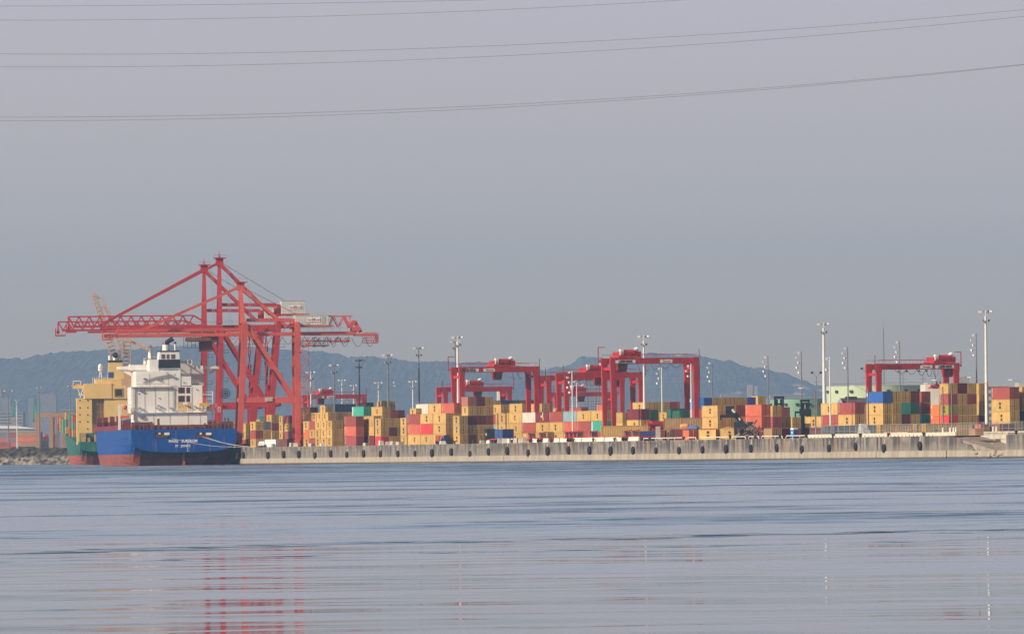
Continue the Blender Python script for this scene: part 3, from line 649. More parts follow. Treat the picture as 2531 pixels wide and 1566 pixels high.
# -- far terminal at the left, seen broadside behind the rock bank
random.seed(12)
def far_stack(px, codes, Y, L, rz, where):
    p = grd(px, Y, 7.0)
    for i, k in enumerate(codes):
        if k == '.': continue
        container(k, L, (p.x, p.y, 7.0 + i * ctof(L)), rz, f"{COL[k][1]} container, {ORD[i] if i < len(codes)-1 else 'top'} tier of {where}", 'containers of the far terminal', marks=False, doors=True)
FS = [(6, 'SRQE', 'the far stack at the left picture edge'), (25, 'RMEQ', 'the far stack below the first dark lamp'), (38, 'EDKM', 'the far stack right of the first dark lamp'), (52, 'MSER', 'the far stack below the teal tower'),
      (66, 'KDOD', 'the far stack right of the thin white lamp'), (80, 'EMMK', 'the far stack left of the orange gantry'), (95, 'SEM', 'the far stack between the gantry legs'), (114, 'EYYS', 'the far yellow and pink stack under the gantry'), (135, 'ROOO', 'the far orange stack beside the green stern')]
for px, c, wh in FS: far_stack(px, c, 4550 + random.uniform(-30, 30), S20 if px > 100 else S40, R(90) if px < 100 else R(8), wh)
# ------------------------------------------------------------------ planes used to size big machines from their true distance
class Plane:
    def __init__(s, o, xdir): s.o = Vector(o); s.x = xdir.normalized(); s.n = Vector((s.x.y, -s.x.x, 0))
    def pt(s, px, py):
        r = ray(px, py); k = (s.o - CAM).dot(s.n) / r.dot(s.n); q = CAM + r * k; return (q - s.o).dot(s.x), q.z - s.o.z
# ------------------------------------------------------------------ rubber tyred yard cranes
def yard_crane(px0, px1, ytop, S, trolley, label, flag_left=True, sign=True, legy=None, depth=7.6, sill=True, spreader=None, cabin=True, signx=(0.16, 0.42)):
    """near frame from column px0 to px1; x inland along the beam, y away"""
    Y = F / S; s0, t0 = toA(grd(px0, Y)); s1 = s0
    # width along VA so that the right leg meets px1
    r = ray(px1, yh(px1)); o = grd(px0, Y); a = r.x / r.y; W = (o.x - a * o.y) / (a * VA.y - VA.x)
    H = (yh((px0 + px1) / 2) - ytop) / S - (DECK - CAMH)
    root = thing('yard_crane', label, 'gantry crane', tuple(o), TH, 'red rubber tyred gantry cranes')
    lw = 1.35
    for y in (0, depth):
        b = MB(); b.box(0.0, W, y - 0.45, y + 0.45, H - 1.5, H)
        b.box(-0.1, 1.6, y - 0.5, y + 0.5, H - 2.2, H + 0.06); b.box(W - 1.6, W + 0.1, y - 0.5, y + 0.5, H - 2.2, H + 0.06)
        b.build('beam', RED, root)
        for x, sg in ((0.75, 1), (W - 0.75, -1)):
            l = MB(); l.hexa([(x-0.5, y-0.42, 1.6), (x+0.5, y-0.42, 1.6), (x+0.5, y+0.42, 1.6), (x-0.5, y+0.42, 1.6), (x-0.78, y-0.48, H-1.5), (x+0.78, y-0.48, H-1.5), (x+0.78, y+0.48, H-1.5), (x-0.78, y+0.48, H-1.5)])
            l.build('leg', RED, root)
    for x in (0.75, W - 0.75):
        b = MB().box(x-0.55, x+0.55, -0.9, depth+0.9, 1.0, 2.0); b.build('sill_beam', RED, root); MB().box(x-0.3, x+0.3, 0.3, depth-0.3, H-3.2, H-2.4).build('tie_beam', RED, root)
        for y in (-0.3, 1.2, depth - 1.2, depth + 0.3): MB().tube((x-0.3, y, 0.72), (x+0.3, y, 0.72), 0.72, 14).build('wheel', RUBBER, root)
    g = MB()
    for y in (-0.75, depth + 0.75):
        g.path([(0.5, y, H + 1.0), (W - 0.5, y, H + 1.0)], 0.05, 4)
        x = 0.5
        while x < W: g.path([(x, y, H - 0.1), (x, y, H + 1.0)], 0.04, 4); x += 2.2
    g.build('railing', RED, root)
    # flag shaped frame and antenna at the ends
    f = MB(); fx = -0.9 if flag_left else W + 0.7; sg = 1 if flag_left else -1
    fy = depth if flag_left else 0; f.bar((fx, fy, H - 1), (fx, fy, H + 3.0), 0.22); f.bar((fx, fy, H + 3.0), (fx + sg*1.9, fy, H + 3.0), 0.2); f.bar((fx + sg*0.9, fy, H - 0.6), (fx, fy, H - 0.6), 0.3)
    f.build('lifting_davit', RED, root)
    ax = W + 0.25 if flag_left else -0.2
    MB().tube((ax, 0, 3.0 if flag_left else H - 2), (ax, 0, H + 2.3), 0.09, 5).build('antenna', DARK, root)
    # trolley
    tx = trolley * W; tb = MB()
    tb.box(tx - 3.1, tx + 3.1, -0.3, depth + 0.3, H + 0.1, H + 0.6); tb.box(tx - 2.6, tx + 2.2, 0.6, depth - 0.8, H + 0.6, H + 1.75); tb.box(tx - 0.6, tx + 1.6, 1.0, depth - 1.5, H + 1.75, H + 2.15)
    tb.tube((tx - 1.8, 0.7, H + 1.5), (tx + 1.5, 0.7, H + 1.5), 0.75, 12); tb.box(tx + 2.2, tx + 3.3, 0.5, 2.4, H + 0.3, H + 1.7)
    for i in range(7): xx = tx - 3.1 + i * 1.03; tb.bar((xx, -0.3, H + 0.7), (xx, -0.3, H + 1.75), 0.09)
    tb.bar((tx - 3.1, -0.3, H + 1.7), (tx + 3.1, -0.3, H + 1.7), 0.09); tb.bar((tx - 3.1, -0.3, H + 1.25), (tx + 3.1, -0.3, H + 1.25), 0.06)
    tr = tb.build('trolley', RED, root)
    MB().box(tx - 2.6, tx - 1.7, -0.1, 1.2, H + 0.8, H + 2.4).build('electrical_cabinet', WCLEAN, tr)
    MB().tube((tx + 1.7, 1, H + 2.1), (tx + 2.5, 1, H + 2.5), 0.55, 10).sphere((tx + 2.9, 1.0, H + 1.7), 0.45).build('exhaust_fan', WCLEAN, tr)
    if cabin:
        cx = tx + 1.6 * (-1 if flag_left else 1)
        cb = MB().hexa([(cx-1.2,0.8,H-3.7),(cx+0.9,0.8,H-3.7),(cx+0.9,2.8,H-3.7),(cx-1.2,2.8,H-3.7),(cx-1.5,0.6,H-1.5),(cx+1.3,0.6,H-1.5),(cx+1.3,3.0,H-1.5),(cx-1.5,3.0,H-1.5)]).build('cabin', RED, root)
        MB().box(cx-1.0, cx+0.8, 0.5, 0.62, H-3.2, H-2.0).build('cabin_window', GLASS, cb)
    if spreader is not None:
        zz = spreader; cb = MB()
        for dx in (-2.2, -0.9, 0.9, 2.2):
            for y in (2.5, 5.0): cb.path([(tx + dx, y, H), (tx + dx * 0.7, y, zz + 1.2)], 0.035, 4)
        cb.build('hoist_cable', DARK, root)
        spb = MB().box(tx - 1.2, tx + 1.2, -1.8, depth + 1.8, zz, zz + 0.45).box(tx - 1.9, tx + 1.9, 2.0, depth - 2.0, zz + 0.4, zz + 1.2).box(tx-3, tx+3, 2.4, 3.0, zz+0.3, zz+0.8)
        for dx in (-1.5, -0.5, 0.6, 1.4): spb.tube((tx+dx, 2, zz + 1.2), (tx+dx, 2, zz + 1.9), 0.2, 6)
        spb.build('spreader', TRED, root)
    else:
        cb = MB()
        for dx in (-2.0, 2.0): cb.path([(tx + dx, 3.5, H), (tx + dx, 3.5, H - 5)], 0.03, 4)
    # festoon loops
    fe = MB(); x = tx + (2 if flag_left else -2); st = (1 if flag_left else -1)
    for i in range(5):
        x2 = x + st * (1.6 + i * 0.45)
        if not (0.8 < x2 < W - 0.8): break
        fe.path([(x + (x2 - x) * k / 6, -0.62, H - 1.55 - 2.2 * (1 - i * 0.12) * math.sin(math.pi * k / 6)) for k in range(7)], 0.06, 4); x = x2
    fe.build('festoon_cable', DARK, root)
    if sign:
        xa = signx[0] * W; pb = MB().box(xa - 0.2, xa + 5.4, -0.50, -0.46, H - 1.35, H - 0.5).build('sign', WCLEAN, root)
        text_mesh('LIEBHERR', 0.92, MARKK, 'lettering', pb, (xa + 2.6, -0.53, H - 0.93), (R(90), 0, 0), bold=0.03)
        xb = signx[1] * W; pc = MB().box(xb, xb + 3.4, -0.50, -0.46, H - 1.35, H - 0.45).build('sign', WCLEAN, root)
        text_mesh('Termont', 0.6, mat('red_lettering', (0.5, 0.05, 0.08)), 'lettering', pc, (xb + 1.7, -0.53, H - 0.92), (R(90), 0, 0), bold=0.015)
    return root
yard_crane(1137, 1334, 905.5, 8.75, 0.57, 'red yard crane left of centre with white lamp mast before its left leg', signx=(0.01, 0.30))
yard_crane(1097, 1266, 955.5, 7.45, 0.46, 'smaller red yard crane seen through the legs of the left central crane', flag_left=False, sign=False)
yard_crane(1511, 1729, 883.5, 9.3, 0.22, 'tallest red yard crane in the middle, its left leg down to the trailers', signx=(0.06, 0.56))
yard_crane(1352, 1545, 926.5, 8.2, 0.85, 'red yard crane with its left leg just right of the gap between cranes', sign=False, flag_left=False)
yard_crane(1396, 1592, 920, 8.45, 0.40, 'red yard crane half behind the tallest one with a lowered spreader', sign=False, spreader=7.0, flag_left=False)
yard_crane(1372, 1526, 968, 6.7, 0.38, 'farthest low red yard crane under the central group', sign=False, flag_left=False)
yard_crane(2167, 2372, 897.5, 9.25, 0.83, 'lone red yard crane on the right above the blue container', flag_left=False, spreader=13.2, signx=(0.72, 0.53))
yard_crane(763, 906, 974.5, 6.4, 0.31, 'low red yard crane right of the big ship cranes', signx=(0.04, 0.32))

# ------------------------------------------------------------------ ship to shore cranes
def ship_crane(label, px0, S, M, boom_truss, D=15.0):
    """M: dict of measured nodes in the crane's plane"""
    o = grd(px0, F / S); pl = Plane(o, VB)
    root = thing('ship_to_shore_crane', label, 'container crane', tuple(o), PHI, 'red ship to shore cranes')
    N = {k: pl.pt(*v) for k, v in M.items() if not isinstance(v, (list, float, int))}
    mt = RED2 if M.get('orange') else RED
    lw = 1.35
    def bar(name, a, b, w_, ys=(0, 1), h=None, w2=None, m_=None):
        for q in ys:
            MB().bar((a[0], q * D, a[1]), (b[0], q * D, b[1]), w_, h, w2).build(name, m_ or mt, root)
    # x positions: water legs and land legs
    wb, wt = N['wb'], N['wt']; lb, lt = N['lb'], N['lt']
    if M.get('taper'):
        for q in (0, 1):
            MB().bar((wb[0], q*D, wb[1]), ((wb[0]+wt[0])/2*0+N['wm'][0], q*D, N['wm'][1]), 1.0, 1.2, 1.9).build('leg', mt, root)
            MB().bar((N['wm'][0], q*D, N['wm'][1]), (wt[0], q*D, wt[1]), 1.5, 1.5).build('leg', mt, root)
            MB().bar((lb[0], q*D, lb[1]), (N['lm'][0], q*D, N['lm'][1]), 1.3, 1.4, 2.8).build('leg', mt, root)
            MB().bar((N['lm'][0], q*D, N['lm'][1]), (lt[0], q*D, lt[1]), 1.5, 1.5).build('leg', mt, root)
    else:
        bar('leg', wb, wt, 1.6, w2=1.9); bar('leg', lb, lt, 1.7)
    bar('portal_beam', N['p0'], N['p1'], 1.7, h=1.3)
    bar('diagonal_brace', N['d0'], N['d1'], 1.05)
    if 'e0' in N: bar('diagonal_brace', N['e0'], N['e1'], 0.9)
    # cross members along the quay
    for p in ('p0', 'p1', 'wt', 'lt'): MB().bar((N[p][0], 0, N[p][1]), (N[p][0], D, N[p][1]), 1.2).build('cross_beam', mt, root)
    for p in (wb, lb): MB().box(p[0]-0.5, p[0]+0.5, -1.2, D+1.2, 1.0, 2.2).build('sill_beam', mt, root)
    cm = MB()
    cm.bar((lb[0], 0, N['p1'][1]), (lb[0], D, lt[1]*0.7), 0.5); cm.bar((lb[0], D, N['p1'][1]), (lb[0], 0, lt[1]*0.7), 0.5)
    cm.build('cross_brace', mt, root)
    for p in (wb, lb):
        for y in (0, D):
            bg_ = MB().box(p[0]-0.6, p[0]+0.6, y-2.2, y+2.2, 0.35, 1.1)
            for k in (-1.6, -0.55, 0.55, 1.6): bg_.tube((p[0]-0.35, y+k, 0.38), (p[0]+0.35, y+k, 0.38), 0.38, 10)
            bg_.build('bogie', mt, root)
    # A frame mast and stays
    pk = N['pk']; sb = N['sb']
    for q in (0.16, 0.84): MB().bar((N['mb'][0], q*D, N['mb'][1]), (pk[0], 0.5*D + (q-0.5)*D*0.25, pk[1]), 1.5, 1.5, 0.9).build('mast', mt, root)
    cp = MB().box(pk[0]-1.2, pk[0]+1.2, D*0.35, D*0.65, pk[1]-1.6, pk[1]+0.8); cp.box(pk[0]-1.9, pk[0]+2.1, D*0.3, D*0.7, pk[1]+0.8, pk[1]+1.0)
    if not M.get('orange'):
        for i in range(2): cp.box(pk[0]-0.6+0.15*i, pk[0]+0.6-0.15*i, D*0.42, D*0.58, pk[1]+1.2+i*0.6, pk[1]+1.4+i*0.6)
        cp.bar((pk[0], D/2, pk[1]), (pk[0], D/2, pk[1]+3.1), 0.14)
    for sx in (-1.8, 2.0):
        cp.bar((pk[0]+sx, D*0.35, pk[1]+1), (pk[0]+sx, D*0.35, pk[1]+1.9), 0.07)
    cp.bar((pk[0]-1.8, D*0.35, pk[1]+1.9), (pk[0]+2.0, D*0.35, pk[1]+1.9), 0.07); cp.build('mast_head', mt, root)
    for q in (0.3, 0.7):
        MB().bar((pk[0], 0.5*D + (q-0.5)*D*0.6, pk[1]-0.5), (N['fs'][0], q*D, N['fs'][1]), 0.85, 0.6).build('forestay', mt, root)
        MB().bar((pk[0], 0.5*D + (q-0.5)*D*0.6, pk[1]-0.8), (sb[0], q*D, sb[1]), 0.95, 0.95).build('backstay', mt, root)
    if 'c0' in N:
        cb = MB().path([(N['c0'][0], D/2, N['c0'][1]), (N['c1'][0], D/2, N['c1'][1])], 0.09, 4); cb.path([(pk[0]+1.2, D/2, pk[1]), (N['hs0'][0], D/2, N['hs1'][1])], 0.09, 4); cb.build('stay_cable', DARK, root)
    if 'u0' in N: bar('upper_beam', N['u0'], N['u1'], 0.95, ys=(0.3, 0.7))
    if 'cap0' in N: MB().tube((N['cap0'][0]*0.5+N['cap1'][0]*0.5, D/2, N['cap1'][1]), (N['cap0'][0]*0.5+N['cap1'][0]*0.5, D/2, N['cap0'][1]), abs(N['cap1'][0]-N['cap0'][0])/2, 12).build('backstay_column', mt, root)
    # ladder tower beside the mast
    ld = MB(); lx = pk[0] + 2.6
    for dx in (0, 0.8): ld.bar((lx+dx, D*0.2, N['mb'][1]), (lx+dx*0.6-0.6, D*0.3, pk[1]), 0.09)
    zz = N['mb'][1]
    while zz < pk[1]-1: ld.bar((lx-0.1, D*0.22, zz), (lx+0.8, D*0.22, zz), 0.09); zz += 1.1
    ld.build('ladder', GREY, root)
    # boom
    b0, b1 = N['b0'], N['b1']; gh = M.get('gh', 1.2); bz = N['b0'][1]
    if boom_truss:
        jx = N['bj'][0]; tz = N['tt'][1]
        for q in (0.3, 0.7):
            t = MB(); t.bar((b0[0]+1.5, q*D, bz+0.6), (jx, q*D, bz+0.6), 0.55, 0.7)
            if q < 0.5 or True:
                t.bar((N['tt'][0], q*D, tz), (jx-2.5, q*D, tz), 0.34); t.bar((jx-2.5, q*D, tz), (jx+1.5, q*D, bz+1.5), 0.34)
                n = int((jx - N['tt'][0]) / 3.3); st = (jx - 2.5 - N['tt'][0]) / n
                for i in range(n): x = N['tt'][0] + i*st; t.bar((x, q*D, tz), (x + st/2, q*D, bz+0.7), 0.24); t.bar((x + st/2, q*D, bz+0.7), (x + st, q*D, tz), 0.24)
                t.bar((N['tt'][0], q*D, tz), (N['tt'][0], q*D, bz+0.5), 0.3)
            t.bar((b0[0]+10, q*D, bz-0.1), (jx, q*D, bz-0.1), 0.5, 0.7)
            t.build('boom_truss', mt, root)
        MB().bar((b0[0]+M.get('gs', 14), D*0.3, bz), (b1[0], D*0.3, bz), 1.0, gh).bar((b0[0]+M.get('gs', 14), D*0.7, bz), (b1[0], D*0.7, bz), 1.0, gh).build('boom_girder', mt, root)
    else:
        for q in (0.28, 0.72): MB().bar((b0[0], q*D, bz), (b1[0], q*D, bz), 1.0, gh).build('boom_girder', mt, root)
        up = N['up']; MB().bar((up[0], D*0.5, up[1]), (N['wt'][0], D*0.5, up[1]), 0.9, 1.0).build('boom_top_beam', mt, root)
        w2_ = MB()
        for i in range(9): x = up[0] + i * (N['wt'][0] - up[0]) / 9; w2_.bar((x, D*0.28, bz+0.5), (x, D*0.5, up[1]-0.3), 0.3); w2_.bar((x, D*0.72, bz+0.5), (x, D*0.5, up[1]-0.3), 0.3)
        w2_.build('boom_web', mt, root)
    tipb = MB(); x = b0[0]
    for i in range(11):
        y = D*0.2 + D*0.6*i/10; tipb.bar((x-0.8, y, bz-1.1), (x-0.8, y, bz+1.2), 0.09)
    tipb.bar((x-0.8, D*0.2, bz+1.2), (x-0.8, D*0.8, bz+1.2), 0.1); tipb.bar((x-0.8, D*0.2, bz-1.1), (x+2.4, D*0.2, bz-1.1), 0.3); tipb.bar((x-0.8, D*0.8, bz-1.1), (x+2.4, D*0.8, bz-1.1), 0.3)
    for xx in (x, x+1.2, x+2.4): tipb.bar((xx, D*0.2, bz-1.1), (xx, D*0.2, bz+0.9), 0.1)
    tipb.bar((x-0.8, D*0.2, bz+0.9), (x+2.6, D*0.2, bz+0.9), 0.1); tipb.bar((x, D*0.28, bz), (x, D*0.72, bz), 0.9); tipb.build('boom_tip', mt, root)
    # handrail along the boom
    hr = MB(); x = b0[0]+2
    while x < b1[0]-1: hr.bar((x, D*0.24, bz+0.3), (x, D*0.24, bz+1.7), 0.06); x += 2.4
    hr.bar((b0[0]+2, D*0.24, bz+1.7), (b1[0]-1, D*0.24, bz+1.7), 0.07); hr.build('railing', mt, root)
    # machinery house
    h0, h1 = N['h0'], N['h1']
    hz0 = min(h0[1], h1[1]); hz1 = max(h0[1], h1[1]); hh = MB().box(h0[0], h1[0], D*0.18, D*0.82, hz0, hz1)
    x = h0[0] + 0.4
    while x < h1[0]: hh.box(x, x+0.08, D*0.18-0.06, D*0.18, hz0+0.1, hz1-0.1); x += 0.8
    hh.box(h0[0]-0.2, h1[0]+0.2, D*0.17, D*0.83, hz1, hz1+0.14); ho = hh.build('machinery_house', LGREY, root)
    xa = h0[0] + (h1[0]-h0[0])*M.get('sg', 0.32); sgn = MB().box(xa, xa+4.1, D*0.18-0.16, D*0.18-0.1, hz0+(hz1-hz0)*0.36, hz0+(hz1-hz0)*0.36+1.15).build('sign', WCLEAN, ho)
    MB().box(xa+1.7, xa+2.0, D*0.18-0.2, D*0.18-0.17, hz0+(hz1-hz0)*0.36+0.2, hz0+(hz1-hz0)*0.36+1.0).box(xa+2.3, xa+2.6, D*0.18-0.2, D*0.18-0.17, hz0+(hz1-hz0)*0.36+0.2, hz0+(hz1-hz0)*0.36+1.0).box(xa+1.7, xa+2.6, D*0.18-0.2, D*0.18-0.17, hz0+(hz1-hz0)*0.36+0.5, hz0+(hz1-hz0)*0.36+0.75).build('emblem', TRED, sgn)
    hb_ = hz0+(hz1-hz0)*0.36+0.55
    text_mesh('Term', 0.55, MARKK, 'lettering', sgn, (xa+0.9, D*0.18-0.2, hb_), (R(90), 0, 0), bold=0.01); text_mesh('mont', 0.55, MARKK, 'lettering', sgn, (xa+3.35, D*0.18-0.2, hb_), (R(90), 0, 0), bold=0.01)
    if M.get('frames'):
        MB().box(h0[0]+3.2, h0[0]+4.4, D*0.18-0.1, D*0.18-0.04, hz0+0.1, hz0+2.2).box(h1[0]-2.2, h1[0]-1.0, D*0.18-0.1, D*0.18-0.04, hz0+0.4, hz0+2.5).build('door', mat('house_door', (0.42, 0.42, 0.38)), ho)
    pf = MB().box(h0[0]-1.5, h1[0]+1.5, D*0.1, D*0.9, hz0-0.45, hz0-0.1); pf.build('house_platform', mt, root)
    # cab and trolley under the boom
    cxx = N['cab'][0]; cz = bz - gh/2
    tb = MB().box(cxx-1.0, cxx+6.5, D*0.2, D*0.8, cz-1.2, cz-0.1).build('trolley', BROWN, root)
    cb = MB().box(cxx+3.0, cxx+7.0, D*0.35, D*0.6, cz-4.4, cz-1.2); cb.build('cab', BROWN, root)
    rl = MB()
    for z in (cz-2.2, cz-3.2): rl.bar((cxx-1.8, D*0.3, z), (cxx+3.0, D*0.3, z), 0.12)
    for i in range(5): rl.bar((cxx-1.8+i*1.2, D*0.3, cz-3.2), (cxx-1.8+i*1.2, D*0.3, cz), 0.12)
    rl.build('cab_platform', DARK, root)
    # ladders and cable runs on the legs, hoist ropes to the mast
    lad = MB()
    for p0, p1 in ((wb, wt), (lb, lt)):
        for off in (1.1, 1.7): lad.bar((p0[0]+off, D*0.98, p0[1]+2), (p1[0]+off, D*0.98, p1[1]), 0.09)
        for k in range(26): f_ = k/26; xx = p0[0]+(p1[0]-p0[0])*f_; zz_ = p0[1]+2+(p1[1]-p0[1]-2)*f_; lad.bar((xx+1.1, D*0.98, zz_), (xx+1.7, D*0.98, zz_), 0.08)
        for k in (0.3, 0.55, 0.8): xx = p0[0]+(p1[0]-p0[0])*k; zz_ = p0[1]+(p1[1]-p0[1])*k; lad.box(xx+0.8, xx+2.6, -1.2, -0.2, zz_, zz_+0.12); lad.box(xx+2.5, xx+2.6, -1.2, -1.1, zz_, zz_+1.1); lad.box(xx+0.8, xx+2.6, -1.2, -1.12, zz_+1.0, zz_+1.1)
    lad.build('ladder', DARK, root)
    lac = MB(); xa_, xb_ = lb[0]*0.5+wb[0]*0.5, lb[0]; za_, zb_ = N['p1'][1], lt[1]-1
    for k in range(4):
        z0_ = za_+(zb_-za_)*k/4; z1_ = za_+(zb_-za_)*(k+1)/4; lac.bar((lb[0], 0, z0_), (lb[0], D, z1_), 0.28); lac.bar((lb[0], D, z0_), (lb[0], 0, z1_), 0.28); lac.bar((lb[0], 0, z1_), (lb[0], D, z1_), 0.35)
    lac.build('cross_brace', mt, root)
    rp = MB()
    for k in (0.35, 0.5, 0.65): rp.path([(pk[0]+0.6, D*k, pk[1]-0.6), (h0[0]+1.0, D*k, max(h0[1], h1[1])+0.3)], 0.022, 4)
    rp.build('hoist_rope', DARK, root)
    # festoon under the boom
    fe = MB(); x = cxx + 8
    while x < b1[0]-3:
        x2 = x + 3.4; fe.path([(x + 3.4*k/7, D*0.24, cz - 0.2 - 2.3*math.sin(math.pi*k/7)) for k in range(8)], 0.07, 4); x = x2
    fe.build('festoon_cable', DARK, root)
    return root, pl, N
C1 = dict(orange=1, wb=(592, 1094), wt=(606, 800), lb=(737, 1090), lt=(735, 800), p0=(594, 988), p1=(740, 988), d0=(611, 802), d1=(728, 985), pk=(597, 703), mb=(601, 800), fs=(345, 818), sb=(712, 806),
          b0=(262, 829), b1=(884, 827), gh=1.45, up=(290, 816), u0=(612, 790), u1=(735, 790), h0=(731, 803), h1=(814, 778), cab=(470, 835), hs0=(700, 700), hs1=(700, 775), frames=1, sg=0.34, cap0=(719, 790), cap1=(737, 812))
r1, pl1, n1 = ship_crane('nearest orange red ship crane with its low mast and pale house at right', 592, 8.1, C1, False)
# its back end: hanging platforms, back tie frame, end cage
def back_end():
    D = 15.0; mb = MB(); q = pl1.pt
    def ln(a, b, w_, y=0.28*D, m_=mb): a = q(*a); b = q(*b); m_.bar((a[0], y, a[1]), (b[0], y, b[1]), w_)
    for y in (0.25*D, 0.75*D):
        ln((748, 841), (868, 841), 0.25, y); ln((750, 853), (815, 853), 0.3, y); ln((820, 843), (868, 843), 0.2, y)
        for x in (749, 765, 779, 793, 806, 815): ln((x, 832), (x, 853), 0.16, y)
        for x in (752, 757, 761, 770, 785, 799): ln((x, 841), (x, 853), 0.07, y)
        for a, b in (((765, 853), (779, 832)), ((779, 853), (793, 834)), ((830, 842), (838, 833)), ((838, 833), (846, 842)), ((852, 842), (860, 833)), ((860, 833), (866, 842))): ln(a, b, 0.16, y)
        for x in (822, 835, 848, 865): ln((x, 832), (x, 843), 0.14, y)
        # end cage
        ln((880, 826), (934, 826), 0.6, y)
        for z in (821, 833, 840, 846): ln((903, z), (937, z), 0.12, y)
        for x in (903, 912, 921, 930, 937): ln((x, 821), (x, 847), 0.12, y)
        ln((934, 826), (936, 847), 0.4, y)
        # tie frame above the girder
        ln((812, 780), (873, 780), 0.28, y); ln((826, 780), (818, 806), 0.26, y); ln((826, 780), (840, 806), 0.3, y); ln((853, 780), (842, 806), 0.26, y); ln((853, 780), (868, 808), 0.5, y); ln((869, 781), (869, 806), 0.16, y)
        ln((868, 806), (880, 792), 1.1, y); ln((880, 792), (896, 820), 0.6, y); ln((872, 812), (893, 812), 1.2, y)
    mb.build('back_platform', RED2, r1)
    fe = MB()
    for x0, x1, d_ in ((747, 760, 4), (772, 787, 4), (795, 808, 4), (818, 834, 24), (842, 866, 22), (871, 901, 22), (905, 928, 22)):
        a = q(x0, 834 if d_ > 10 else 853); b = q(x1, 834 if d_ > 10 else 853); dz = d_ / 8.1
        fe.path([(a[0] + (b[0]-a[0])*k/8, 3.6, a[1] - dz*math.sin(math.pi*k/8)) for k in range(9)], 0.07, 4)
    fe.build('festoon_cable', DARK, r1)
    st = MB(); lb = q(737, 1088); lt = q(737, 850); z = lb[1] + 1; k = 0    # stair zigzag on the land leg
    while z < lt[1] - 2:
        x0, x1 = (lb[0]+0.8, lb[0]+3.2) if k % 2 == 0 else (lb[0]+3.2, lb[0]+0.8)
        st.bar((x0, -1.2, z), (x1, -1.2, z+2.6), 0.22); st.box(min(x0, x1)-0.5, max(x0, x1)+0.5, -1.6, -0.4, z+2.55, z+2.65) if k % 3 == 0 else None
        z += 2.6; k += 1
    for dx in (0.7, 3.4): st.bar((lb[0]+dx, -0.8, lb[1]), (lb[0]+dx, -0.8, lt[1]), 0.16)
    st.build('stairway', RED2, r1)
    bx = q(617, 984); MB().box(q(654, 984)[0], q(673, 984)[0], -1.05, -0.9, q(660, 991)[1], q(660, 981)[1]).build('sign', CONC, r1)
back_end()
C2 = dict(taper=1, wb=(541, 1092), wm=(543, 1000), wt=(547, 818), lb=(664, 1090), lm=(671, 1003), lt=(689, 800), p0=(541, 1001), p1=(690, 998), d0=(552, 818), d1=(664, 1000), pk=(545, 643), mb=(545, 800), fs=(262, 796), sb=(672, 776),
          b0=(172, 811), b1=(722, 811), gh=1.1, bj=(500, 800), tt=(171, 781.5), u0=(549, 752), u1=(684, 752), cap0=(680, 751), cap1=(698, 780), h0=(697, 775), h1=(754, 742), cab=(486, 832), hs0=(680, 690), hs1=(680, 745), gs=20, sg=0.3)
ship_crane('tallest red ship crane in the middle with the upper pale house', 541, 7.72, C2, True)
C3 = dict(taper=1, wb=(503, 1096), wm=(504, 1003), wt=(508, 830), lb=(622, 1092), lm=(627, 1006), lt=(648, 812), p0=(503, 1006), p1=(648, 1003), d0=(513, 828), d1=(622, 1004), pk=(507, 660), mb=(507, 812), fs=(250, 802), sb=(632, 788),
          b0=(145, 820), b1=(680, 822), gh=1.0, bj=(480, 812), tt=(145, 794.5), u0=(514, 766), u1=(645, 766), cap0=(640, 765), cap1=(655, 790), h0=(655, 786), h1=(706, 757), cab=(480, 842), hs0=(640, 700), hs1=(640, 760), gs=20, sg=0.3)
ship_crane('farthest red ship crane, leftmost, with the longest lattice boom', 503, 7.4, C3, True)
PSH = R(7.0); US = Vector((-math.sin(PSH), math.cos(PSH), 0)); VS = Vector((math.cos(PSH), math.sin(PSH), 0))
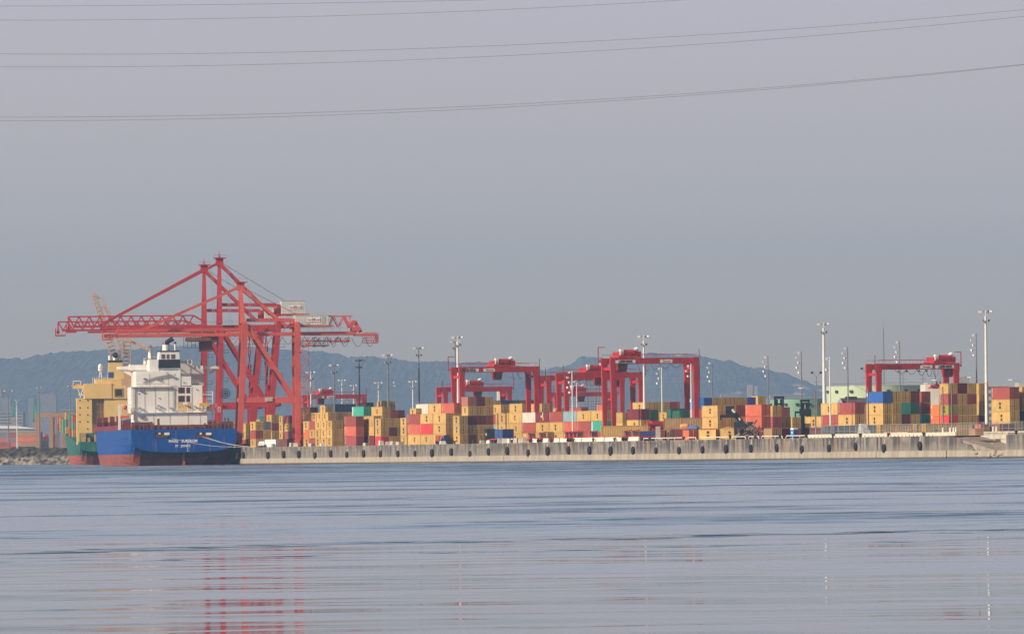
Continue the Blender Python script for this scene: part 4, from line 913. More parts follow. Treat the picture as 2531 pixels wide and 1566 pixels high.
# ------------------------------------------------------------------ blue ship (frame: x to starboard/inland, y forward, z up from the water)
def two_tone(name, top, bot, zl, mid=None, edge=0.06, noise_amp=0.25, rough=0.45):
    mt = bpy.data.materials.new(name); mt.use_nodes = True; n = mt.node_tree.nodes; l = mt.node_tree.links; b = n['Principled BSDF']; b.inputs['Roughness'].default_value = rough
    b.inputs['Specular IOR Level'].default_value = 0.15; t = n.new('ShaderNodeTexCoord'); sep = n.new('ShaderNodeSeparateXYZ'); l.new(t.outputs['Object'], sep.inputs[0])
    z = n.new('ShaderNodeTexNoise'); z.inputs['Scale'].default_value = 0.35; z.inputs['Detail'].default_value = 6; l.new(t.outputs['Object'], z.inputs['Vector'])
    mr = n.new('ShaderNodeMapRange'); mr.inputs['From Min'].default_value = zl - edge; mr.inputs['From Max'].default_value = zl + edge; l.new(sep.outputs['Z'], mr.inputs['Value'])
    def shade(c, k0, k1):
        r = n.new('ShaderNodeValToRGB'); l.new(z.outputs[0], r.inputs[0]); r.color_ramp.elements[0].position = 0.3; r.color_ramp.elements[1].position = 0.7
        r.color_ramp.elements[0].color = tuple(v*k0 for v in c) + (1,); r.color_ramp.elements[1].color = tuple(v*k1 for v in c) + (1,); return r.outputs[0]
    mp = n.new('ShaderNodeMapping'); mp.inputs['Scale'].default_value = (0.9, 0.9, 0.07); l.new(t.outputs['Object'], mp.inputs['Vector'])
    z2 = n.new('ShaderNodeTexNoise'); z2.inputs['Scale'].default_value = 1.2; z2.inputs['Detail'].default_value = 6; l.new(mp.outputs[0], z2.inputs['Vector'])
    m = n.new('ShaderNodeMix'); m.data_type = 'RGBA'; l.new(mr.outputs[0], m.inputs['Factor']); l.new(shade(bot, 0.75, 1.25), m.inputs['A']); l.new(shade(top, 0.85, 1.1), m.inputs['B'])
    ms = n.new('ShaderNodeMapRange'); ms.inputs['From Min'].default_value = 0.60; ms.inputs['From Max'].default_value = 0.74; ms.inputs['To Max'].default_value = 0.55; l.new(z2.outputs[0], ms.inputs['Value'])
    m2 = n.new('ShaderNodeMix'); m2.data_type = 'RGBA'; l.new(ms.outputs[0], m2.inputs['Factor']); l.new(m.outputs['Result'], m2.inputs['A']); m2.inputs['B'].default_value = (0.33, 0.24, 0.17, 1)
    l.new(m2.outputs['Result'], b.inputs['Base Color']); return mt
def hull(name, mt, parent, secs):
    """secs: list of (y, [(x,z) outline of the left half from keel up to deck]) with equal counts"""
    v = []; f = []; k = len(secs[0][1])
    for y, pr in secs:
        for x, z in pr: v.append((-x, y, z))
        for x, z in reversed(pr): v.append((x, y, z))
    K = 2 * k
    for i in range(len(secs) - 1):
        for j in range(K):
            a = i*K + j; b = i*K + (j+1) % K; f.append((a, b, b+K, a+K))
    f.append(tuple(range(K))[::-1]); f.append(tuple((len(secs)-1)*K + i for i in range(K)))
    me = bpy.data.meshes.new(name); me.from_pydata(v, [], f); me.materials.append(mt)
    import bmesh
    bm_ = bmesh.new(); bm_.from_mesh(me); bmesh.ops.recalc_face_normals(bm_, faces=bm_.faces); bm_.to_mesh(me); bm_.free()
    return link(name, me, parent)
# place: transom right corner at column 583 near the quay
oS = grd(586, F / 8.15, 0); 
BW = 16.0                                            # half beam
cen = oS - VS * BW; ship = thing('container_ship', 'blue hulled ship with white deckhouse moored stern on to the quay', 'ship', (cen.x, cen.y, 0), PSH)
SP = Plane(cen, VS); q = SP.pt
DZ = q(450, 1060)[1]
BLUE = two_tone('blue_and_red_hull', (0.004, 0.075, 0.33), (0.30, 0.075, 0.05), 3.45)
def sec(w_, zb, zd, b_=0.45, wl=None):
    """half section: bottom height zb, deck half width w_"""
    r = []
    for f_, g_ in ((0.0, 0.0), (0.35, 0.012), (0.62, 0.05), (0.80, 0.12), (0.92, 0.24), (0.985, 0.42), (1.0, 0.62), (1.0, 0.82), (1.0, 1.0)):
        r.append((w_ * f_, zb + (zd - zb) * g_))
    return r
def sec2(w_, wk, zd):
    r = [(0.0, -2.0)]
    for g_ in (0.0, 0.12, 0.24, 0.36, 0.5, 0.66, 0.82, 1.0): r.append((wk + (w_ - wk) * (1 - (1 - g_) ** 2.2), -2.0 + (zd + 2) * g_))
    return r
zt = q(450, 1117)[1]
secs = [(0.0, sec(BW, zt, DZ)), (2.5, sec(BW, zt - 0.2, DZ)), (7, sec(BW, zt - 1.9, DZ)), (12, sec(BW, -1.6, DZ)), (13.5, sec2(BW, 9.5, DZ)), (28, sec2(BW, 12.5, DZ)), (48, sec2(BW, 15.2, DZ)), (90, sec2(BW, BW, DZ)), (140, sec2(BW, BW, DZ + 0.2)), (175, sec2(BW - 1, BW - 3, DZ + 1.2)), (200, sec2(BW * 0.6, BW * 0.35, DZ + 3)), (218, sec2(0.8, 0.3, DZ + 4.5))]
hu = hull('hull', BLUE, ship, secs)
# shade under the counter painted as a darker shell between the shaft and the quarters
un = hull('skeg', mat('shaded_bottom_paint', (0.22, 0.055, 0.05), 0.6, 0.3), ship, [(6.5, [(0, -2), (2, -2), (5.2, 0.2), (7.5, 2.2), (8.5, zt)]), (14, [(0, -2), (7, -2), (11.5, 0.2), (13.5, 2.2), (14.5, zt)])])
MB().box(-0.35, 0.35, 2.2, 6.0, -2, zt - 0.1).build('rudder', mat('rudder_paint', (0.40, 0.11, 0.07), 0.6, 0.3), ship)
# lettering on the transom
def tx(s_, px, py, size, sx=1.0, bold=0.02):
    x, z = q(px, py); return text_mesh(s_, size, MARKW, 'lettering', hu, (x, -0.03, z), (R(90), 0, 0), sx=sx, bold=bold)
tx('MARE   SUPERUM', 452.5, 1089.5, 1.2, 0.95, 0.03); tx('ST   JOHN\'S', 452, 1101.5, 0.95, 0.95, 0.025)
# mooring openings with gear in them
for x0, x1 in ((383, 421), (485, 524.5)):
    a = q(x0, 1082); b_ = q(x1, 1067.5); xm = (a[0] + b_[0]) / 2
    fr = MB().box(a[0], b_[0], -0.06, 0.02, a[1], b_[1]).build('mooring_port', BLACK, hu)
    rust = MB(); random.seed(int(x0))
    for i in range(7): xx = a[0] + 0.3 + i * 0.55; rust.box(xx, xx + 0.42, -0.12, -0.05, a[1] + 0.15, a[1] + random.uniform(0.7, 1.5))
    rust.build('roller', BROWN, fr)
    MB().box(xm + 0.5, b_[0] - 0.25, -0.15, -0.04, a[1] + 0.9, b_[1] - 0.1).box(a[0] + 1.1, a[0] + 1.7, -0.15, -0.04, a[1] + 1.1, b_[1] - 0.1).build('bulwark_panel', WHITE, fr)
sm_ = MB()
for z in (5.2, 9.6): sm_.box(-BW + 0.9, BW - 0.9, -0.02, 0.0, z, z + 0.05)
for x in (-12.5, -9, 9.5, 12.5): sm_.box(x, x + 0.05, -0.02, 0.0, 5.2, DZ - 0.2)
sm_.build('plate_seam', mat('hull_seam', (0.006, 0.05, 0.20)), hu)
dm_ = MB()
for i in range(7): dm_.box(0.9, 1.2, -0.03, 0.0, zt + 0.3 + i * 0.42, zt + 0.5 + i * 0.42)
dm_.build('draught_mark', MARKW, hu)
# deck and brown deck gear
dk = MB().box(-BW + 0.2, BW - 0.2, 1.0, 60, DZ - 0.3, DZ + 0.05); dk.build('deck', BROWN, ship)
rl = MB(); random.seed(3)
def rng(a, b_, s_):
    x = a
    while x < b_: yield x; x += s_
for z in (0.55, 1.05): rl.bar((-BW + 0.2, 0.25, DZ + z), (BW - 0.2, 0.25, DZ + z), 0.07); rl.bar((-BW + 0.15, 0.25, DZ + z), (-BW + 0.15, 60, DZ + z), 0.07)
for x in rng(-BW + 0.2, BW, 1.3): rl.bar((x, 0.25, DZ), (x, 0.25, DZ + 1.05), 0.06)
for y in rng(0.4, 60, 2.2): rl.bar((-BW + 0.15, y, DZ), (-BW + 0.15, y, DZ + 1.05), 0.06)
rl.build('railing', BROWN, ship)
gear = MB(); random.seed(9)
gear.box(-BW + 0.8, BW - 0.8, 2.5, 3.6, DZ, DZ + 1.35)
for i in range(26):
    x = -BW + 1 + i * 1.18 + random.uniform(-0.3, 0.3); hgt = random.uniform(1.2, 2.6) * (1.3 if (i < 7 or i > 20) else 0.7); gear.box(x, x + random.uniform(0.35, 0.9), 1.6, 2.3, DZ, DZ + hgt)
gear.box(-BW + 0.6, -BW + 6.5, 5, 9, DZ, DZ + 2.3); gear.box(BW - 5, BW - 0.5, 5, 9, DZ, DZ + 2.2)
gear.build('mooring_winch', BROWN, ship)
# hatch coaming and lashing bridge seen over the port side
hc = MB(); 
for y in (70, 100, 130, 160): hc.box(-BW + 0.5, -BW + 2.0, y, y + 1.5, DZ, DZ + 4.6); hc.box(-BW + 0.4, BW - 0.4, y, y + 1.4, DZ + 1.5, DZ + 3.0)
hc.box(-BW + 0.3, BW - 0.3, 62, 175, DZ, DZ + 1.6); hc.build('hatch_coaming', mat('maroon_deck_paint', (0.22, 0.035, 0.04), 0.6, 0.3, 0.4, 0.2), ship)
# white deckhouse: boxes measured on the after face, which stands 14 m forward
DH = Plane(cen + US * 14, VS); d = DH.pt
def hbox(b, px0, py0, px1, py1, y0, y1, z0=None):
    a = d(px0, py1); c = d(px1, py0); b.box(a[0], c[0], y0, y1, a[1] if z0 is None else z0, c[1]); return b
house = MB()
hbox(house, 333, 1022, 512, 1050, 14.0, 30, DZ)
hbox(house, 325, 954.5, 473.5, 1020, 14.2, 30); hbox(house, 473.5, 951, 500, 1020, 14.35, 29.5); hbox(house, 500, 986.7, 512, 1020, 14.6, 29)
hbox(house, 337, 915, 446, 956, 14.1, 28); hbox(house, 445.9, 929.5, 472.5, 953, 14.25, 27)
hbox(house, 370, 888, 392, 916, 14.3, 26)
ho = house.build('deckhouse', WHITE, ship)
seam = MB()
for px in (358, 384.5, 417): seam_ = d(px, 1000); a = d(px, 1019); c = d(px, 958); seam.box(a[0]-0.05, a[0]+0.05, 14.12, 14.2, a[1], c[1])
for px in (380, 420, 465, 495): a = d(px, 1048); c = d(px, 1023); seam.box(a[0]-0.05, a[0]+0.05, 13.93, 14.0, a[1], c[1])
for px in (370, 416): a = d(px, 953); c = d(px, 921); seam.box(a[0]-0.05, a[0]+0.05, 14.02, 14.1, a[1], c[1])
a = d(335, 949); c = d(420, 948); seam.box(a[0], c[0], 14.02, 14.1, a[1]-0.05, a[1]+0.05); seam.build('panel_seam', mat('seam_shadow_paint', (0.45, 0.40, 0.36)), ho)
for px, py, w_, h_ in ((448.5, 964, 14, 13), (465, 964, 7, 13), (448.5, 985, 14, 14), (465, 985, 7, 14)):
    a = d(px - w_/2, py + h_/2); c = d(px + w_/2, py - h_/2); fr = MB().box(a[0]-0.12, c[0]+0.12, 14.14, 14.2, a[1]-0.12, c[1]+0.12).build('window', mat('window_trim', (0.5, 0.06, 0.06)), ho)
    MB().box(a[0], c[0], 14.08, 14.13, a[1], c[1]).build('pane', GLASS, fr)
rs = MB()
for px, py0, py1, w_ in ((445, 993, 1017, 6), (456, 1000, 1018, 5), (468, 994, 1016, 4)): a = d(px - w_, py1); c = d(px + w_, py0); rs.box(a[0], c[0], 14.165, 14.19, a[1], c[1])
rs.build('rust_streak', mat('rust_wash', (0.70, 0.45, 0.18), 0.7, 0.35, 1.2, 0.7, (0.80, 0.74, 0.65)), ho)
dt = MB()
for px, py, w_, h_ in ((352, 1029, 2.2, 2.2), (357, 1029, 2.2, 2.2), (343, 963, 3.4, 4), (344, 973, 2.4, 2.6), (395, 984, 3.4, 2), (401, 936, 2.4, 2), (362, 936, 2.4, 2), (486, 1007, 3, 4), (432, 925, 2.4, 2), (455, 945, 2.2, 3), (486, 962, 2.2, 3)):
    a = d(px - w_/2, py + h_/2); c = d(px + w_/2, py - h_/2); yy_ = 14.03 if py < 957 else (14.12 if py < 1020 else 13.93); yy_ -= 0.05; dt.box(a[0], c[0], yy_, yy_ + 0.1 if py < 1020 else yy_ + 0.06, a[1], c[1])
dt.build('vent', DARK, ho)
ld_ = MB()
for x0_, x1_, py0, py1 in ((330, 330, 1018, 962), (333.5, 333.5, 1018, 962), (427, 427, 1018, 958), (429.5, 429.5, 1018, 958)):
    a = d(x0_, py0); c = d(x1_, py1); ld_.bar((a[0], 13.9, a[1]), (c[0], 13.9, c[1]), 0.10)
for base in (330, 427):
    for k in range(14): a = d(base, 1016 - k*4.0); c = d(base + 3, 1016 - k*4.0); ld_.bar((a[0], 13.9, a[1]), (c[0], 13.9, a[1]), 0.07)
ld_.build('ladder', GREY, ho)
awn = MB()      # sloping canopy beams and brackets below the bridge deck
a = d(372, 922); c = d(402, 916.5); awn.bar((a[0], 12.9, a[1]), (c[0], 12.9, c[1]), 0.35)
a = d(402, 916.5); c = d(418, 924); awn.bar((a[0], 12.9, a[1]), (c[0], 12.9, c[1]), 0.3)
for px0, py0, px1, py1 in ((300, 1000, 330, 1000), (300, 1008, 330, 1008), (500, 974, 527, 974), (500, 1008, 540, 1008)):
    a = d(px0, py0); c = d(px1, py1); awn.bar((a[0], 13.2, a[1]), (c[0], 13.2, c[1]), 0.14)
for px in (300, 307, 315, 323, 330): a = d(px, 1018); c = d(px, 1000); awn.bar((a[0], 13.2, a[1]), (c[0], 13.2, c[1]), 0.1)
awn.build('deck_frame', WHITE, ho)
# platforms
pf = MB(); a = d(300, 1021); c = d(544, 1018); pf.box(a[0], c[0], 13.2, 18, a[1], c[1] + 0.05); pf.build('deck_platform', WHITE, ship); pz = c[1] + 0.05
a = d(322, 956.2); c = d(423, 954.5); MB().box(a[0], c[0], 13.2, 14.4, a[1]-0.1, c[1]+0.1).build('deck_platform', WHITE, ship); pz2 = c[1] + 0.1; x2a, x2b = a[0], c[0]
r_ = MB(); xa, xb = d(300, 1018)[0], d(544, 1018)[0]
for z in (0.5, 1.1): r_.bar((xa, 13.3, pz + z), (xb, 13.3, pz + z), 0.06); r_.bar((x2a, 13.3, pz2 + z), (x2b, 13.3, pz2 + z), 0.06)
for x in rng(xa, xb, 1.5): r_.bar((x, 13.3, pz), (x, 13.3, pz + 1.1), 0.06)
for x in rng(x2a, x2b, 1.5): r_.bar((x, 13.3, pz2), (x, 13.3, pz2 + 1.1), 0.05)
# side ladder frames at starboard
for px in (504, 527): a = d(px, 1050); c = d(px, 966); r_.bar((a[0], 15, a[1]), (a[0], 15, c[1]), 0.22)
for py in (968, 975, 985, 997, 1010, 1022, 1040): a = d(500, py); c = d(528, py); r_.bar((a[0], 15, a[1]), (c[0], 15, a[1]), 0.14)
for px0, py0, px1, py1 in ((448, 920, 472, 920), (448, 925, 472, 925), (474, 945, 498, 945), (474, 940, 498, 940), (372, 882, 391, 882)): a = d(px0, py0); c = d(px1, py1); r_.bar((a[0], 14.4, a[1]), (c[0], 14.4, c[1]), 0.09)
for px0, py0, px1, py1 in ((294, 1000, 294, 1062), (302, 1050, 302, 1000), (538, 1018, 538, 1004), (543, 1018, 543, 1004), (538, 1005, 543, 1005)): a = d(px0, py0); c = d(px1, py1); r_.bar((a[0], 12, a[1]), (c[0], 12, c[1]), 0.75 if px0 < 300 else 0.12)
r_.build('railing', WHITE, ship)
# funnel
fn = MB(); pts = [d(391, 911), d(445, 911), d(443, 868), d(394.5, 868)]; fn.prism(pts, 14.25, 22)
fo = fn.build('funnel', WHITE, ship)
bb = MB(); a = d(391.5, 909.5); c = d(445.5, 887.5); bb.prism([(a[0]-0.05, a[1]), (c[0]+0.1, a[1]), (c[0]+0.0, c[1]), (a[0]+0.15, c[1])], 14.17, 22.1); bb.build('funnel_band', BLACK, fo)
for px0, px1 in ((399, 407.5), (412, 418), (423, 432.5)): a = d(px0, 886); c = d(px1, 875); MB().box(a[0], c[0], 14.14, 14.24, a[1], c[1]).build('louvre', mat('louvre_grey', (0.12, 0.10, 0.10)), fo)
a = d(392.5, 868); c = d(445, 865.5); MB().box(a[0]-0.1, c[0]+0.1, 14, 22.2, a[1], c[1]).build('funnel_cap', BLACK, fo)
a = d(403, 867); c = d(421, 851); cx = (a[0]+c[0])/2; rr = (c[0]-a[0])/2
MB().tube((cx, 17, a[1]), (cx, 17, c[1]), rr, 14, rr*0.98).build('exhaust_stack', WHITE, fo)
st = MB(); st.tube((cx, 17, c[1]), (cx, 17, d(410, 843)[1]), rr, 14, rr*0.75).tube((cx, 17, d(410, 846)[1]), (cx+2.2, 17, d(420, 836)[1]), rr*0.55, 10, rr*0.75)
st.build('stack_tip', BLACK, fo)
a = d(435, 866); c = d(435, 849); MB().tube((a[0], 17, a[1]), (a[0], 17, c[1]), 0.33, 8).build('exhaust_pipe', WHITE, fo); MB().tube((a[0], 17, c[1]), (a[0], 17, c[1]+0.6), 0.36, 8).build('pipe_tip', BLACK, fo)
# bridge, standing farther forward, with its wings
BP = Plane(cen + US * 30, VS); b3 = BP.pt
def bbox(m_, px0, py0, px1, py1, y0, y1): a = b3(px0, py1); c = b3(px1, py0); m_.box(a[0], c[0], y0, y1, a[1], c[1]); return m_
bw = MB(); bbox(bw, 289, 905, 339, 913, 28.5, 31); bbox(bw, 320, 901, 380, 915, 28.4, 36); bbox(bw, 500, 904, 541, 913, 28.5, 31); bbox(bw, 330, 915, 500, 955, 30.2, 36)
a = b3(300, 912); c = b3(336, 932); bw.bar((a[0], 29.5, a[1]), (c[0], 29.5, c[1]), 0.9); a = b3(536, 912); c = b3(515, 922); bw.bar((a[0], 29.5, a[1]), (c[0], 29.5, c[1]), 0.8)
bbox(bw, 325, 930, 338, 955, 28.5, 30)
bw.build('bridge_wing', WHITE, ship)
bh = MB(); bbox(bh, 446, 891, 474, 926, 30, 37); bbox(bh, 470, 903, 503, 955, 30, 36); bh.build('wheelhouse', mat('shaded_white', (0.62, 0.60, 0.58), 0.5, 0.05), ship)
ms = MB()
def pole(px, py0, py1, r0, r1=None, y=29.0): a = b3(px, py0); c = b3(px, py1); ms.tube((a[0], y, a[1]), (a[0], y, c[1]), r0, 6, r1 or r0)
pole(371, 890, 858, 1.0, 0.45); pole(371, 858, 846, 0.1); pole(359, 900, 884, 0.5); pole(355, 900, 884, 0.2); pole(321, 915, 900, 0.3)
pole(464, 904, 872, 0.12); pole(474, 900, 884, 0.15); pole(394, 868, 855, 0.1)
ms.sphere((b3(371, 859)[0], 29, b3(371, 859)[1]), 0.75); a = b3(448, 886); c = b3(475, 886); ms.bar((a[0], 31, a[1]), (c[0], 31, c[1]), 0.12); ms.bar((a[0], 31, a[1]-0.8), (c[0], 31, c[1]-0.8), 0.1)
a = b3(361, 905); c = b3(380, 880); ms.bar((a[0], 29, a[1]), (c[0], 29, c[1]), 0.4)
ms.build('radar_mast', WHITE, ship)
# provision crane, floodlights, cowls, lifeboat frame
pcn = MB(); a = d(402, 916); c = d(363, 924); e_ = d(402, 918); pcn.bar((a[0], 12.8, a[1]), (c[0], 12.8, c[1]), 0.55); pcn.bar((e_[0], 12.8, e_[1]), (d(410, 921)[0], 12.8, d(410, 921)[1]), 0.8)
a = d(336, 935); c = d(361, 924); pcn.bar((a[0], 12.9, a[1]), (c[0], 12.9, c[1]), 0.4); pcn.build('provision_crane', WHITE, ship)
fl = MB()
for px, py in ((357, 936), (388, 936), (343, 963), (391, 1002), (345, 1008), (388, 1008), (422, 1008), (460, 1001), (494, 1008), (481, 1004)): a = d(px, py); fl.box(a[0]-0.35, a[0]+0.35, 13.2, 13.9, a[1]-0.2, a[1]+0.25)
fl.build('floodlight', GREY, ship)
lb = MB(); a = d(301, 1006); lb.sphere((a[0]+0.8, 11.5, a[1]), 0.7, 10, 6, 1.1); a = d(304, 1030); lb.box(a[0]-1.0, a[0]+1.6, 11, 14, a[1]-0.5, a[1]+0.4); lb.build('rescue_boat', mat('rescue_orange', (0.75, 0.16, 0.08)), ship)
yb = MB(); a = d(504, 994); yb.box(a[0]-1.6, a[0]+1.4, 11, 13.6, a[1]-1.2, a[1]-0.2); yb.build('rescue_davit', mat('davit_yellow', (0.7, 0.5, 0.12)), ship)
MB().box(a[0]-0.5, a[0]+0.7, 12, 13.5, a[1]-0.2, a[1]+1.4).build('davit_box', mat('davit_red', (0.55, 0.08, 0.05)), ship)
# mooring lines to the quay
qe = A(LA - 6, 0.4, DECK + 0.2)
for i, (px, py) in enumerate(((500, 1079), (508, 1080), (425, 1083))):
    x, z = q(px, py); p0 = cen + VS * x + US * (-0.1) + Vector((0, 0, z)); p1 = qe + UA * (-2.5 * i)
    ml = MB(); pts = [p0.lerp(p1, k/10) - Vector((0, 0, 1.0 * math.sin(math.pi*k/10) * (0.5 if i < 2 else 1))) for k in range(11)]
    ml.path(pts, 0.05, 5); tag(ml.build('mooring_line', LGREY), ['upper mooring line from right stern opening to the quay', 'second mooring line just below the upper one from the right opening', 'long mooring line running past the ship name to the quay'][i], 'rope', 'mooring lines of the blue ship')

# ------------------------------------------------------------------ green ship beyond
PG = R(4.9); UG = Vector((-math.sin(PG), math.cos(PG), 0)); VG = Vector((math.cos(PG), math.sin(PG), 0))
oG = grd(197, F / 6.35, 0); GW = 14.3; cg = oG + VG * GW
gs = thing('container_ship', 'green hulled ship with yellow deckhouse moored beyond the blue ship', 'ship', (cg.x, cg.y, 0), PG)
GP = Plane(cg, VG); g_ = GP.pt; GZ = g_(225, 1091)[1]
GREEN = two_tone('green_and_red_hull', (0.02, 0.15, 0.11), (0.42, 0.10, 0.07), 3.6)
gz = g_(225, 1117)[1]
gsec = [(0.0, sec(GW, gz, GZ)), (3, sec(GW, gz - 0.5, GZ)), (8, sec(GW, -0.8, GZ)), (9, sec2(GW, 7.0, GZ)), (26, sec2(GW, 9.5, GZ)), (60, sec2(GW, 11.8, GZ)), (120, sec2(GW + 0.4, GW, GZ + 2.4)), (160, sec2(GW + 0.8, GW - 1, GZ + 4.6)), (195, sec2(GW + 0.5, 6.5, GZ + 5.8)), (215, sec2(GW - 4, 2.5, GZ + 6.5)), (230, sec2(1.0, 0.3, GZ + 7.5))]
gh_ = hull('hull', GREEN, gs, gsec)
G2 = Plane(cg + UG * 22, VG); h2 = G2.pt; YEL = mat('yellow_superstructure', (0.85, 0.56, 0.19), 0.5, 0.08, 0.3, 0.08, (0.4, 0.2, 0.08))
def gbox(m_, px0, py0, px1, py1, y0, y1, z0=None): a = h2(px0, py1); c = h2(px1, py0); m_.box(a[0], c[0], y0, y1, a[1] if z0 is None else z0, c[1]); return m_
gd = MB(); gbox(gd, 191, 983, 227, 1070, 22, 34, GZ - 1); gbox(gd, 227, 984, 258, 1040, 24.5, 34, GZ - 1); gbox(gd, 258, 984, 315, 1040, 22.3, 34, GZ - 1); gbox(gd, 209, 947, 276, 985, 21.6, 36); gbox(gd, 276, 952, 312, 985, 21.8, 32); gbox(gd, 236, 936, 300, 955, 22.5, 33)
go = gd.build('deckhouse', YEL, gs)
gw = MB(); gbox(gw, 181, 949, 206, 960, 24, 27); gw.build('bridge_wing', YEL, gs)
ww = MB()
for a_, b_ in (((180, 941), (200, 941)), ((181, 941), (181, 950)), ((200, 941), (200, 950)), ((193, 961), (198, 975)), ((205, 961), (198, 982)), ((194, 975), (206, 975))): a = h2(*a_); c = h2(*b_); ww.bar((a[0], 23.8, a[1]), (c[0], 23.8, c[1]), 0.3)
ww.build('wing_bracket', WHITE, gs)
for r0 in range(5):
    for px in (197.5, 217):
        if r0 == 4 and px < 200: continue
        a = h2(px, 989.5 + r0 * 17.4); MB().tube((a[0], 21.9, a[1]), (a[0], 22.05, a[1]), 0.28, 10).build('porthole', GLASS, go)
a = h2(282.5, 981); c = h2(305, 959); fr = MB().box(a[0], c[0], 21.65, 21.8, a[1], c[1]).build('window', mat('bronze_trim', (0.4, 0.25, 0.08)), go); MB().box(a[0]+0.4, c[0]-0.6, 21.58, 21.64, a[1]+0.5, c[1]-0.4).build('pane', GLASS, fr)
gl = MB()
for py in (987, 995, 1004, 1012, 1022, 1032, 1045): a = h2(228, py); c = h2(257, py); gl.box(a[0], c[0], 23.3, 24.4, a[1]-0.06, a[1]+0.06)
for px in (229, 236, 243, 250, 257): a = h2(px, 1046); c = h2(px, 985); gl.bar((a[0], 23.4, a[1]), (a[0], 23.4, c[1]), 0.16)
for i, (x0, x1) in enumerate(((229, 242), (242, 229), (229, 242), (244, 255))): a = h2(x0, 1045 - i*17); c = h2(x1, 1030 - i*17); gl.bar((a[0], 23.2, a[1]), (c[0], 23.2, c[1]), 0.4)
gl.build('stairway', mat('stair_tan', (0.42, 0.27, 0.14)), gs)
gf = MB().prism([h2(266.5, 936), h2(308, 936), h2(302, 894), h2(269.5, 894)], 23, 30).build('funnel', YEL, gs)
a = h2(268, 933); c = h2(280, 919); MB().box(a[0]-0.1, c[0], 22.85, 22.95, a[1], c[1]).build('funnel_emblem', mat('emblem_blue', (0.03, 0.08, 0.3)), gf)
a = h2(267, 894); c = h2(303, 889.5); MB().box(a[0], c[0], 22.7, 30.2, a[1], c[1]).build('funnel_cap', BLACK, gf)
gt = MB()
for px, py, r0 in ((272, 878, 0.6), (285, 874, 0.9), (297, 876, 0.6)): a = h2(px, 890); c = h2(px, py); gt.tube((a[0], 25, a[1]), (a[0], 25, c[1]), r0, 8)
gt.build('exhaust_stack', WHITE, gf); a = h2(285.5, 877); MB().sphere((a[0], 24.2, a[1]), 1.15).build('stack_tip', BLACK, gf)
gm = MB()
for px in (244.5, 252.5): a = h2(px, 937); c = h2(248.5, 916); gm.bar((a[0], 24, a[1]), (c[0]+(px-248.5)*0.06, 24, c[1]), 0.22); gm.bar((a[0], 25.2, a[1]), (c[0], 25.2, c[1]), 0.2)
for py in (930, 923, 917): a = h2(246, py); c = h2(251.5, py); gm.bar((a[0], 24, a[1]), (c[0], 24, c[1]), 0.16)
a = h2(248.8, 914); gm.tube((a[0], 24.5, a[1]-0.3), (a[0], 24.5, a[1]+1.0), 0.9, 12); gm.sphere((a[0], 24.5, h2(249, 906)[1]), 0.95, 12, 8, 1.3)
for px in (230, 234, 239, 258, 262): a = h2(px, 947); c = h2(px, 932); gm.tube((a[0], 24, a[1]), (a[0], 24, c[1]), 0.09, 5)
gm.build('radar_mast', WHITE, gs)
gg = MB(); random.seed(2)
for i in range(9): x = -GW + 0.6 + i * 2.6; gg.box(x, x + random.uniform(1.0, 2.0), 0.8, 3, GZ, GZ + random.uniform(1.5, 3.4))
gg.build('mooring_winch', mat('winch_tan', (0.5, 0.30, 0.12), 0.6, 0.35), gs)
sup = MB(); sup.box(-GW+0.4, GW-0.4, 3.5, 12, GZ, GZ+3.4); sup.build('afterdeck_house', mat('dark_green_paint', (0.03, 0.12, 0.08)), gs)
# the port side crew ladders beside the house, cargo stacked on deck forward
lt = MB()
for px in (184, 188): a = h2(px, 1075); c = h2(px, 1030); lt.bar((a[0], 24, a[1]), (a[0], 24, c[1]), 0.14)
for i in range(12): a = h2(184, 1073 - i*3.6); c = h2(188, 1073 - i*3.6); lt.bar((a[0], 24, a[1]), (c[0], 24, a[1]), 0.12)
lt.build('ladder', mat('ladder_red', (0.5, 0.12, 0.08)), gs)
for j, (px, c_, yy) in enumerate(((147.5, 'RS', 205), (153, 'YY', 195), (160, 'TT', 150), (167, 'YEY', 140), (176, 'SDT', 95), (184, 'YTS', 70))):
    pp = Plane(cg + UG * yy, VG).pt(px, 1050)
    for i, k in enumerate(c_):
        p = cg + UG * yy + VG * (pp[0] + 0.3); zz = GZ + yy * 0.022 + 0.6 + i * CT
        container(k, S40, (p.x, p.y, zz), PG, f"{COL[k][1]} container, {ORD[i] if i < len(c_)-1 else 'top'} tier of deck stack {['leftmost', 'second', 'third', 'fourth', 'fifth', 'sixth'][j]} on the green ship", 'containers on the green ship', marks=False)
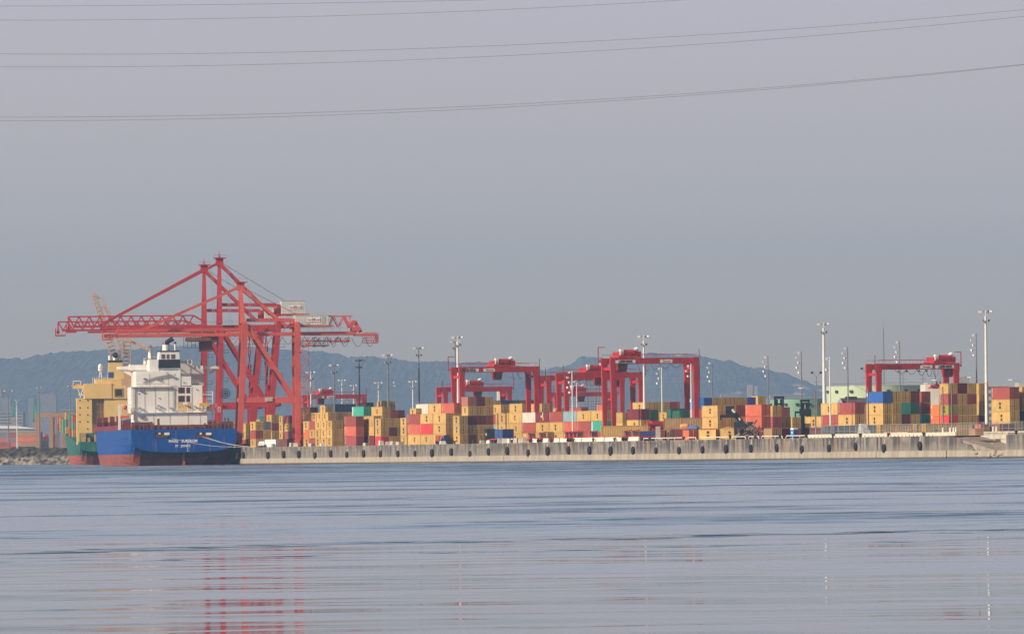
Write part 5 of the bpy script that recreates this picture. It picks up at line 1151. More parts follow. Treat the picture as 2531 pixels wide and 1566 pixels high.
# ------------------------------------------------------------------ lamp masts
LM = mat('lamp_mast_white', (0.75, 0.75, 0.74), 0.4, 0.05); LG_ = mat('lamp_mast_grey', (0.20, 0.20, 0.21), 0.5, 0.15); LENS = mat('lamp_glass', (0.85, 0.85, 0.83), 0.25, 0.02)
def on_land(px, S): return grd(px, F / S)
def head(root, x, y, z, a, hs, mt=None):
    b = MB(); c = math.cos(a); s_ = math.sin(a)
    b.hexa([(x + (u*c - v*s_)*hs, y + (u*s_ + v*c)*hs, z + w_*hs) for u, v, w_ in ((-.35,-.25,-.5),(.35,-.25,-.5),(.35,.3,-.35),(-.35,.3,-.35),(-.42,-.4,.35),(.42,-.4,.35),(.42,.35,.4),(-.42,.35,.4))])
    return b
def crown_mast(px, py, S, label, wide=11, dark=False, r=0.30, zb=DECK):
    o = on_land(px, S); H = (yh(px) - py) / S + CAMH - zb; root = thing('lamp_mast', label, 'lamp mast', (o.x, o.y, zb), 0, 'floodlight masts'); mt = LG_ if dark else LM
    MB().tube((0, 0, 0), (0, 0, H - 1.5), r * 1.25, 8, r * 0.6).build('mast', mt, root)
    W = wide / S / 2; fr = MB()
    for z, k in ((H - 0.5, 1.0), (H - 2.6, 0.62)):
        fr.bar((-W*k, 0, z), (W*k, 0, z), 0.12); fr.bar((0, -W*k, z), (0, W*k, z), 0.12)
        n = 10; fr.path([(W*k*math.cos(2*math.pi*i/n), W*k*math.sin(2*math.pi*i/n), z) for i in range(n+1)], 0.05, 4)
    fr.bar((0, 0, H - 3), (0, 0, H), 0.25); fr.build('lamp_frame', mt, root)
    for z, k, n in ((H - 0.4, 1.0, 7), (H - 2.5, 0.62, 4)):
        for i in range(n):
            a = 2*math.pi*(i + 0.4)/n - math.pi/2; x, y = W*k*math.cos(a), W*k*math.sin(a)
            head(root, x, y, z, a + math.pi/2, 0.66).build('floodlight', LENS if (i % 3) else GREY, root)
    return root
def side_mast(px, py, S, label, n=5, left=True, white=False, zb=DECK):
    o = on_land(px, S); H = (yh(px) - py) / S + CAMH - zb; root = thing('lamp_mast', label, 'lamp mast', (o.x, o.y, zb), 0, 'side lit masts'); mt = LM if white else LG_
    MB().tube((0, 0, 0), (0, 0, H), 0.24, 7, 0.13).build('mast', mt, root)
    fr = MB(); sg = -1 if left else 1
    for i in range(n): z = H - 0.5 - i*1.35; fr.bar((sg*0.1, 0, z), (sg*1.3, 0, z), 0.1)
    fr.build('lamp_frame', GREY, root)
    for i in range(n):
        z = H - 0.4 - i*1.35; head(root, sg*(1.25 if i % 2 else 0.75), 0, z, 0.3*i, 0.66).build('floodlight', LENS, root)
    return root
def twin_mast(px, py, S, label, zb=DECK, cross=True):
    o = on_land(px, S); H = (yh(px) - py) / S + CAMH - zb; root = thing('lamp_mast', label, 'lamp mast', (o.x, o.y, zb), 0, 'twin lamp masts')
    MB().tube((0, 0, 0), (0, 0, H - 1.5), 0.18, 7, 0.11).build('mast', LG_, root)
    fr = MB().bar((0, 0, H-2), (-0.9, 0, H-0.6), 0.1).bar((0, 0, H-2), (0.9, 0, H-0.6), 0.1)
    if cross: fr.bar((-1.2, 0, H-3.2), (1.2, 0, H-3.2), 0.12)
    fr.build('lamp_frame', LG_, root)
    for sx in (-1, 1): head(root, sx*1.3, 0, H-0.4, sx*0.5, 0.75).build('floodlight', DARK, root)
    return root
def street_lamp(px, py, hx, hy, S, label, wood=True):
    o = on_land(px, S); H = (yh(px) - py) / S + CAMH - DECK; root = thing('street_lamp', label, 'street lamp', (o.x, o.y, DECK), 0, 'street lamps on wooden poles')
    MB().tube((0, 0, 0), (0, 0, H), 0.20, 8, 0.15).build('pole', WOODP if wood else GREY, root)
    dx = (hx - px) / S; hz = (yh(px) - hy) / S + CAMH - DECK; z0 = hz - 1.7
    MB().path([(dx*(1-(1-t)**1.0), 0, z0 + (hz - z0) * math.sin(t*math.pi/2)) for t in [i/6 for i in range(7)]], 0.05, 5).build('lamp_arm', GREY, root)
    MB().hexa([(dx-0.75, -0.18, hz-0.06), (dx+0.35, -0.12, hz-0.06), (dx+0.35, 0.12, hz-0.06), (dx-0.75, 0.18, hz-0.06), (dx-0.65, -0.12, hz+0.18), (dx+0.3, -0.08, hz+0.14), (dx+0.3, 0.08, hz+0.14), (dx-0.65, 0.12, hz+0.18)]).build('lamp_head', WCLEAN, root)
    return root
for a in ((770, 917, 7.6, 'white floodlight mast right of the nearest ship crane', 22), (828, 899, 7.9, 'grey floodlight mast second right of the ship cranes', 22, True), (847, 937, 6.0, 'small distant floodlight mast left of the third tall one', 17),
          (890, 887, 8.0, 'tall floodlight mast above the turquoise container', 24, True), (937, 943, 6.2, 'short floodlight mast right of the turquoise container', 19), (961, 874, 8.2, 'tall floodlight mast at the right of the farthest high yellow pair', 24, True),
          (1022, 940, 6.6, 'short floodlight mast above the white container end', 18), (1037.5, 857, 8.0, 'slim grey floodlight mast rising over the white container', 25, True), (1127.5, 842, 7.2, 'thin dark floodlight mast behind the thick white one', 22, True),
          (1134, 830, 8.7, 'thick white floodlight mast in front of the left central crane', 26, False, 0.5), (1594, 828, 9.0, 'white floodlight mast standing through the tallest yard crane', 26, False, 0.38), (2039, 797, 9.3, 'tallest thick white mast before the pale green tank', 26, False, 0.5),
          (2440, 766, 10.2, 'tall white floodlight mast near the right picture edge', 30, False, 0.42), (875.5, 950, 5.6, 'faint small floodlight mast above the far yard crane beam', 16)): crown_mast(*a)
for a in ((21.5, 964, 4.6, 'dark floodlight mast nearest the left picture edge', 22, True), (98, 956, 4.7, 'dark floodlight mast before the teal bridge tower', 12, True), (175, 952, 4.8, 'dark floodlight mast left of the yellow ship bridge', 11, True), (43, 987, 4.3, 'thin white mast between the two dark far masts', 8)): crown_mast(*a, r=0.35, zb=6.9) if len(a) < 7 else None
for a in ((1900.5, 879, 8.6, 'side lit mast above the smaller forklift mast'), (1762, 894, 8.2, 'side lit mast right of the biggest yard crane'), (1983, 868, 9.0, 'side lit mast rising behind the taller forklift mast'), (2097.5, 857, 8.9, 'side lit mast behind the gabled roof'),
          (2226, 842, 8.9, 'side lit mast through the rightmost yard crane beam'), (2416, 824, 9.2, 'side lit mast just left of the tall white mast at right')): side_mast(*a)
for a in ((1637.5, 907, 8.9, 'white mast with lamps under the tallest crane beam', 4, True, True), (1710, 900, 9.4, 'white mast in front of the tallest crane right leg', 3, True, True), (2053, 882, 10.1, 'white mast with lamps standing at the fence left end', 3, True, True), (1416, 916, 9.2, 'pale post with lamps standing in the tractor row', 5, True, True), (970, 942, 6.3, 'distant mast with dark lamps right of the tall one', 2, False), (1427, 940, 7.6, 'white mast half hidden behind the lamp post of the tractors', 1, True, True)): side_mast(*a)
for a in ((2020, 917, 8.2, 'twin lamp mast left of the tallest white mast'), (2143, 907, 8.2, 'twin lamp mast left of the rightmost yard crane'), (2233.5, 914, 7.2, 'distant twin lamp mast under the rightmost crane beam'), (2283, 913, 7.2, 'distant T shaped mast under the rightmost crane beam')): twin_mast(*a)
for a in ((2016.5, 966, 1982, 959, 9.9, 'wooden pole street lamp left of the white fence mast'), (2147, 958, 2110, 953, 10.3, 'wooden pole street lamp before the bright blue container'), (2331.5, 955, 2291, 947, 10.4, 'wooden pole street lamp left of the two before the tallest block'),
          (2353.5, 946, 2312, 939, 10.6, 'thick wooden pole street lamp before the tallest block'), (2442, 942, 2399, 932, 10.6, 'wooden pole street lamp at the foot of the tall white mast'), (2545, 945, 2501, 938, 10.8, 'street lamp reaching in from the right picture edge')): street_lamp(*a)
# radio mast
o = on_land(2187, 6.5); H = (yh(2187) - 790) / 6.5 + CAMH - DECK; rm = MB(); n = 40
for i in range(3):
    a = 2*math.pi*i/3; rm.bar((0.55*math.cos(a), 0.55*math.sin(a), 0), (0.12*math.cos(a), 0.12*math.sin(a), H*0.93), 0.09)
for j in range(n):
    for i in range(3):
        a = 2*math.pi*i/3; b_ = 2*math.pi*(i+1)/3; k0 = 0.55 - 0.43*j/n; z = H*0.93*j/n; z1 = H*0.93*(j+1)/n; rm.bar((k0*math.cos(a), k0*math.sin(a), z), (k0*math.cos(b_), k0*math.sin(b_), z1), 0.06)
rm.bar((0, 0, H*0.93), (0, 0, H), 0.06); tag(rm.build('radio_mast', LG_, None, (o.x, o.y, DECK)), 'very tall thin lattice radio mast left of the rightmost crane', 'radio mast')

# ------------------------------------------------------------------ power lines high above the river
WIRES = [([(-60,15.8),(0,15.5),(400,13.5),(800,7.5),(1222,0),(1500,-8)], 'upper line crossing the top left corner'), ([(-60,50.3),(0,50),(500,46.5),(900,37),(1300,22),(1700,0),(1900,-14)], 'second line fading out at the top edge'), ([(-60,134),(0,134),(520,130.5),(1036,117),(1553,99),(2071,68),(2600,15)], 'third line from top, ending near the upper right corner'),
         ([(-60,166),(0,166),(520,161.5),(1036,145),(1553,122),(2071,87),(2600,32)], 'fourth line from top'), ([(-60,290.3),(0,290),(520,283.5),(1036,267),(1553,241.5),(2071,206),(2600,150)], 'upper wire of the lowest close pair'), ([(-60,299.5),(0,299),(520,293),(1036,273.5),(1553,246.5),(2071,210),(2600,151)], 'lower wire of the lowest close pair')]
WM = mat('aluminium_cable', (0.22, 0.20, 0.20), 0.5, 0.05)
def smooth(pts, n=60):
    xs = [p[0] for p in pts]; out = []
    for i in range(n + 1):
        x = xs[0] + (xs[-1] - xs[0]) * i / n; y = 0       # quadratic fit through the points
        out.append(x)
    # least squares parabola
    N = len(pts); sx = [sum(p[0]**k for p in pts) for k in range(5)]; sy = [sum(p[1]*p[0]**k for p in pts) for k in range(3)]
    M_ = Matrix(((sx[0], sx[1], sx[2]), (sx[1], sx[2], sx[3]), (sx[2], sx[3], sx[4]))); c = M_.inverted() @ Vector(sy)
    return [(x, c[0] + c[1]*x + c[2]*x*x) for x in out]
for i, (pts, lab) in enumerate(WIRES):
    Y = 1150 + 6 * (i % 2) + 14 * (i // 2); b = MB(); b.path([P(x, y, Y) for x, y in smooth(pts)], 0.027, 5)
    tag(b.build('power_cable', WM), lab, 'cable', 'power cables hanging over the river')

# ------------------------------------------------------------------ tyre fenders on the quay wall
FX = [(590, 1), (604, 0), (665, 0), (704, 0), (741.5, 0), (781, 1), (820, 0), (860, 1), (902, 0), (943, 1), (986, 1), (1028, 1), (1071, 0), (1118, 0), (1164, 1), (1210, 0), (1257, 0), (1308, 1), (1357, 0), (1408, 0), (1460, 0), (1513, 1), (1568, 0), (1624, 1), (1681, 1), (1739, 1), (1798, 0), (1859, 0), (1923, 0), (1985, 1), (2052, 1), (2117.5, 0), (2188, 1), (2277, 0)]
tyre = None; UR = math.atan2(UA.y, UA.x); random.seed(6)
def make_tyre():
    root = thing('tyre_fender', 'x', 'tyre fender', (0, 0, 0), UR, 'tyre fenders hanging on the quay wall')
    b = MB(); n, m_ = 22, 10; R0, r0 = 1.0, 0.42
    prof = [(0.36 * math.cos(a) * (1.0 if math.cos(a) < 0 else 1.0), 0.46 * math.sin(a)) for a in [2*math.pi*i/m_ for i in range(m_)]]
    for i in range(n):
        t = 2*math.pi*i/n
        for (dr, dy) in prof: b.v.append(((R0 - 0.06 + dr) * math.cos(t), 0.52 + dy, (R0 - 0.06 + dr) * math.sin(t) * 1.12))
    for i in range(n):
        for j in range(m_): b.f.append((i*m_+j, i*m_+(j+1) % m_, ((i+1) % n)*m_+(j+1) % m_, ((i+1) % n)*m_+j))
    b.build('tyre', RUBBER, root, smooth=True)
    c = MB().path([(0, 0.5, 1.3), (-0.05, 0.25, 2.2), (0, 0.15, 2.9)], 0.05, 5); c.build('chain', GREY, root); return root
tyre = make_tyre()
MARKS = ['at the ship stern corner, smaller one', 'at the ship stern corner, larger one', 'under the white pickup', 'under the white block right of the pickup', 'under the ship crane land leg', 'under the first short yellow stacks', 'under the maroon base of the first stacks', 'left of the turquoise container column', 'below the turquoise container', 'right of the bright red base container', 'left of the tall yellow run', 'below the pink container of the run', 'below the bright red container of the run', 'under the blue tarpaulin', 'below the door end block, left', 'below the door end block, right', 'below the blue container on wheels', 'below the first pair of tractors', 'at the left end of the white barriers', 'below the tractor cluster', 'below the pale lamp post', 'below the left end of the long trailer load', 'below the pair of tractors on the trailer', 'at the right end of the white barriers', 'below the concrete post', 'under the red rust stain near the pipe rail', 'left of the tilted yellow container', 'beside the red rust stain under the bent scrap', 'under the big salmon stack', 'below the portable toilet', 'below the left end of the mesh fence', 'below the white mast at the fence', 'below the blue container on the right', 'beside the recess near the boat ramp, rightmost']
for i, (px, lo) in enumerate(FX):
    s_ = edgeA(px); z = 2.85 + random.uniform(-0.18, 0.18) - (0.35 if lo else 0); k = random.uniform(0.66, 0.86) * (0.86 if lo and i % 3 else 1)
    p = A(s_, 0, z); r = tyre if i == 0 else dup(tyre, (0, 0, 0))
    r.location = p; r.scale = (k * 0.85, k, k); r['label'] = 'black tyre fender ' + MARKS[i]
    if i == 0: pass
# bollards along the edge
bol = MB().tube((0, 0, 0), (0, 0, 0.35), 0.2, 10).tube((0, 0, 0.35), (0, 0, 0.55), 0.2, 10, 0.34).tube((0, 0, 0.55), (0, 0, 0.7), 0.34, 10, 0.28)
bm0 = bol.mesh('bollard'); bm0.materials.append(DARK)
BX = [(1079, 'at the foot of the yellow run'), (1124, 'below the orange small container'), (1170, 'below the door end block'), (1217, 'below the black truck'), (1265, 'between stone blocks below the blue container'), (1313, 'below the first white barrier'), (1363, 'below the gold emblem container'), (1418, 'at the pale lamp post foot'), (1467, 'below the turquoise container of the row'), (1519, 'below the long trailer load'), (1606, 'left of the concrete post'), (1690, 'below the green containers'), (1805, 'in front of the tilted container'), (1867, 'left of the salmon stack foot'), (1928, 'left of the portable toilet'), (1993, 'right of the portable toilet'), (2059, 'below the white fence mast'), (2126, 'below the dark gabled roof'), (2196, 'below the bright blue container'), (2283, 'above the rightmost tyre'), (2512, 'at the right picture edge')]
for i, (px, wl) in enumerate(BX):
    o = link('bollard', bm0, None, tuple(AP(px, 0.55, DECK + 0.02))); tag(o, 'small dark mooring bollard ' + wl, 'bollard', 'mooring bollards on the quay edge'); o.scale = (1.2, 1.2, 1.3)

# ------------------------------------------------------------------ barriers, blocks, rails, fence
def barrier_mesh(L):
    b = MB(); b.prism([(-0.34, 0), (-0.34, 0.12), (-0.17, 0.42), (-0.10, 1.1), (0.10, 1.1), (0.17, 0.42), (0.34, 0.12), (0.34, 0)], -L/2, L/2); me = b.mesh('concrete_barrier'); me.materials.append(BWHITE); return me
bmesh_ = barrier_mesh(4.4); px = 1300.0; i = 0; s_ = edgeA(1306); s_end = edgeA(1567)
names = ['first', 'second', 'third', 'fourth', 'fifth', 'sixth', 'seventh', 'eighth', 'ninth', 'tenth', 'eleventh', 'twelfth', 'thirteenth', 'fourteenth', 'fifteenth', 'sixteenth', 'seventeenth', 'eighteenth', 'nineteenth']
while s_ > s_end and i < 19:
    if i not in (3,):
        o = link('concrete_barrier', bmesh_, None, tuple(A(s_ - 2.2, 1.3 + 0.15 * (i % 2), DECK + 0.02)), TH); tag(o, f'white concrete barrier, {names[i]} from the left in the row before the tractors', 'barrier', 'white concrete barriers on the quay edge')
    s_ -= 4.75; i += 1
random.seed(31)
BLK = [(676, 1.0, 'right of the pickup'), (722, 1.2, 'left one between the crane legs'), (731, 1.1, 'right one between the crane legs'), (771, 0.9, 'below the first short stacks, left'), (797, 0.9, 'below the first short stacks, right'), (905, 0.8, 'below the gold emblem container'), (943, 1.3, 'rounded one below the bright red base'), (962, 1.0, 'right of the rounded one'), (974, 1.1, 'second right of the rounded one'), (989, 0.9, 'left of the yellow run'), (1095, 0.9, 'below the small orange container'), (1192, 0.9, 'pale one left of the black truck'), (1212, 0.8, 'below the black truck'), (1239, 1.3, 'first of the group under the blue container'), (1250, 1.3, 'second of the group under the blue container'), (1262, 1.2, 'third of the group under the blue container'), (1270, 1.2, 'fourth of the group under the blue container'), (1281, 1.3, 'bluish one under the blue container'), (1289, 1.2, 'yellowish last one before the barriers'), (1297, 1.5, 'tall pale one at the barriers left end')]
for px, h_, wl in BLK:
    b = MB(); w_ = random.uniform(0.6, 1.0); b.hexa([(-w_, -w_, 0), (w_, -w_, 0), (w_, w_, 0), (-w_, w_, 0), (-w_*0.85, -w_*0.9, h_), (w_*0.75, -w_*0.9, h_*random.uniform(0.8, 1)), (w_*0.8, w_*0.9, h_), (-w_*0.9, w_*0.9, h_)])
    tag(b.build('concrete_block', CONC if random.random() < 0.5 else BWHITE, None, tuple(AP(px, 1.6, DECK + 0.02)), TH + random.uniform(-0.3, 0.3)), 'concrete block on the quay edge, ' + wl, 'block', 'concrete blocks on the quay edge')
for x0, x1, wl in ((1582, 1682, 'from the concrete post to the mast foot'), (1690, 1713, 'short piece before the small orange container'), (1723, 1835, 'in front of the tilted container'), (1842, 1868, 'short piece under the bent scrap'), (1874, 1926, 'below the salmon stack'), (1934, 1992, 'either side of the portable toilet')):
    a = A(edgeA(x0), 0.9, DECK); c = A(edgeA(x1), 0.9, DECK); L = (c - a).length; b = MB().path([(0, 0, 0), (0.5, 0, 0.62), (L - 0.5, 0, 0.62), (L, 0, 0)], 0.13, 8)
    for k in range(1, int(L/5)): b.tube((k*5, 0, 0), (k*5, 0, 0.6), 0.09, 6)
    d_ = c - a; tag(b.build('pipe_rail', BWHITE, None, tuple(a), math.atan2(d_.y, d_.x)), 'low white pipe rail on the quay edge, ' + wl, 'rail', 'white pipe rails on the quay edge')
# guard kerb along the right part with white studs
a = AP(1960, 1.4, DECK); c = AP(2760, 1.4, DECK); L = (c - a).length; d_ = c - a; RZK = math.atan2(d_.y, d_.x)
CREAM = mat('cream_kerb', (0.70, 0.62, 0.50), 0.8, 0.12, 0.4, 0.1, (0.3, 0.22, 0.15))
Lr = (A(S1L, 0) - AP(1995, 0)).length
b = MB().box(0, L, -0.2, 0.25, 0, 0.95)
tag(b.build('parapet', CREAM, None, (a.x, a.y, DECK) if False else tuple(AP(1995, 7.4 if False else 1.4, DECK)), RZK), 'low cream parapet running along the right part of the quay', 'parapet') if False else None
P1 = AP(1995, 1.2, DECK); b = MB().box(0, Lr + 6, -0.2, 0.2, 0, 0.85)
tag(b.build('parapet', CREAM, None, tuple(P1), RZK), 'low cream parapet along the right part of the quay', 'parapet')
st = MB(); x = 0
while x < Lr * 0.92: st.box(x, x + 1.3, 0.1 - 0.6, -0.3, 0.02, 0.38); x += 2.5
tag(st.build('kerb_teeth', BWHITE, None, tuple(P1 + Vector((0, 0, 0))), RZK), 'row of short white kerb stones before the cream parapet', 'kerb')
# chain link fence
f0 = AP(2003, 3.6, DECK); Lf = (AP(2700, 0) - AP(2003, 0)).length; FH = 2.9
fen = thing('mesh_fence', 'galvanised mesh fence on the right part of the quay', 'fence', tuple(f0), RZK)
x = 0
while x < Lf: MB().tube((x, 0, 0), (x, 0, FH), 0.07, 6).build('post', GREY, fen); x += 4.0
fr = MB()
for z in (0.15, 1.5, FH): fr.bar((0, 0, z), (Lf, 0, z), 0.06)
fr.build('top_rail', GREY, fen); fm = MB(); x = 0
while x < Lf: fm.bar((x, 0, 0.1), (x, 0, FH), 0.02); x += 0.42
z = 0.3
while z < FH: fm.bar((0, 0, z), (Lf, 0, z), 0.02); z += 0.42
fm.build('wire_mesh', GREY, fen)
# slip wall top fence posts, brown box, markers
tag(MB().prism([(-2.2, 0), (2.2, 0), (1.9, 1.5), (-1.5, 1.5)], -1, 1).build('brown_box', mat('brown_box_paint', (0.40, 0.24, 0.15), 0.7, 0.2), None, tuple(AP(2413, 2.6, DECK)), TH - R(90)), 'brown box standing on the parapet above the boat ramp', 'box')
for px, wl in ((2332, 'left of the first wooden pole'), (2350, 'left of the thick wooden pole'), (2358, 'right of the thick wooden pole'), (2364, 'second right of the thick wooden pole'), (2449, 'right of the tall mast foot'), (2456, 'second right of the tall mast foot'), (2464, 'third right of the tall mast foot')):
    b = MB().tube((0, 0, 0.8), (0, 0, 1.5), 0.28, 8).sphere((0, 0, 1.65), 0.3, 8, 5); tag(b.build('marker_post', DARK if px % 2 else BWHITE, None, tuple(AP(px, 1.6, DECK))), 'short marker post on the parapet ' + wl, 'post', 'short posts on the parapet')
# white sheet and orange barrier, and stacked white pieces behind the fence
tag(MB().hexa([(-3, -0.6, 0), (2.6, -0.6, 0), (2.6, 1.4, 0), (-3, 1.4, 0), (0.6, -0.2, 3.0), (2.4, -0.2, 3.2), (2.4, 1, 3.2), (0.6, 1, 3.0)]).build('tarpaulin', LGREY, None, tuple(AP(2142, 5.2, DECK)), RZK + math.pi), 'heaped pale grey sheet behind the mesh fence', 'tarpaulin')
ob = MB()
for i in range(9): ob.box(i*1.9, i*1.9 + 0.25, -0.1, 0.1, 0, 1.1)
ob.box(0, 16, -0.06, 0.06, 0.75, 1.05); tag(ob.build('road_barrier', mat('barrier_pink', (0.78, 0.42, 0.32)), None, tuple(AP(2245, 2.2, DECK)), RZK + math.pi), 'low pale orange barrier rails behind the parapet', 'barrier')
for i, (px, k) in enumerate(((2067, 3), (2074, 3), (2082, 3))):
    b = MB()
    for j in range(4): b.box(-0.35, 0.35, -0.4, 0.4, j*0.85, j*0.85 + 0.45)
    tag(b.build('stacked_pallet', BWHITE, None, tuple(AP(px, 6, DECK))), ['left pile of white pieces behind the fence', 'middle pile of white pieces behind the fence', 'right pile of white pieces behind the fence'][i], 'pile', 'piles of white pieces behind the fence')

# ------------------------------------------------------------------ vehicles
TGREY = mat('cab_glass_grey', (0.16, 0.17, 0.18), 0.15, 0.1, spec=0.8)
def make_tractor():
    t = thing('terminal_tractor', 'x', 'tractor', (0, 0, 0), 0, 'red terminal tractors parked on the quay')
    c = MB().box(-2.9, 2.7, -0.45, 0.45, 0.65, 1.05).box(0.3, 2.9, -1.2, 1.2, 0.55, 1.35).box(1.0, 2.8, 0.1, 1.25, 1.35, 1.75).box(-2.9, -1.3, -0.8, 0.8, 1.05, 1.3)
    for y in (-1.1, 1.1): c.box(-2.9, -0.9, y-0.25, y+0.25, 1.15, 1.3)
    c.build('chassis', TRED, t)
    k = MB()
    k.hexa([(0.7, -1.25, 1.35), (2.6, -1.25, 1.35), (2.6, 0.2, 1.35), (0.7, 0.2, 1.35), (0.6, -1.2, 1.75), (2.5, -1.2, 1.75), (2.5, 0.2, 1.75), (0.6, 0.2, 1.75)])
    for x, y in ((0.7, -1.2), (2.45, -1.2), (0.7, 0.15), (2.45, 0.15)): k.bar((x, y, 1.7), (x - 0.1, y, 3.0), 0.13)
    k.hexa([(0.2, -1.35, 2.95), (2.6, -1.35, 3.15), (2.6, 0.35, 3.15), (0.2, 0.35, 2.95), (0.2, -1.35, 3.08), (2.6, -1.35, 3.4), (2.6, 0.35, 3.4), (0.2, 0.35, 3.08)])
    cab = k.build('cab', TRED, t); MB().box(0.7, 2.4, -1.15, 0.12, 1.75, 2.95).build('cab_window', TGREY, cab)
    MB().tube((0.4, 0.9, 1.3), (0.4, 0.9, 3.1), 0.1, 8).build('exhaust_pipe', GREY, t)
    for x in (-2.0, 1.9):
        for y in (-1.0, 1.0): MB().tube((x, y-0.18, 0.5), (x, y+0.18, 0.5), 0.5, 14).build('wheel', RUBBER, t)
    for y in (-0.9, 0.9): MB().box(2.88, 2.95, y-0.15, y+0.15, 0.9, 1.1).build('headlight', LENS, t)
    return t
tr0 = make_tractor(); first = True
TRL = [(1302, 4.5, 4, 'left one of the pair at the barriers left end'), (1329, 4.5, 4, 'right one of the pair at the barriers left end'), (1392, 5.0, 8, 'leftmost in the tight cluster of cabs'), (1401, 5.6, 8, 'second from the left in the tight cluster of cabs'), (1411, 6.2, 8, 'third from the left in the tight cluster of cabs'), (1420, 6.8, 8, 'rightmost in the tight cluster of cabs'), (1455, 5.0, 8, 'alone right of the cab cluster'), (1540, 4.2, 0, 'left one of the pair before the long trailer load'), (1559, 4.2, 0, 'right one of the pair before the long trailer load'), (621, 5, 12, 'small one beside the ship stern'), (607, 7, 15, 'half hidden one nearest the ship stern')]
for px, t_, rr, wl in TRL:
    o = tr0 if first else dup(tr0, (0, 0, 0)); first = False
    o.location = AP(px, t_, DECK + 0.02); o.rotation_euler = (0, 0, TH + R(rr - 6)); o['label'] = 'red terminal tractor, ' + wl; o.scale = (0.88, 0.88, 0.86)
def trailer(px0, px1, t_, label):
    a = A(Aat(px0, t_), t_, DECK); c = A(Aat(px1, t_), t_, DECK); L = 12.3; mid = (a + c) / 2; r = thing('trailer', label, 'trailer', (mid.x, mid.y, DECK + 0.02), TH - R(90) if label.startswith('long') else TH - R(48), 'red container chassis')
    b = MB()
    for x in (-0.9, 0.9): b.box(x-0.12, x+0.12, -L/2, L/2, 0.95, 1.24)
    for k in range(9): y = -L/2 + 0.2 + k*(L-0.4)/8; b.box(-1.15, 1.15, y-0.15, y+0.15, 0.98, 1.22)
    b.build('chassis', TRED, r)
    for y in (-L/2+1.2, -L/2+2.6, L/2-3.5):
        for x in (-1.0, 1.0): MB().tube((x-0.2, y, 0.48), (x+0.2, y, 0.48), 0.48, 12).build('wheel', RUBBER, r)
    MB().box(-0.7, -0.5, L/2-4, L/2-3.8, 0, 0.95).box(0.5, 0.7, L/2-4, L/2-3.8, 0, 0.95).build('landing_leg', TRED, r)
trailer(1486, 1602, 9.2, 'long red trailer carrying the broadside yellow container')
for px0, px1, lab in ((1364, 1392, 'long empty red chassis left of the cab cluster'), (1424, 1480, 'long empty red chassis right of the cab cluster'), (1568, 1610, 'long empty red chassis left of the concrete post')):
    trailer(px0 + 0, px1, 5.5, lab)
trailer(1240, 1254, 7, 'red chassis under the bright blue container')
# concrete post, spreader on the ground, tank
tag(MB().box(-0.6, 0.6, -0.6, 0.6, 0, 3.6).box(-0.75, 0.75, -0.7, 0.7, 0, 0.4).build('concrete_post', CONC, None, tuple(AP(1627, 2.0, DECK))), 'upright concrete post at the left end of the pipe rail', 'post')
sp_ = MB().box(-3.2, 3.2, -0.9, 0.9, 4.1, 4.6).box(-2.0, 2.0, -0.7, 0.7, 4.6, 5.1)
for x in (-2.2, 0, 2.2): sp_.box(x-0.2, x+0.2, -0.5, 0.5, 3.4, 4.1)
sp_.box(-1.6, 1.6, -0.4, 0.4, 0, 3.4); tag(sp_.build('spreader', TRED, None, tuple(AP(1628, 12, DECK)), TH), 'red container spreader resting behind the concrete post', 'spreader')
tk = MB().tube((-0.6, 0, 3.7), (0.6, 0, 3.7), 0.65, 16).sphere((-0.6, 0, 3.7), 0.64, 12, 8).sphere((0.6, 0, 3.7), 0.64, 12, 8).box(-1.2, 1.2, -0.5, 0.5, 2.9, 3.2); tag(tk.build('storage_tank', mat('orange_tank', (0.75, 0.33, 0.12), 0.4, 0.15), None, tuple(AP(1693, 9, DECK - 0.1)), TH - R(30)), 'orange cylindrical tank lying on top behind the pipe rail', 'tank')
tag(MB().box(-3.4, 3.4, -1.1, 1.1, 0, 2.9).box(-3.3, -3.0, -1.15, 1.15, 0, 2.95).box(3.0, 3.3, -1.15, 1.15, 0, 2.95).build('crate', CMAT['M'], None, tuple(AP(1693, 9, DECK)), TH - R(30)), 'dark red crate carrying the orange tank', 'crate')
tag(MB().box(-1.4, 1.4, -1.2, 1.2, 2.88, 3.3).prism([(-1.3, 3.3), (1.3, 3.3), (0.6, 3.65), (-0.4, 3.6)], -1, 1).build('blue_lid', mat('blue_cover', (0.08, 0.2, 0.5)), None, tuple(AP(1713, 5, DECK)), TH - R(35)), 'small blue cover lying on the small orange container', 'cover')
tp = MB().hexa([(-2.0, -0.1, 0.1), (1.5, -0.1, 0.1), (1.5, 0.1, 0.1), (-2.0, 0.1, 0.1), (-0.4, -0.1, 2.3), (1.5, -0.1, 2.7), (1.5, 0.1, 2.7), (-0.4, 0.1, 2.3)]); tag(tp.build('tarpaulin', mat('blue_tarpaulin', (0.06, 0.24, 0.72), 0.6, 0.25), None, tuple(AP(1097, 2.6, DECK)), TH - R(90) + R(120)), 'bright blue tarpaulin hanging before the yellow run', 'tarpaulin')
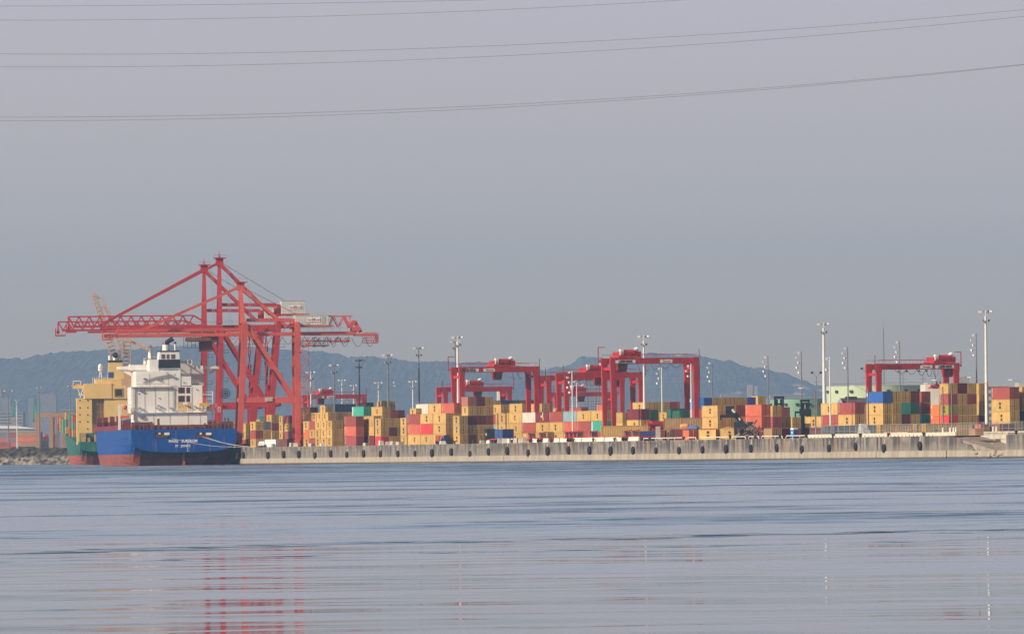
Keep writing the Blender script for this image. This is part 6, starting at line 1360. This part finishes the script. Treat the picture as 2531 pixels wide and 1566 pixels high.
# bent scrap heap right of the tilted container
sh = MB(); random.seed(77)
for i in range(46):
    x = random.uniform(-7.5, 7.5); z = random.uniform(0, 4.5) * (1 - abs(x) / 10); a = Vector((x, random.uniform(-1.5, 1.5), z)); sh.bar(a, a + Vector((random.uniform(-3, 3), random.uniform(-1, 1), random.uniform(-1.2, 1.6))), random.uniform(0.1, 0.7), random.uniform(0.05, 0.3))
tag(sh.build('scrap_heap', mat('scrap_metal', (0.20, 0.15, 0.12), 0.6, 0.6, 1.5), None, tuple(AP(1858, 6, DECK)), RZK), 'heap of bent rusty metal right of the tilted container', 'scrap heap')
pf_ = MB(); random.seed(8); pf_.box(-9, 9, -2, 2, 2.6, 2.85)
for i in range(6): pf_.box(-8.8 + i*3.4, -8.6 + i*3.4, -1.8, -1.6, 0, 2.6)
# portable toilet
pt = thing('portable_toilet', 'blue portable toilet with white roof standing on the quay edge', 'portable toilet', tuple(AP(1963.5, 2.0, DECK + 0.02)), TH - R(70)); PB = mat('toilet_blue', (0.05, 0.24, 0.62), 0.4, 0.08)
MB().box(-0.6, 0.6, -0.6, 0.6, 0.05, 2.1).build('cabin_body', PB, pt); MB().prism([(-0.66, 2.1), (0.66, 2.1), (0.58, 2.3), (0.3, 2.48), (-0.3, 2.48), (-0.58, 2.3)], -0.66, 0.66).build('roof', WCLEAN, pt); dr = MB().box(-0.46, 0.46, -0.66, -0.6, 0.15, 2.0).build('door', PB, pt); MB().box(-0.22, 0.25, -0.69, -0.665, 1.2, 1.6).build('notice', WCLEAN, dr); MB().box(-0.7, 0.7, -0.7, 0.7, -0.02, 0.08).build('base', GREY, pt)
pt.scale = (1.05, 1.05, 1.0)
# pickup
pk = thing('pickup_truck', 'white pickup truck parked near the ship stern', 'pickup truck', tuple(AP(648, 4.5, DECK + 0.02)), TH + R(-112)); pb = MB()
pb.prism([(-2.7, 0.45), (2.6, 0.45), (2.65, 0.95), (1.2, 1.15), (-2.7, 1.15)], -0.95, 0.95).prism([(-0.6, 1.15), (1.2, 1.15), (0.6, 1.8), (-0.5, 1.8)], -0.85, 0.85).build('body', WCLEAN, pk)
MB().prism([(-0.45, 1.2), (1.0, 1.2), (0.52, 1.7), (-0.42, 1.7)], -0.88, 0.88).build('side_window', GLASS, pk)
for x in (-1.7, 1.7):
    for y in (-0.85, 0.85): MB().tube((x, y-0.12, 0.4), (x, y+0.12, 0.4), 0.4, 12).build('wheel', RUBBER, pk)
tag(MB().box(-3.2, 3.2, -1.2, 1.2, 0, 2.3).box(-1.8, -1.3, -1.25, -1.2, 0.2, 2.1).box(0.6, 1.1, -1.25, -1.2, 0.2, 2.1).build('white_cabin', WCLEAN, None, tuple(AP(677, 7.0, DECK)), TH - R(75)), 'white site cabin right of the pickup truck', 'cabin')
tag(MB().box(-2.4, 2.4, -1.2, 1.2, 0, 2.4).build('dark_skip', BROWN, None, tuple(AP(708, 7.5, DECK)), TH - R(75)), 'dark brown skip between the ship crane legs', 'skip')
# black lorry
lr = thing('lorry', 'black lorry facing the river below the pale blue grey container', 'lorry', tuple(AP(1214, 6.5, DECK + 0.02)), TH - R(14)); MB().box(-1.25, 1.25, 0, 9, 1.0, 4.0).build('cargo_box', BLACK, lr)
MB().prism([(-2.2, 0.5), (-0.1, 0.5), (-0.1, 2.9), (-1.4, 2.9), (-2.2, 1.8)], -1.2, 1.2, 'x').build('cab', BLACK, lr); MB().box(1.3, 2.6, 0, 1.5, 0.4, 2.2).build('fuel_tank', BLACK, lr)
for x in (-0.9, 0.9): MB().box(x-0.2, x+0.2, -2.26, -2.2, 0.8, 1.05).build('headlight', LENS, lr)
for x, z in ((-1.35, 2.5), (1.5, 2.4)): MB().box(x-0.15, x+0.2, -0.8, -0.6, z-0.35, z+0.35).build('mirror', WCLEAN, lr)
for y in (-1.2, 4, 7.5):
    for x in (-1.0, 1.0): MB().tube((x-0.18, y, 0.5), (x+0.18, y, 0.5), 0.5, 12).build('wheel', RUBBER, lr)
# black reach stacker boom
rsk = thing('reach_stacker', 'black reach stacker with raised bent boom and spreader', 'reach stacker', tuple(grd(1822, F / 9.98)), 0); RP = Plane(rsk.location, Vector((1, 0, 0))); q_ = RP.pt
b = MB(); a = q_(1803, 1009); c = q_(1838, 1047); b.bar((a[0], 0, a[1]), (c[0], 0, c[1]), 1.35, 1.7, 1.1); b.build('boom', BLACK, rsk)
b = MB(); a = q_(1798, 1008); b.box(a[0]-0.5, a[0]+1.6, -0.8, 0.8, a[1]-0.9, a[1]+0.5); b.box(a[0]-0.4, a[0]+0.8, -0.6, 0.6, a[1]-1.9, a[1]-0.8); b.build('boom_head', BLACK, rsk)
b = MB(); a = q_(1779, 1032); c = q_(1819, 1022); b.box(a[0], c[0], -1, 1, a[1], a[1]+0.75); b.box(a[0]+1.6, c[0]-0.3, -1.1, 1.1, a[1]+0.5, a[1]+1.2); b.box(a[0], a[0]+0.35, -1, 1, a[1]-0.5, a[1]); b.bar((a[0]+1.8, 0, a[1]+0.8), (q_(1799, 1014)[0], 0, q_(1799, 1014)[1]), 0.8); b.build('spreader', BLACK, rsk)
b = MB(); a = q_(1805, 1017); c = q_(1811, 1024); b.bar((a[0]+0.4, -0.85, a[1]+0.6), (c[0]+0.5, -0.85, c[1]+0.4), 0.5); a = q_(1826, 1035); b.bar((a[0], -0.7, a[1]+0.3), (a[0]+0.35, -0.7, a[1]-0.3), 0.35); b.build('boom_sign', WCLEAN, rsk)
b = MB(); a = q_(1838, 1046); b.box(a[0]-2.4, a[0]+2.4, -1.4, 4.6, 0.8, a[1]+0.4); b.build('machine_body', DARK, rsk)
for x in (-1.6, 1.6):
    for y in (-1.5, 4.2): MB().tube((a[0]+x-0.35, y, 0.85), (a[0]+x+0.35, y, 0.85), 0.85, 14).build('wheel', RUBBER, rsk)
# two empty container handlers seen by their masts
def handler(px0, px1, py0, py1, S, arms, label):
    o = grd((px0 + px1) / 2, F / S); r = thing('container_handler', label, 'forklift', tuple(o), 0, 'black container handlers'); pl = Plane(o, Vector((1, 0, 0))); a = pl.pt(px0, py0); c = pl.pt(px1, py0); top = a[1]
    b = MB()
    for x in (a[0], c[0]): b.box(x-0.22, x+0.22, -0.35, 0.35, 0.6, top); b.box(x-0.3+(0.55 if x < 0 else -0.55), x+0.3+(0.55 if x < 0 else -0.55), 0.2, 0.6, 0.6, top-0.8)
    b.box(a[0]-0.3, c[0]+0.3, -0.4, 0.4, top-0.6, top); zm = pl.pt(px0, py1)[1]; b.box(a[0], c[0], -0.3, 0.3, zm+ (3.0 if arms else 0.3), zm + (3.5 if arms else 0.8)); b.build('mast', BLACK, r)
    if arms:
        s_ = MB(); xa = pl.pt(1964, 1020)[0]; xb = pl.pt(2005, 1020)[0]; s_.box(xa, xb, -0.9, -0.4, zm+0.7, zm+1.25); s_.box(a[0]-0.5, c[0]+0.6, -0.8, -0.3, zm, zm+1.9)
        for x in (xa, xa+1.6, xb-1.4, xb-0.35): s_.box(x, x+0.35, -1, -0.4, zm-0.5, zm+0.9)
        s_.build('spreader', BLACK, r)
    m2 = MB().box(-1.5, 1.5, 0.6, 5.5, 0.8, 2.6); m2.build('machine_body', DARK, r); MB().box(-0.8, 0.8, 1.5, 3.2, 2.6, 4.4).build('cab', GLASS, r)
    for x in (-1.4, 1.4):
        for y in (0.8, 4.8): MB().tube((x-0.3, y, 0.8), (x+0.3, y, 0.8), 0.8, 14).build('wheel', RUBBER, r)
handler(1915, 1935.5, 979, 1003, 9.1, False, 'black forklift mast peeping over the yellow stack')
handler(1980, 1999, 987, 1027, 9.2, True, 'taller black forklift mast with spreader arms')
# work boat rigging frame seen behind the fence
# ------------------------------------------------------------------ tanks and buildings behind
def oil_tank(px0, px1, py, S, mt, label, cone=0.04):
    o = grd((px0 + px1) / 2, F / S); r_ = (px1 - px0) / 2 / S; H = (yh((px0 + px1) / 2) - py) / S + CAMH - DECK; t = thing('oil_tank', label, 'storage tank', tuple(o), 0)
    MB().tube((0, 0, 0), (0, 0, H), r_, 72, caps=False).build('shell', mt, t); rf = MB(); n = 72; rf.v = [(0, 0, H + r_ * cone)] + [((r_+0.1)*math.cos(2*math.pi*i/n), (r_+0.1)*math.sin(2*math.pi*i/n), H) for i in range(n)]; rf.f = [(0, i+1, (i+1) % n + 1) for i in range(n)]; rf.build('roof', mt, t)
    rr = MB(); rr.path([(r_*math.cos(2*math.pi*i/n), r_*math.sin(2*math.pi*i/n), H + 1.0) for i in range(n+1)], 0.06, 4)
    for i in range(0, n, 1): rr.bar((r_*math.cos(2*math.pi*i/n), r_*math.sin(2*math.pi*i/n), H), (r_*math.cos(2*math.pi*i/n), r_*math.sin(2*math.pi*i/n), H+1.0), 0.05)
    rr.build('railing', GREY, t)
    for k in range(8):
        a = math.pi*(1.08 + k*0.12); MB().box(-0.6, 0.6, -0.5, 0.3, H-2.6, H-1.6).build('vent', DARK, t, (r_*1.005*math.cos(a), r_*1.005*math.sin(a), 0), a + math.pi/2)
oil_tank(2044, 2292, 953, 6.6, mat('pale_green_tank', (0.50, 0.60, 0.40), 0.6, 0.1, 0.1, 0.2, (0.35, 0.30, 0.2)), 'largest pale green oil tank behind the right yard', 0.02)
oil_tank(1905, 2062, 986, 6.2, mat('mid_green_tank', (0.22, 0.40, 0.27), 0.6, 0.12, 0.1, 0.2, (0.3, 0.25, 0.18)), 'darker green oil tank left of the largest one', 0.015)
def building(px0, px1, ptop, S, mt, label, depth=30, roof=None, name='building', zb=DECK, win=0, rz=0.0):
    o = grd((px0 + px1) / 2, F / S, zb); W = (px1 - px0) / S; H = (yh((px0 + px1) / 2) - ptop) / S + CAMH - zb; t = thing(name, label, 'building', tuple(o), rz)
    w_ = MB().box(-W/2, W/2, 0, depth, 0, H); w_.build('wall', mt, t)
    if roof == 'gable':
        pass
    if win:
        wm = MAT_WIN; n = max(2, int(W / 3.6)); fl_ = max(1, int(H / 3.2))
        for j in range(fl_): z = H - 2.4 - j*3.2; MB().box(-W/2+0.5, W/2-0.5, -0.08, -0.02, z, z+1.5).build('window_band', wm, t)
    return t
MAT_WIN = mat('window_band_glass', (0.10, 0.11, 0.12), 0.3, 0.2); PALEB = mat('pale_facade', (0.50, 0.46, 0.42), 0.8, 0.1); BRB = mat('brick_facade', (0.30, 0.17, 0.12), 0.8, 0.2)
building(2289, 2324, 949, 8.0, mat('white_warehouse', (0.72, 0.66, 0.56), 0.8, 0.1, 0.3, 0.35, (0.4, 0.33, 0.27)), 'cream warehouse wall seen between container stacks', name='warehouse')
building(2372, 2398, 932, 7.0, mat('grey_plant', (0.30, 0.31, 0.32), 0.7, 0.15), 'grey and brick plant room on a roof right of the rightmost crane', name='plant_building')
building(2384, 2397, 930, 6.95, BRB, 'brick stair tower beside the grey plant room', name='stair_tower', depth=8)
building(2440, 2500, 950, 5.2, mat('distant_grey', (0.42, 0.42, 0.42), 0.8), 'low grey building behind the right edge stacks', name='low_building', win=1)
building(2520, 2640, 944, 5.2, PALEB, 'pale building cut by the right picture edge', name='low_building')
gp = Plane(grd(2105, F / 8.6), Vector((1, 0, 0))); gq = gp.pt
gb = thing('gabled_shed', 'dark gabled shed roof before the large green tank', 'shed', tuple(gp.o), 0); SL = mat('slate_roof', (0.12, 0.085, 0.085), 0.8, 0.2); a = gq(2070, 994); c = gq(2083, 994); e_ = gq(2077, 983); f_ = gq(2142, 982); g0 = gq(2142, 997)
MB().prism([(a[0], 0), (c[0], 0), (c[0], c[1]), (e_[0], e_[1]), (a[0], a[1])], 0, 10).build('gable_wall', mat('gable_grey', (0.48, 0.50, 0.54), 0.8), gb)
MB().hexa([(c[0], -0.3, c[1]-0.4), (g0[0], -0.3, c[1]-0.4), (g0[0], 9, c[1]-0.4), (c[0], 9, c[1]-0.4), (e_[0], 4.2, e_[1]), (f_[0], 4.2, e_[1]), (f_[0], 5, e_[1]), (e_[0], 5, e_[1])]).build('roof', SL, gb)
MB().box(c[0], g0[0], 0, 9, 0, c[1]-0.4).build('wall', BRB, gb); a = gq(2091, 983); c = gq(2119.5, 979); MB().box(a[0], c[0], 3, 7, a[1]-0.4, c[1]).build('roof_vent', DARK, gb)
# apartment slabs and towers at the foot of the hill (each far off)
FAR = [(1392, 1520, 946, 1.62, 'wide pale apartment slab behind the central yard cranes', 1), (1430, 1500, 988, 2.0, 'lower pale slab under the central yard crane', 1), (745, 781, 941, 1.7, 'pinkish apartment block right of the nearest ship crane', 1), (846, 880, 985, 2.0, 'small pale block behind the far yard crane', 1),
       (1850, 1862, 950, 1.55, 'slim pale tower on the hill foot, left of two', 0), (1866, 1874, 954, 1.55, 'slim pale tower on the hill foot, right of two', 0), (1783, 1830, 972, 1.7, 'low pale block right of the tallest yard crane', 1), (100, 140, 974, 1.6, 'pale apartment block beside the teal bridge towers', 1), (72, 88, 985, 1.6, 'narrow pale block left of the teal bridge towers', 1), (4, 28, 984, 1.6, 'pale tower block near the left picture edge', 1), (-4, 5, 962, 1.6, 'pale tower cut by the left picture edge', 1), (0, 58, 1018, 2.4, 'long low block behind the far terminal', 1), (150, 185, 1012, 2.4, 'low block behind the orange yard gantry', 1), (1040, 1100, 1000, 2.2, 'low pale block behind the white container', 0), (1905, 1990, 975, 1.9, 'long pale block at the foot of the bare rock', 1), (1885, 1912, 985, 2.1, 'pale low building left of the green tanks', 0)]
FM = [mat('far_facade_a', (0.36, 0.29, 0.26), 0.9, 0.1, 0.05), mat('far_facade_b', (0.33, 0.32, 0.31), 0.9, 0.1, 0.05)]
for i, (x0, x1, y, S, lb_, wn) in enumerate(FAR):
    building(x0, x1, y, S, FM[i % 2], lb_, depth=40, name='apartment_block' if wn else 'tower_block', win=wn, zb=5.1)
# silo behind the central cranes, white roof of the far terminal
for px, r_, py, wl in ((1241, 4.0, 962, 'pale silo behind the second central yard crane'),):
    o = grd(px, F / 4.8); H = (yh(px) - py) / 4.8 + CAMH - DECK; tag(MB().tube((0, 0, 0), (0, 0, H), r_*0.62, 24).tube((0, 0, H), (0, 0, H+0.9), r_*0.85, 24).build('silo', PALEB, None, tuple(o)), wl, 'silo')
o = grd(30, F / 3.7, 6.9); sh_ = thing('storage_shed', 'long white roofed shed behind the far terminal containers', 'shed', tuple(o)); Wd = 120 / 3.7 / 2 * 1.0; Hh = (yh(30) - 1052) / 3.7 + CAMH - 6.9
MB().box(-Wd*1.2, Wd, 0, 30, 0, Hh-1.5).build('wall', FM[1], sh_); MB().prism([(-Wd*1.2-1, Hh-1.5), (Wd+1, Hh-2.2), (Wd*0.2, Hh), (-Wd*0.6, Hh+0.2)], -1, 31).build('roof', WCLEAN, sh_)
# ------------------------------------------------------------------ orange yard gantry and teal bridge towers at the left
OR = mat('gantry_orange', (0.44, 0.22, 0.09), 0.6, 0.12); pO = Plane(grd(92, F / 4.6, 6.9), Vector((1, 0, 0))); og = thing('rail_gantry', 'orange rail mounted gantry over the far terminal', 'gantry crane', tuple(pO.o)); qo = pO.pt
a = qo(88, 1030); c = qo(196, 1020); MB().box(a[0], c[0], 0, 2, a[1], c[1]).build('beam', OR, og); MB().box(a[0], c[0], 14, 16, a[1], c[1]).build('beam', OR, og)
for x0, x1, yb_ in ((88, 95.5, 1099), (123.5, 130.5, 1056), (152, 156, 1062)):
    a = qo(x0, yb_); c = qo(x1, 1030)
    for y in (0.1, 14.1): MB().box(a[0], c[0], y, y+1.6, 0, c[1]).build('leg', OR, og)
a = qo(88, 1020); c = qo(196, 1018.5); MB().box(a[0], c[0], -0.3, 0, a[1], c[1]).build('walkway', BROWN, og)
TEAL = mat('bridge_teal', (0.10, 0.32, 0.29), 0.6, 0.1)
for px, pt_, w_, S, lb_ in ((36, 983, 12, 2.6, 'teal conical bridge pinnacle nearest the left edge'), (86, 975, 9, 2.6, 'teal bridge pinnacle left of the close pair'), (98, 974, 12, 2.62, 'teal bridge pinnacle right of the close pair')):
    o = grd(px, F / S, 5); H = (yh(px) - pt_) / S + CAMH - 5; t = thing('bridge_tower', lb_, 'bridge tower', tuple(o)); Wt = w_ / S / 2; z0 = (yh(px) - (1028 if px < 50 else 1040)) / S + CAMH - 5
    b = MB()
    for sx in (-1, 1):
        for sy in (-1, 1): b.bar((sx*Wt*1.15, sy*Wt*1.15, z0), (0, 0, H), 1.5, 1.5, 0.4)
    for k in range(7):
        f0_ = k/7; zz = z0 + (H-z0)*f0_; ww_ = Wt*1.15*(1-f0_); b.box(-ww_, ww_, -ww_, -ww_+0.8, zz, zz+1.1)
        b.bar((-ww_, -ww_, zz), (ww_*0.85, -ww_, zz + (H-z0)/7), 0.7); b.bar((ww_, -ww_, zz), (-ww_*0.85, -ww_, zz + (H-z0)/7), 0.7)
    b.tube((0, 0, z0 + (H-z0)*0.55), (0, 0, H), Wt*0.45, 8, 0.2); b.build('pinnacle', TEAL, t)
    b = MB().box(-Wt*1.3, Wt*1.3, -Wt, Wt, z0-4, z0); b.box(-Wt*0.9, Wt*0.9, -Wt*0.8, Wt*0.8, 0, z0-4); b.build('pier', FM[0], t)
# ------------------------------------------------------------------ tan lattice harbour crane behind the ships
pL = Plane(grd(300, F / 5.6), Vector((1, 0, 0))); ql = pL.pt; LCM = mat('harbour_crane_tan', (0.58, 0.33, 0.16), 0.6, 0.12)
def lattice(root, a, b_, w0, w1, n, name):
    a = Vector((*ql(*a), 0)); b_ = Vector((*ql(*b_), 0)); a = Vector((a.x, 0, a.y)); b_ = Vector((b_.x, 0, b_.y)); d_ = (b_ - a).normalized(); nx = Vector((-d_.z, 0, d_.x)); m_ = MB()
    def c_(i, s, t): k = w0 + (w1 - w0) * i / n; return a.lerp(b_, i/n) + nx * (s*k/2) + Vector((0, t*k/2, 0))
    for s in (-1, 1):
        for t in (-1, 1):
            m_.bar(c_(0, s, t), c_(n, s, t), 0.34)
            for i in range(n): m_.bar(c_(i, s, t), c_(i+1, -s, t), 0.16) if t < 0 else None; m_.bar(c_(i, s, t), c_(i, -s, t), 0.16)
    return m_.build(name, LCM, root)
lc = thing('harbour_crane', 'tan lattice jib harbour crane behind the yellow and white deckhouses', 'harbour crane', tuple(pL.o))
lattice(lc, (285, 885), (233, 730), 3.4, 1.6, 16, 'jib'); lattice(lc, (310, 880), (258, 752), 1.6, 0.9, 14, 'back_jib')
m_ = MB()
def ll(a, b_, w_): p = ql(*a); r_ = ql(*b_); m_.bar((p[0], 0, p[1]), (r_[0], 0, r_[1]), w_)
ll((233, 730), (242, 735), 0.5); ll((242, 735), (256, 740), 0.4); ll((256, 740), (258, 752), 0.3); ll((240, 738), (258, 790), 0.25); ll((258, 752), (246, 770), 0.2); ll((228, 728), (236, 729), 1.2); ll((233, 724), (233, 735), 0.9)
m_.build('jib_head', LCM, lc); lattice(lc, (313, 910), (313, 836), 4.0, 3.2, 8, 'tower'); m_ = MB(); ll((313, 838), (372, 866), 1.1); ll((314, 834), (300, 870), 0.35); ll((290, 880), (313, 850), 0.3); m_.build('counter_boom', LCM, lc)
p = ql(313, 905); MB().box(p[0]-3, p[0]+3, -3, 3, 0, p[1]).build('pedestal', LCM, lc)
# second yard frame seen between the cranes, cable reel and warehouse behind the legs
tag(MB().box(-20, 20, 0, 8, 0, 9.5).box(-20.3, 20.3, -0.3, 8.3, 9.5, 10.3).build('warehouse', mat('tan_warehouse', (0.45, 0.27, 0.13), 0.8, 0.2), None, tuple(grd(570, F / 6.6))), 'tan warehouse behind the legs of the ship cranes', 'warehouse')
rl_ = MB(); rr_ = 1.5
for k in range(14): a = 2*math.pi*k/14; rl_.bar((0, 0, 0), (rr_*math.cos(a), 0, rr_*math.sin(a)), 0.1)
rl_.path([(rr_*math.cos(2*math.pi*k/20), 0, rr_*math.sin(2*math.pi*k/20)) for k in range(21)], 0.12, 5).path([(0.9*math.cos(2*math.pi*k/16), 0, 0.9*math.sin(2*math.pi*k/16)) for k in range(17)], 0.16, 5).tube((0, -0.6, 0), (0, 0.6, 0), 0.35, 12)
gr = [o for o in bpy.data.objects if o.name.startswith('ship_to_shore_crane')][1]
rl_.build('cable_reel', DARK, gr, (2.2, -1.5, 17.5))

# ------------------------------------------------------------------ keep as separate things the containers that can be seen, merge the rest
KEEP = 292
VIS = set(i for a, b in [(0,7),(9,11),(14,16),(19,21),(24,25),(27,29),(32,34),(36,38),(40,42),(44,46),(48,50),(52,53),(55,56),(60,65),(68,68),(70,75),(82,85),(87,88),(90,91),(97,98),(102,102),(106,106),(110,110),(114,114),(118,118),(124,124),(126,127),(132,132),(136,136),(139,140),(144,144),(148,148),(150,151),(153,154),(156,157),(160,160),(162,162),(164,184),(186,187),(192,192),(196,196),(200,200),(204,204),(206,206),(208,208),(212,212),(216,216),(225,225),(230,230),(235,235),(240,240),(245,245),(247,248),(258,271),(273,285),(288,289),(293,293),(297,300),(304,304),(308,308),(312,312),(314,322),(325,326),(332,332),(337,341),(343,343),(345,348),(350,355),(359,370),(374,374),(378,378),(382,382),(386,386),(390,395),(400,400),(405,405),(410,410),(415,415),(420,420),(425,425),(429,429),(451,453),(455,457),(465,465),(467,485),(487,487),(489,489),(491,491),(493,497),(499,507),(509,511),(521,523),(525,527),(531,531),(533,534),(538,538),(540,557)] for i in range(a, b + 1))   # creation order of the containers the photograph shows
def order_names():
    return [o for o in bpy.data.objects if o.name.startswith('shipping_container') and not o.parent]
def sort_containers():
    bpy.context.view_layer.update(); dg = bpy.context.evaluated_depsgraph_get(); hit = {}
    hz = [o for o in bpy.data.objects if o.name == 'haze'][0]; hz.hide_viewport = True; bpy.context.view_layer.update(); dg = bpy.context.evaluated_depsgraph_get()
    hz.hide_viewport = False
    cs = [o for o in bpy.data.objects if o.name.startswith('shipping_container') and not o.parent]
    hit = {o.name: 5 for i, o in enumerate(cs) if i in VIS}
    cs.sort(key=lambda o: -hit.get(o.name, 0)); rest = cs[KEEP:]
    seen = [o for o in cs[:KEEP] if hit.get(o.name, 0) > 0]; s0 = set(o.name for o in seen); rest = [o for o in cs if o.name not in s0]
    v = []; f = []; mi = []; mats = []; dead = []; kid = {}
    for c in bpy.data.objects:
        if c.parent: kid.setdefault(c.parent.name, []).append(c)
    for o in rest:
        me = o.data; mw = Matrix.Translation(o.location) @ o.rotation_euler.to_matrix().to_4x4(); n = len(v); m0 = me.materials[0]
        if m0 not in mats: mats.append(m0)
        k = mats.index(m0); v += [tuple(mw @ q.co) for q in me.vertices]
        for p in me.polygons: f.append(tuple(n + i for i in p.vertices)); mi.append(k)
        for c in kid.get(o.name, ()):
            mc = mw @ Matrix.Translation(c.location) @ c.rotation_euler.to_matrix().to_4x4(); n = len(v)
            if c.name.startswith('door'):
                v += [tuple(mc @ q.co) for q in c.data.vertices]
                for p in c.data.polygons: f.append(tuple(n + i for i in p.vertices)); mi.append(k)
            dead.append(c)
        dead.append(o)
    bpy.data.batch_remove(dead)
    me = bpy.data.meshes.new('stacked_containers'); me.from_pydata(v, [], f)
    for m0 in mats: me.materials.append(m0)
    me.polygons.foreach_set('material_index', mi); tag(link('stacked_containers', me), 'containers inside and behind the stacks, mostly hidden', None, None, 'stuff')
    print('containers kept', len(seen), 'merged', len(rest))
sort_containers()
